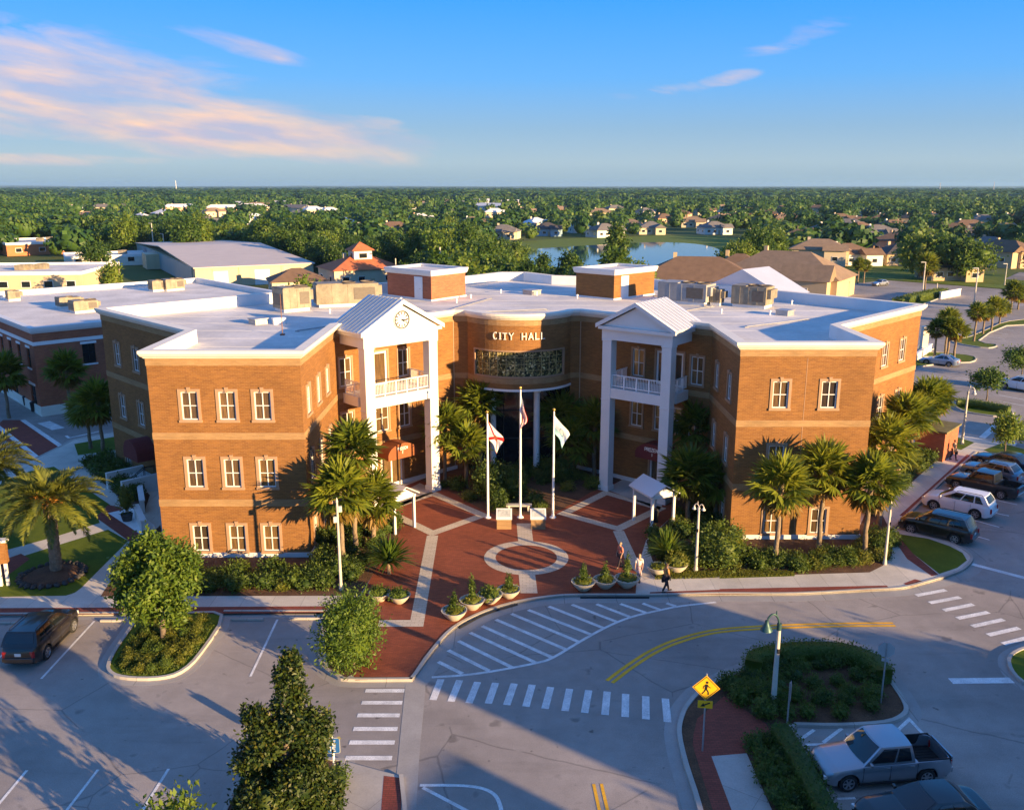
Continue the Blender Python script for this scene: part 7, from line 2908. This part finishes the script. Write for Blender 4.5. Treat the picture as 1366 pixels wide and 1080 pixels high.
def us(t, u, v, uv):
    st = M_(t, 'MODULO', M_(t, 'FLOOR', M_(t, 'MULTIPLY', v, 13)), 2)
    c = mixc(t, st, (.45, .015, .025), (.72, .70, .66))
    can = M_(t, 'MULTIPLY', M_(t, 'LESS_THAN', u, .4), M_(t, 'LESS_THAN', v, 7 / 13))
    fu = M_(t, 'SUBTRACT', M_(t, 'FRACT', M_(t, 'MULTIPLY', u, 15)), .5)
    fv = M_(t, 'SUBTRACT', M_(t, 'FRACT', M_(t, 'MULTIPLY', v, 13 / 7 * 5)), .5)
    rr_ = M_(t, 'ADD', M_(t, 'MULTIPLY', fu, fu), M_(t, 'MULTIPLY', fv, fv))
    blue = mixc(t, M_(t, 'LESS_THAN', rr_, .08), (.02, .03, .12), (.72, .70, .66))
    return mixc(t, can, c, blue)


def saltire(t, u, v, uv):
    a = M_(t, 'ABSOLUTE', M_(t, 'SUBTRACT', u, v))
    b = M_(t, 'ABSOLUTE', M_(t, 'SUBTRACT', M_(t, 'ADD', u, v), 1))
    x = M_(t, 'LESS_THAN', M_(t, 'MINIMUM', a, b), .09)
    c = mixc(t, x, (.76, .74, .70), (.55, .02, .02))
    du, dv = M_(t, 'SUBTRACT', u, .5), M_(t, 'SUBTRACT', v, .5)
    rr_ = M_(t, 'ADD', M_(t, 'MULTIPLY', M_(t, 'MULTIPLY', du, du), 2.2), M_(t, 'MULTIPLY', dv, dv))
    return mixc(t, M_(t, 'LESS_THAN', rr_, .03), c, (.40, .10, .05))


def pale(t, u, v, uv):
    du, dv = M_(t, 'SUBTRACT', u, .5), M_(t, 'SUBTRACT', v, .5)
    rr_ = M_(t, 'ADD', M_(t, 'MULTIPLY', M_(t, 'MULTIPLY', du, du), 2.2), M_(t, 'MULTIPLY', dv, dv))
    c = mixc(t, M_(t, 'GREATER_THAN', v, .62), (.70, .74, .72), (.34, .58, .62))
    return mixc(t, M_(t, 'MULTIPLY', M_(t, 'LESS_THAN', rr_, .05), M_(t, 'GREATER_THAN', rr_, .028)), c, (.18, .30, .42))


def flag(name, mat, hoist, fly, th, fold, rz, label, top, parent_loc):
    nu, nv = 26, 16
    m = MB()
    V = []
    for i in range(nu + 1):
        u = i / nu
        for j in range(nv + 1):
            v = j / nv
            a = th + .18 * math.sin(u * 3 + v * 2) * u
            x = fly * (u * math.sin(a)) * (1 - .25 * v * u) + .03
            z = -hoist * v * (1 - .18 * u) - fly * u * math.cos(a) * (.92 - .10 * v)
            y = fold * math.sin(u * 8 + v * 5.5) * u ** .6 + fold * .5 * math.sin(v * 9 + u * 3) * u
            V.append((x, y, z))
    for i in range(nu):
        for j in range(nv):
            q = [(i, j), (i + 1, j), (i + 1, j + 1), (i, j + 1)]
            m.face([V[a * (nv + 1) + b] for a, b in q], [(a / nu, b / nv) for a, b in q])
    o = m.build(name, mat, None, smooth=80, weld=True)
    o.location = (parent_loc[0], parent_loc[1], top)
    o.rotation_euler.z = rz
    tag(o, label, 'flag')
    return o


for px, tpy, lab in ((651, 549, 'left white flagpole with a gold ball carrying the red saltire flag'), (694, 517, 'tallest middle flagpole with a gold ball carrying the striped flag'), (737.5, 546, 'right flagpole with a gold ball carrying the pale flag')):
    x, y = G(px, 690, ZP)
    h = ZAT(tpy, y) - ZP
    t = thing('flagpole', lab, 'flagpole', (x, y, ZP), 0, 'three flagpoles on the plaza')
    m = MB(); m.lathe([(.24, 0), (.24, .05), (.13, .12), (.085, .3), (.08, h * .5), (.05, h - .12)], 14); m.build('pole', WHITE2, t, smooth=50)
    m = MB(); m.lathe([(.02, -.12), (.08, -.06), (.11, .0), (.08, .06), (.02, .11)], 14, (0, 0, h)); m.build('ball', GOLD, t, smooth=60)
    top = ZP + h - .30
    if px < 660:
        flag('flag', flagmat('saltire_flag', saltire), 1.3, 1.85, R(36), .11, R(-10), 'white flag with a red saltire hanging from the left flagpole', top - .35, (x, y))
    elif px < 700:
        flag('flag', flagmat('striped_flag', us), 1.35, 2.3, R(9), .14, R(-30), 'limp red and white striped flag with a blue canton on the middle flagpole', top - .05, (x, y))
    else:
        flag('flag', flagmat('pale_flag', pale), 1.3, 1.85, R(34), .11, R(-12), 'pale blue and white flag hanging from the right flagpole', top - .1, (x, y))

# information pedestals
for px, lab in ((672.5, 'left brick pedestal with a white glazed display top before the flagpoles'), (718, 'right brick pedestal with a white glazed display top before the flagpoles')):
    x, y = G(px, 706, ZP)
    t = thing('display_pedestal', lab, 'pedestal', (x, y + .35, ZP), 0, 'display pedestals')
    m = MB(); 
    P_ = [(-.5, -.33), (.5, -.33), (.5, .33), (-.5, .33)]
    for p, q in zip(P_, P_[1:] + P_[:1]):
        wallseg(m, p, q, 0, .72)
    m.build('pedestal', BRICKB, t)
    m = MB(); m.mesh([(-.54, -.37, .72), (.54, -.37, .72), (.54, .37, .72), (-.54, .37, .72), (-.54, -.37, .86), (.54, -.37, .86), (.54, .37, 1.28), (-.54, .37, 1.28)], [(3, 2, 1, 0), (4, 5, 6, 7), (0, 1, 5, 4), (1, 2, 6, 5), (2, 3, 7, 6), (3, 0, 4, 7)])
    m.build('display_case', WHITE, t)
    m = MB(); m.face([(-.44, -.29, .90), (.44, -.29, .90), (.44, .29, 1.235), (-.44, .29, 1.235)]); m.xf(Matrix.Translation((0, -.004, .012))).build('glass', pm('display_sheet', (.42, .43, .40), .25, .3, 4), t)
# bench behind the middle flagpole
x, y = G(692, 681, ZP)
t = thing('bench', 'long grey stone bench behind the middle flagpole', 'bench', (x, y, ZP))
m = MB(); m.box((0, 0, .44), (1.9, .45, .1)); m.build('seat', CONCP, t)
for g in (-1, 1):
    m = MB(); m.box((g * .7, 0, .2), (.14, .4, .4)); m.build('leg', CONCP, t)


# small white gabled shelters before the doors
def shelter(c, rz, label):
    t = thing('entrance_shelter', label, 'shelter', (c[0], c[1], ZP), rz, 'small white gabled shelters')
    w, d, h = 1.75, 2.3, 2.3
    for sx in (-1, 1):
        for sy in (-1, 1):
            m = MB(); m.box((sx * w / 2, sy * d / 2, h / 2), (.16, .16, h)); m.build('post', WHITE, t)
    m = MB()
    for sx in (-1, 1):
        m.box((sx * w / 2, 0, h + .08), (.18, d + .3, .18))
    for sy in (-1, 1):
        m.box((0, sy * d / 2, h + .081), (w - .18, .16, .17))
    m.build('beam', WHITE, t)
    m = MB(); a, b, z, zr = w / 2 + .3, d / 2 + .3, h + .17, h + .85
    v = [(-a, -b, z), (0, -b, zr), (0, b, zr), (-a, b, z), (a, -b, z), (a, b, z)]
    v2 = [(x, y, zz + .09) for x, y, zz in v]
    m.mesh(v + v2, [(0, 1, 2, 3), (1, 4, 5, 2), (9, 8, 7, 6), (8, 11, 10, 7), (0, 6, 7, 1), (1, 7, 10, 4), (2, 8, 9, 3), (5, 11, 8, 2), (0, 3, 9, 6), (4, 10, 11, 5)])
    m.build('gable_roof', METALROOF, t)
    m = MB()
    for sy in (-1, 1):
        m.mesh([(-a + .3, sy * (d / 2 + .05), z), (a - .3, sy * (d / 2 + .05), z), (0, sy * (d / 2 + .05), zr - .12)], [(0, 1, 2)])
    m.build('gable_panel', WHITE2, t)
    m = MB(); m.lathe([(.28, 0), (.28, .75), (.30, .8), (.2, .95)], 14, (.3, .3, 0)); m.build('litter_bin', BLACK, t)
    return t


shelter(G(871, 698, ZP), R(24), 'small white gabled shelter in the shade beside the right door path')
shelter((-8.2, 58.2), R(48), 'small white gabled shelter lit by the sun beside the left door path')

# planter bowls
BOWL = pm('cast_concrete_bowl', (.50, .44, .34), .8, .1, 3, fine=.06)
m = MB(); m.lathe([(.30, 0), (.34, .04), (.58, .30), (.70, .50), (.72, .54), (.66, .54), (.62, .46)], 26); o = m.build('bowl', BOWL, smooth=40); BW = o.data; bpy.data.objects.remove(o)
FLW = crown_mesh('low_plants', L_GOLD, .58, .58, .18, 60, 10, .14, .07, .07, .50, seed=301, core=.8, lobes=3, shell=.4)
CONE = []
for s in range(3):
    CONE.append(crown_mesh('topiary', L_SHRUB, .26, .26, .55 + .12 * s, 46, 10, .14, .06, .06, .95, seed=310 + s, core=.75, lobes=2, cone=1.1))
BIGF = crown_mesh('low_plants', L_GOLD, .68, .68, .5, 90, 11, .20, .08, .10, .72, seed=305, core=.75, lobes=4, shell=.4)
SMF = crown_mesh('low_plants', L_HEDGE, .6, .6, .3, 70, 10, .16, .08, .08, .58, seed=306, core=.75, lobes=4, shell=.4)
for px, py, kind, sc_, lab in ((606, 825, 1, 1.0, 'concrete bowl planter nearest the brick ramp, with a short dark topiary'), (630, 811, 2, 1.0, 'concrete bowl planter with a thin topiary, second from the brick ramp'), (654, 803, 3, 1.0, 'concrete bowl planter full of low plants without a topiary'), (679, 796, 0, .95, 'concrete bowl planter just left of the ring stem'),
                                 (778, 786, 1, 1.0, 'concrete bowl planter just right of the ring stem'), (807, 783, 0, 1.0, 'concrete bowl planter in the middle of the right-hand three'), (836, 782, 2, 1.05, 'concrete bowl planter beside the walkers, with the tallest topiary'), (507, 800, 3, .9, 'left of the two small bowls in the mulch bed by the spiky plant'), (533, 803, 3, .9, 'right of the two small bowls in the mulch bed by the spiky plant'),
                                 (877, 765, 5, .95, 'sunlit bowl with yellow-green plants right of the plaza, left one'), (902, 762, 4, 1.0, 'sunlit bowl with tall yellow plants right of the plaza, right one')):
    x, y = G(px, py, ZP)
    t = thing('planter_bowl', lab, 'planter', (x, y, ZP), random.random() * 6, 'round concrete planter bowls')
    link(BW, 'bowl', t)
    if kind in (0, 1, 2):
        link(FLW, 'low_plants', t)
        q = link(CONE[kind], 'topiary', t)
    elif kind == 4:
        link(BIGF, 'low_plants', t)
    else:
        link(SMF if kind == 3 else FLW, 'low_plants', t)
    t.scale = (sc_,) * 3

# signs
YEL = pm('yellow_sign_face', (.80, .44, .012), .4, .04, 2)
BLUE = pm('blue_sign_face', (.02, .10, .32), .4, .05, 2)
ALUM = pm('bare_aluminium', (.46, .48, .49), .45, .06, 2, metal=.4)


def postsign(name, px, py, tpy, label, z, rz, cat='sign', r=.035, mat=None):
    x, y = G(px, py, z)
    h = ZAT(tpy, y) - z
    t = thing(name, label, cat, (x, y, z), rz)
    m = MB(); m.tube([(0, 0, -.05), (0, 0, h)], r, 8); m.build('post', mat or GREYM, t)
    return t, h


def plate(m, pts, y0=-.05, th=.012):
    n = len(pts)
    f_ = [(x, y0, z) for x, z in pts]
    b_ = [(x, y0 + th, z) for x, z in pts]
    m.mesh(f_ + b_, [tuple(range(n)), tuple(range(2 * n - 1, n - 1, -1))] + [(i, n + i, n + (i + 1) % n, (i + 1) % n) for i in range(n)])


t, h = postsign('pedestrian_sign', 937, 1001, 898, 'yellow diamond pedestrian crossing sign with an arrow plate below it', .1, R(-8))
k = .56
m = MB(); plate(m, [(0, h - .62 - k), (k, h - .62), (0, h - .62 + k), (-k, h - .62)]); so = m.build('sign_face', YEL, t)
m = MB()
zc = h - .62
kb = .50
for a_, b_ in (((0, -kb), (kb, 0)), ((kb, 0), (0, kb)), ((0, kb), (-kb, 0)), ((-kb, 0), (0, -kb))):
    d = Vector((b_[0] - a_[0], b_[1] - a_[1])).normalized(); nn = Vector((-d.y, d.x)) * .012
    m.face([(a_[0] + nn.x, -.056, zc + a_[1] + nn.y), (a_[0] - nn.x, -.056, zc + a_[1] - nn.y), (b_[0] - nn.x, -.056, zc + b_[1] - nn.y), (b_[0] + nn.x, -.056, zc + b_[1] + nn.y)])
ps = lambda L_, w: [m.face([(x, -.056, zc + z) for x, z in q]) for q in L_]
def limb(x0, z0, x1, z1, w):
    d = Vector((x1 - x0, z1 - z0)).normalized(); nn = Vector((-d.y, d.x)) * w / 2
    m.face([(x0 + nn.x, -.0565, zc + z0 + nn.y), (x0 - nn.x, -.0565, zc + z0 - nn.y), (x1 - nn.x, -.0565, zc + z1 - nn.y), (x1 + nn.x, -.0565, zc + z1 + nn.y)])
limb(.02, .17, -.01, -.05, .11); limb(-.01, -.03, .09, -.17, .06); limb(.09, -.17, .10, -.30, .055); limb(-.01, -.03, -.07, -.17, .06); limb(-.07, -.17, -.16, -.27, .05)
limb(.03, .15, .13, .03, .04); limb(.13, .03, .19, .02, .035); limb(.0, .15, -.10, .07, .04); limb(-.10, .07, -.12, -.04, .035)
m.face([(.03 + .06 * math.cos(a * math.pi / 6), -.0565, zc + .25 + .06 * math.sin(a * math.pi / 6)) for a in range(12)])
m.build('walking_figure', BLACK, so)
m = MB(); z2 = h - 1.38; plate(m, [(-.30, z2 - .17), (.30, z2 - .17), (.30, z2 + .17), (-.30, z2 + .17)]); s2 = m.build('arrow_plate', YEL, t)
m = MB(); zc = z2
limb(.19, .09, -.06, -.03, .06)
m.face([(-.20, -.0565, z2 - .10), (.0, -.0565, z2 - .09), (-.08, -.0565, z2 + .07)])
m.build('arrow', BLACK, s2)
t, h = postsign('road_sign', 1049, 976, 910, 'narrow street sign seen edge-on beside the lamp post in the median', .1, R(75))
m = MB(); plate(m, [(-.23, h - .75), (.23, h - .75), (.23, h - .02), (-.23, h - .02)]); m.build('sign_face', ALUM, t)
t, h = postsign('stop_sign', 1175, 937, 857, 'stop sign seen from behind at the right end of the median', .1, R(165))
o8 = [(.38 * math.cos(R(22.5 + 45 * i)), h - .36 + .38 * math.sin(R(22.5 + 45 * i))) for i in range(8)]
m = MB(); plate(m, o8); m.build('sign_back', ALUM, t)
m = MB(); plate(m, o8, -.066, .012); m.build('sign_face', pm('red_sign_face', (.45, .02, .02), .4, .04, 2), t)
m = MB(); plate(m, [(-.16, h - .95), (.16, h - .95), (.16, h - .80), (-.16, h - .80)]); m.build('lower_plate', ALUM, t)
t, h = postsign('parking_sign', 446, 1030, 980, 'blue parking sign with white writing on a white post beside the magnolia', .1, R(3), r=.05, mat=WHITE2)
w_, z0, z1 = .30, h - .78, h - .08
rc = lambda a, b, c, d, r_: [(a + r_, c), (b - r_, c), (b, c + r_), (b, d - r_), (b - r_, d), (a + r_, d), (a, d - r_), (a, c + r_)]
m = MB(); plate(m, rc(-w_, w_, z0, z1, .05), -.07); m.build('sign_rim', ALUM, t)
m = MB(); plate(m, rc(-w_ + .03, w_ - .03, z0 + .03, z1 - .03, .04), -.083); so = m.build('sign_face', BLUE, t)
m = MB()
def gl(ch, x0, z0_, wd, hh, th):
    for a0, b0, a1, b1 in STROKES[ch]:
        d = Vector(((a1 - a0) * wd, (b1 - b0) * hh)).normalized(); nn = Vector((-d.y, d.x)) * th / 2
        m.face([(x0 + a0 * wd + nn.x, -.087, z0_ + b0 * hh + nn.y), (x0 + a0 * wd - nn.x, -.087, z0_ + b0 * hh - nn.y), (x0 + a1 * wd - nn.x, -.087, z0_ + b1 * hh - nn.y), (x0 + a1 * wd + nn.x, -.087, z0_ + b1 * hh + nn.y)])
for i, ch in enumerate('EE'):
    gl('1' if i == 0 else 'E', -.14 + .15 * i, z0 + .39, .11, .19, .035)
gl('1', -.14, z0 + .12, .11, .19, .035); gl('E', .01, z0 + .12, .11, .19, .035)
m.build('lettering', WHITE, so)
# brick notice board at the left photo edge
x, y = G(2, 781, ZP)
t = thing('brick_sign', 'brick-faced sign panel on white legs at the left photo edge', 'sign', (x, y, ZP), R(12))
m = MB()
P_ = [(-.8, -.2), (.55, -.2), (.55, .2), (-.8, .2)]
for p, q in zip(P_, P_[1:] + P_[:1]):
    wallseg(m, p, q, 1.45, 2.75)
m.face([(-.8, -.2, 2.75), (.55, -.2, 2.75), (.55, .2, 2.75), (-.8, .2, 2.75)]); m.face([(-.8, -.2, 1.45), (-.8, .2, 1.45), (.55, .2, 1.45), (.55, -.2, 1.45)])
m.build('panel', BRICK, t)
for px_ in (-.5, .0, .38):
    m = MB(); m.box((px_, 0, .74), (.16, .16, 1.5)); m.build('leg', WHITE, t)
m = MB(); m.box((-.12, 0, 2.83), (1.6, .5, .14)); m.build('cap', WHITE, t)
# brick gate enclosure and little bollard lights east of the hall
x, y = G(1247, 606, ZP)
t = thing('brick_gate', 'small brick enclosure with an arched opening beside the east pavement', 'gate', (x, y, ZP), R(48))
m = MB()
for p, q in (((-1.9, -1.2), (1.9, -1.2)), ((1.9, -1.2), (1.9, -.6)), ((1.9, .6), (1.9, 1.2)), ((1.9, 1.2), (-1.9, 1.2)), ((-1.9, 1.2), (-1.9, -1.2))):
    wallseg(m, p, q, 0, 2.5)
for k in range(10):
    a0, a1 = math.pi * k / 10, math.pi * (k + 1) / 10
    m.face([(1.9, -.6 * math.cos(a0), 1.9 + .5 * math.sin(a0)), (1.9, -.6 * math.cos(a1), 1.9 + .5 * math.sin(a1)), (1.9, -.6 * math.cos(a1), 2.5), (1.9, -.6 * math.cos(a0), 2.5)])
m.build('wall', BRICKR, t)
m = MB(); m.box((0, 0, 2.58), (4.1, 2.7, .16)); m.build('roof', pm('mossy_slab', (.16, .14, .06), .9, .3, 2), t)
m = MB(); m.face([(1.2, -.7, .02), (1.2, .7, .02), (1.2, .7, 2.4), (1.2, -.7, 2.4)]); m.build('gate_leaf', BLACK, t)
x, y = G(1263, 599, ZP)
t = thing('brick_pillar', 'short tan masonry pillar beside the brick enclosure', 'pillar', (x, y, ZP))
m = MB(); m.box((0, 0, .55), (.5, .5, 1.1)); m.build('shaft', CREAM, t); m = MB(); m.box((0, 0, 1.15), (.62, .62, .1)); m.build('cap', CREAM, t)
x, y = G(1231, 472, .1)
t = thing('tan_pillar', 'tall tan pillar among the palms of the first far island', 'pillar', (x, y, .1))
m = MB(); m.box((0, 0, 1.9), (.8, .8, 3.8)); m.build('shaft', CREAM, t); m = MB(); m.box((0, 0, 3.86), (1.0, 1.0, .12)); m.build('cap', CREAM, t)
a, b = Vector(G(1221, 482)), Vector(G(1241, 468)); d = b - a
t = thing('low_wall', 'low white garden wall beyond the corner of the right wing', 'wall', (*((a + b) / 2), 0), math.atan2(d.y, d.x))
m = MB(); m.box((0, 0, .5), (d.length, .3, 1.0)); m.build('wall', WHITE, t); m = MB(); m.box((0, 0, 1.05), (d.length + .1, .42, .1)); m.build('coping', WHITE2, t)
a, b = Vector(G(1254, 399)), Vector(G(1280, 394)); d = b - a
t = thing('low_wall', 'low tan masonry screen in the far car park beside the tall light pole', 'wall', (*((a + b) / 2), 0), math.atan2(d.y, d.x))
m = MB(); m.box((0, 0, .7), (d.length, .35, 1.4)); m.build('wall', CREAM, t); m = MB(); m.box((0, 0, 1.45), (d.length + .2, .5, .1)); m.build('coping', WHITE2, t)
# low white walls and pad at the shaded steps
sheet('path', [(144, 684), (176, 677), (206, 700), (210, 716), (190, 714)], Z3, WHITE2)
for k_, (a_, b_, lab) in enumerate((((188, 664), (191, 684), 'short white wall beside the shaded steps, nearer the hedge'), ((183, 690), (193, 712), 'short white wall at the edge of the pale pad by the shaded steps'))):
    a, b = Vector(G(*a_, ZP)), Vector(G(*b_, ZP)); d = b - a
    t = thing('garden_wall', lab, 'wall', (*((a + b) / 2), ZP), math.atan2(d.y, d.x))
    m = MB(); m.box((0, 0, .45), (d.length, .3, .9)); m.build('wall', WHITE, t); m = MB(); m.box((0, 0, .95), (d.length + .1, .4, .1)); m.build('coping', WHITE2, t)
for px, py, lab in ((46, 548, 'black litter bin at the corner of the brick office'), (36, 540, 'dark bench-side bin under the shop awning')):
    t = thing('litter_bin', lab, 'bin', (*G(px, py, ZP), ZP), 0, 'dark street bins')
    m = MB(); m.lathe([(.3, 0), (.36, .9), (.38, .95), (.3, 1.0), (.1, 1.1)], 14); m.build('body', BLACK, t, smooth=40)


# ---------------------------------------------------------------- people
def skin_obj(name, parent, verts, edges, rads, mat, sub=1):
    me = bpy.data.meshes.new(name)
    me.from_pydata(verts, edges, [])
    o = link(me, name, parent)
    o.modifiers.new('skin', 'SKIN')
    me.materials.append(mat)
    if not me.skin_vertices:
        me.attributes
    sv_ = me.skin_vertices[0].data if me.skin_vertices else None
    if sv_ is None:
        bm = bmesh.new(); bm.from_mesh(me); bm.verts.layers.skin.verify(); bm.to_mesh(me); bm.free()
        sv_ = me.skin_vertices[0].data
    for i, r_ in enumerate(rads):
        sv_[i].radius = (r_, r_) if not hasattr(r_, '__len__') else r_
        sv_[i].use_root = i == 0
    s = o.modifiers.new('sub', 'SUBSURF'); s.levels = sub; s.render_levels = sub
    for md in o.modifiers:
        if md.type == 'SKIN':
            md.use_smooth_shade = True
    return o


SKIN = pm('skin', (.42, .24, .16), .6, .06, 6)
SKIN2 = pm('darker_skin', (.20, .11, .07), .6, .06, 6)


def person(px, py, rz, label, top, legs, hair, skin=SKIN, h=1.68, skirt=False, bag=None, stride=.22, longhair=False, z=ZP):
    x, y = G(px, py, z)
    t = thing('person', label, 'person', (x, y, z), rz)
    k = h / 1.7
    S = lambda L_: [(a * k, b * k, c * k) for a, b, c in L_]
    # x forward, y left
    V = [(0, 0, .92), (0, 0, 1.12), (.0, 0, 1.32), (.01, 0, 1.44), (.015, 0, 1.50), (.03, 0, 1.58), (.03, 0, 1.655),
         (.0, .17, 1.40), (-.06, .21, 1.13), (-.02 + .1, .22, .90), (.0, -.17, 1.40), (.07, -.21, 1.13), (.14, -.21, .90),
         (0, .09, .88), (stride * .55, .10, .50), (stride, .10, .09), (stride + .13, .11, .035), (0, -.09, .88), (-stride * .25, -.10, .49), (-stride * 1.1, -.10, .12), (-stride * 1.1 + .13, -.10, .035), (.115, 0, 1.575)]
    E = [(0, 1), (1, 2), (2, 3), (3, 4), (4, 5), (5, 6), (2, 7), (7, 8), (8, 9), (2, 10), (10, 11), (11, 12), (0, 13), (13, 14), (14, 15), (15, 16), (0, 17), (17, 18), (18, 19), (19, 20), (5, 21)]
    Rr = [.135, .115, .125, .055, .05, .085, .07, .058, .042, .030, .058, .042, .030, .085, .058, .042, .035, .085, .058, .042, .035, .014]
    # hands: palm, four fingers, thumb
    for w, g in ((9, 1), (12, -1)):
        b = V[w]
        pm_ = len(V); V.append((b[0] + .01, b[1], b[2] - .07)); E.append((w, pm_)); Rr.append(.028)
        for q in range(4):
            i = len(V); V.append((b[0] + .035 - .02 * q, b[1], b[2] - .11)); V.append((b[0] + .035 - .02 * q + .008, b[1] - g * .012, b[2] - .15 - (.012 if q in (1, 2) else 0)))
            E += [(pm_, i), (i, i + 1)]; Rr += [.0095, .008]
        i = len(V); V.append((b[0] + .05, b[1] - g * .01, b[2] - .085)); E.append((pm_, i)); Rr.append(.009)
    skin_obj('body', t, S(V), E, [r_ * k for r_ in Rr], skin)
    SV = [V[i] for i in (0, 1, 2, 7, 8, 10, 11)] + [(.0, 0, 1.43)]
    skin_obj('shirt', t, S(SV), [(0, 1), (1, 2), (2, 3), (3, 4), (2, 5), (5, 6), (2, 7)], [k * r_ for r_ in (.15, .135, .148, .078, .058, .078, .058, .062)], top)
    if skirt:
        skin_obj('skirt', t, S([(0, 0, 1.0), (0, 0, .8), (.02, 0, .55), (.02, 0, .28)]), [(0, 1), (1, 2), (2, 3)], [k * r_ for r_ in (.14, .165, .19, .215)], legs)
    else:
        skin_obj('trousers', t, S([V[0], V[13], V[14], V[15], V[17], V[18], V[19]]), [(0, 1), (1, 2), (2, 3), (0, 4), (4, 5), (5, 6)], [k * r_ for r_ in (.15, .10, .075, .06, .10, .075, .06)], legs)
    sh = MB()
    for p in (V[16], V[20]):
        sh.box((p[0] * k - .06, p[1] * k, .045), (.25 * k, .09 * k, .08))
    sh.build('shoes', BLACK, t).modifiers.new('b', 'BEVEL').width = .025
    hv, hf = lumpy(.098 * k, .092 * k, .085 * k, (0, 0, 0), 12, 8, .04)
    hv = hv[:] + np.array([.005 * k, 0, 1.655 * k])
    parts = [(hv, hf)]
    if longhair:
        v2, f2 = lumpy(.06 * k, .09 * k, .17 * k, (0, 0, 0), 10, 7, .06)
        parts.append((v2 + np.array([-.06 * k, 0, 1.55 * k]), f2))
    V2, F2 = merge(parts)
    o = link(npmesh('hair', V2, F2, hair), 'hair', t)
    o.data.polygons.foreach_set('use_smooth', [True] * len(o.data.polygons))
    fe = MB()
    for g in (1, -1):
        fe.box((.108 * k, g * .032 * k, 1.597 * k), (.012, .018, .010))
    fe.box((.112 * k, 0, 1.535 * k), (.012, .04, .008))
    fe.build('face_features', BLACK, t)
    if bag:
        bm_ = MB(); bm_.box((.0, 0, 0), (.30, .13, .34)); 
        o = bm_.build('shoulder_bag', bag, None, loc=(x + math.cos(rz + 1.57) * .30, y + math.sin(rz + 1.57) * .30, z + .62 * k))
        bv = o.modifiers.new('b', 'BEVEL'); bv.width = .05; bv.segments = 2
        o.rotation_euler.z = rz
        tag(o, 'dark bag carried by the walker ' + ('on the front pavement' if px < 1000 else 'on the east pavement'), 'bag')
    return t


C_CORAL = pm('coral_cloth', (.55, .16, .10), .85, .35, 9)
C_DARK = pm('dark_trouser_cloth', (.03, .02, .025), .85, .2, 6)
C_WHITE = pm('white_cloth', (.70, .62, .55), .85, .1, 6)
C_PRINT = pm('printed_skirt_cloth', (.45, .32, .34), .85, .6, 9)
C_ORNG = pm('orange_cloth', (.42, .20, .06), .85, .15, 6)
HAIRB = pm('brown_hair', (.06, .035, .02), .6, .2, 8)
HAIRY = pm('fair_hair', (.35, .24, .12), .6, .2, 8)
person(827, 757, R(205), 'walker in a coral top and dark trousers on the plaza band', C_CORAL, C_DARK, HAIRY, h=1.66)
person(852, 774, R(-110), 'woman in a white top and long printed skirt beside the last planter bowl', C_WHITE, C_PRINT, HAIRY, skirt=True, longhair=True, h=1.68)
person(888, 789, R(15), 'walker in an orange top and dark trousers with a bag on the front pavement', C_ORNG, C_DARK, HAIRB, SKIN2, h=1.75, bag=C_DARK)
person(1271, 613, R(-70), 'person in dark clothes with a bag on the east pavement near the brick gate', C_DARK, C_DARK, HAIRB, SKIN, h=1.75, bag=C_DARK)
# ---------------------------------------------------------------- beyond the right edge: unseen buildings and trees added for their shade on the street
AT = lambda s_, q_: (s_ * SDIR.x + q_ * .611, s_ * SDIR.y + q_ * .791)


def shop(s0, s1, q0, q1, h, label):
    flat_building('shop', label, [AT(s0, q0), AT(s1, q0), AT(s1, q1), AT(s0, q1)], h, BRICKR, MEMB, wins=4)  # unseen block, added and sized for the shadow it casts


shop(27, 42, 27.8, 43.6, 9.4, 'unseen brick block added beyond the right edge to shade the crossing')
shop(28, 42, 55.5, 80, 7.4, 'unseen brick block added beyond the right edge to shade the parked cars')
shop(24, 40, 14.0, 24.4, 7.6, 'unseen brick block added beyond the lower right edge to shade the street')
for s_, q_, sc, k in ((20, 26.3, .68, 0), (20, 45.0, .62, 2), (31, 84, .8, 6), (33, 90.5, .85, 4), (30, 97, .8, 0), (8, 7.5, .6, 2), (12, 1.0, .9, 4)):
    x, y = AT(s_, q_)
    me, tm, rx, h = TV[k]
    t = thing('broadleaf_tree', 'unseen tree set beyond the edge of the view to shade the car parks', 'tree', (x, y, 0), rg.random() * 6, 'unseen shade trees beyond the view')
    link(me, 'crown', t); link(tm, 'trunk', t)
    t.scale = (sc,) * 3

# ---------------------------------------------------------------- haze
m = MB()
m.box((0, 5400, 33), (13000, 13600, 69))
hz = m.build('haze', None)
hz.data.materials.clear()
mt = bpy.data.materials.new('haze_air')
mt.use_nodes = True
t = mt.node_tree
t.nodes.clear()
pv = t.nodes.new('ShaderNodeVolumePrincipled')
pv.inputs['Color'].default_value = (.42, .70, 1, 1)
pv.inputs['Density'].default_value = .00006
pv.inputs['Anisotropy'].default_value = .2
t.links.new(pv.outputs[0], t.nodes.new('ShaderNodeOutputMaterial').inputs['Volume'])
hz.data.materials.append(mt)
tag(hz, 'thin blue air between the camera and the horizon', None, None, 'stuff')
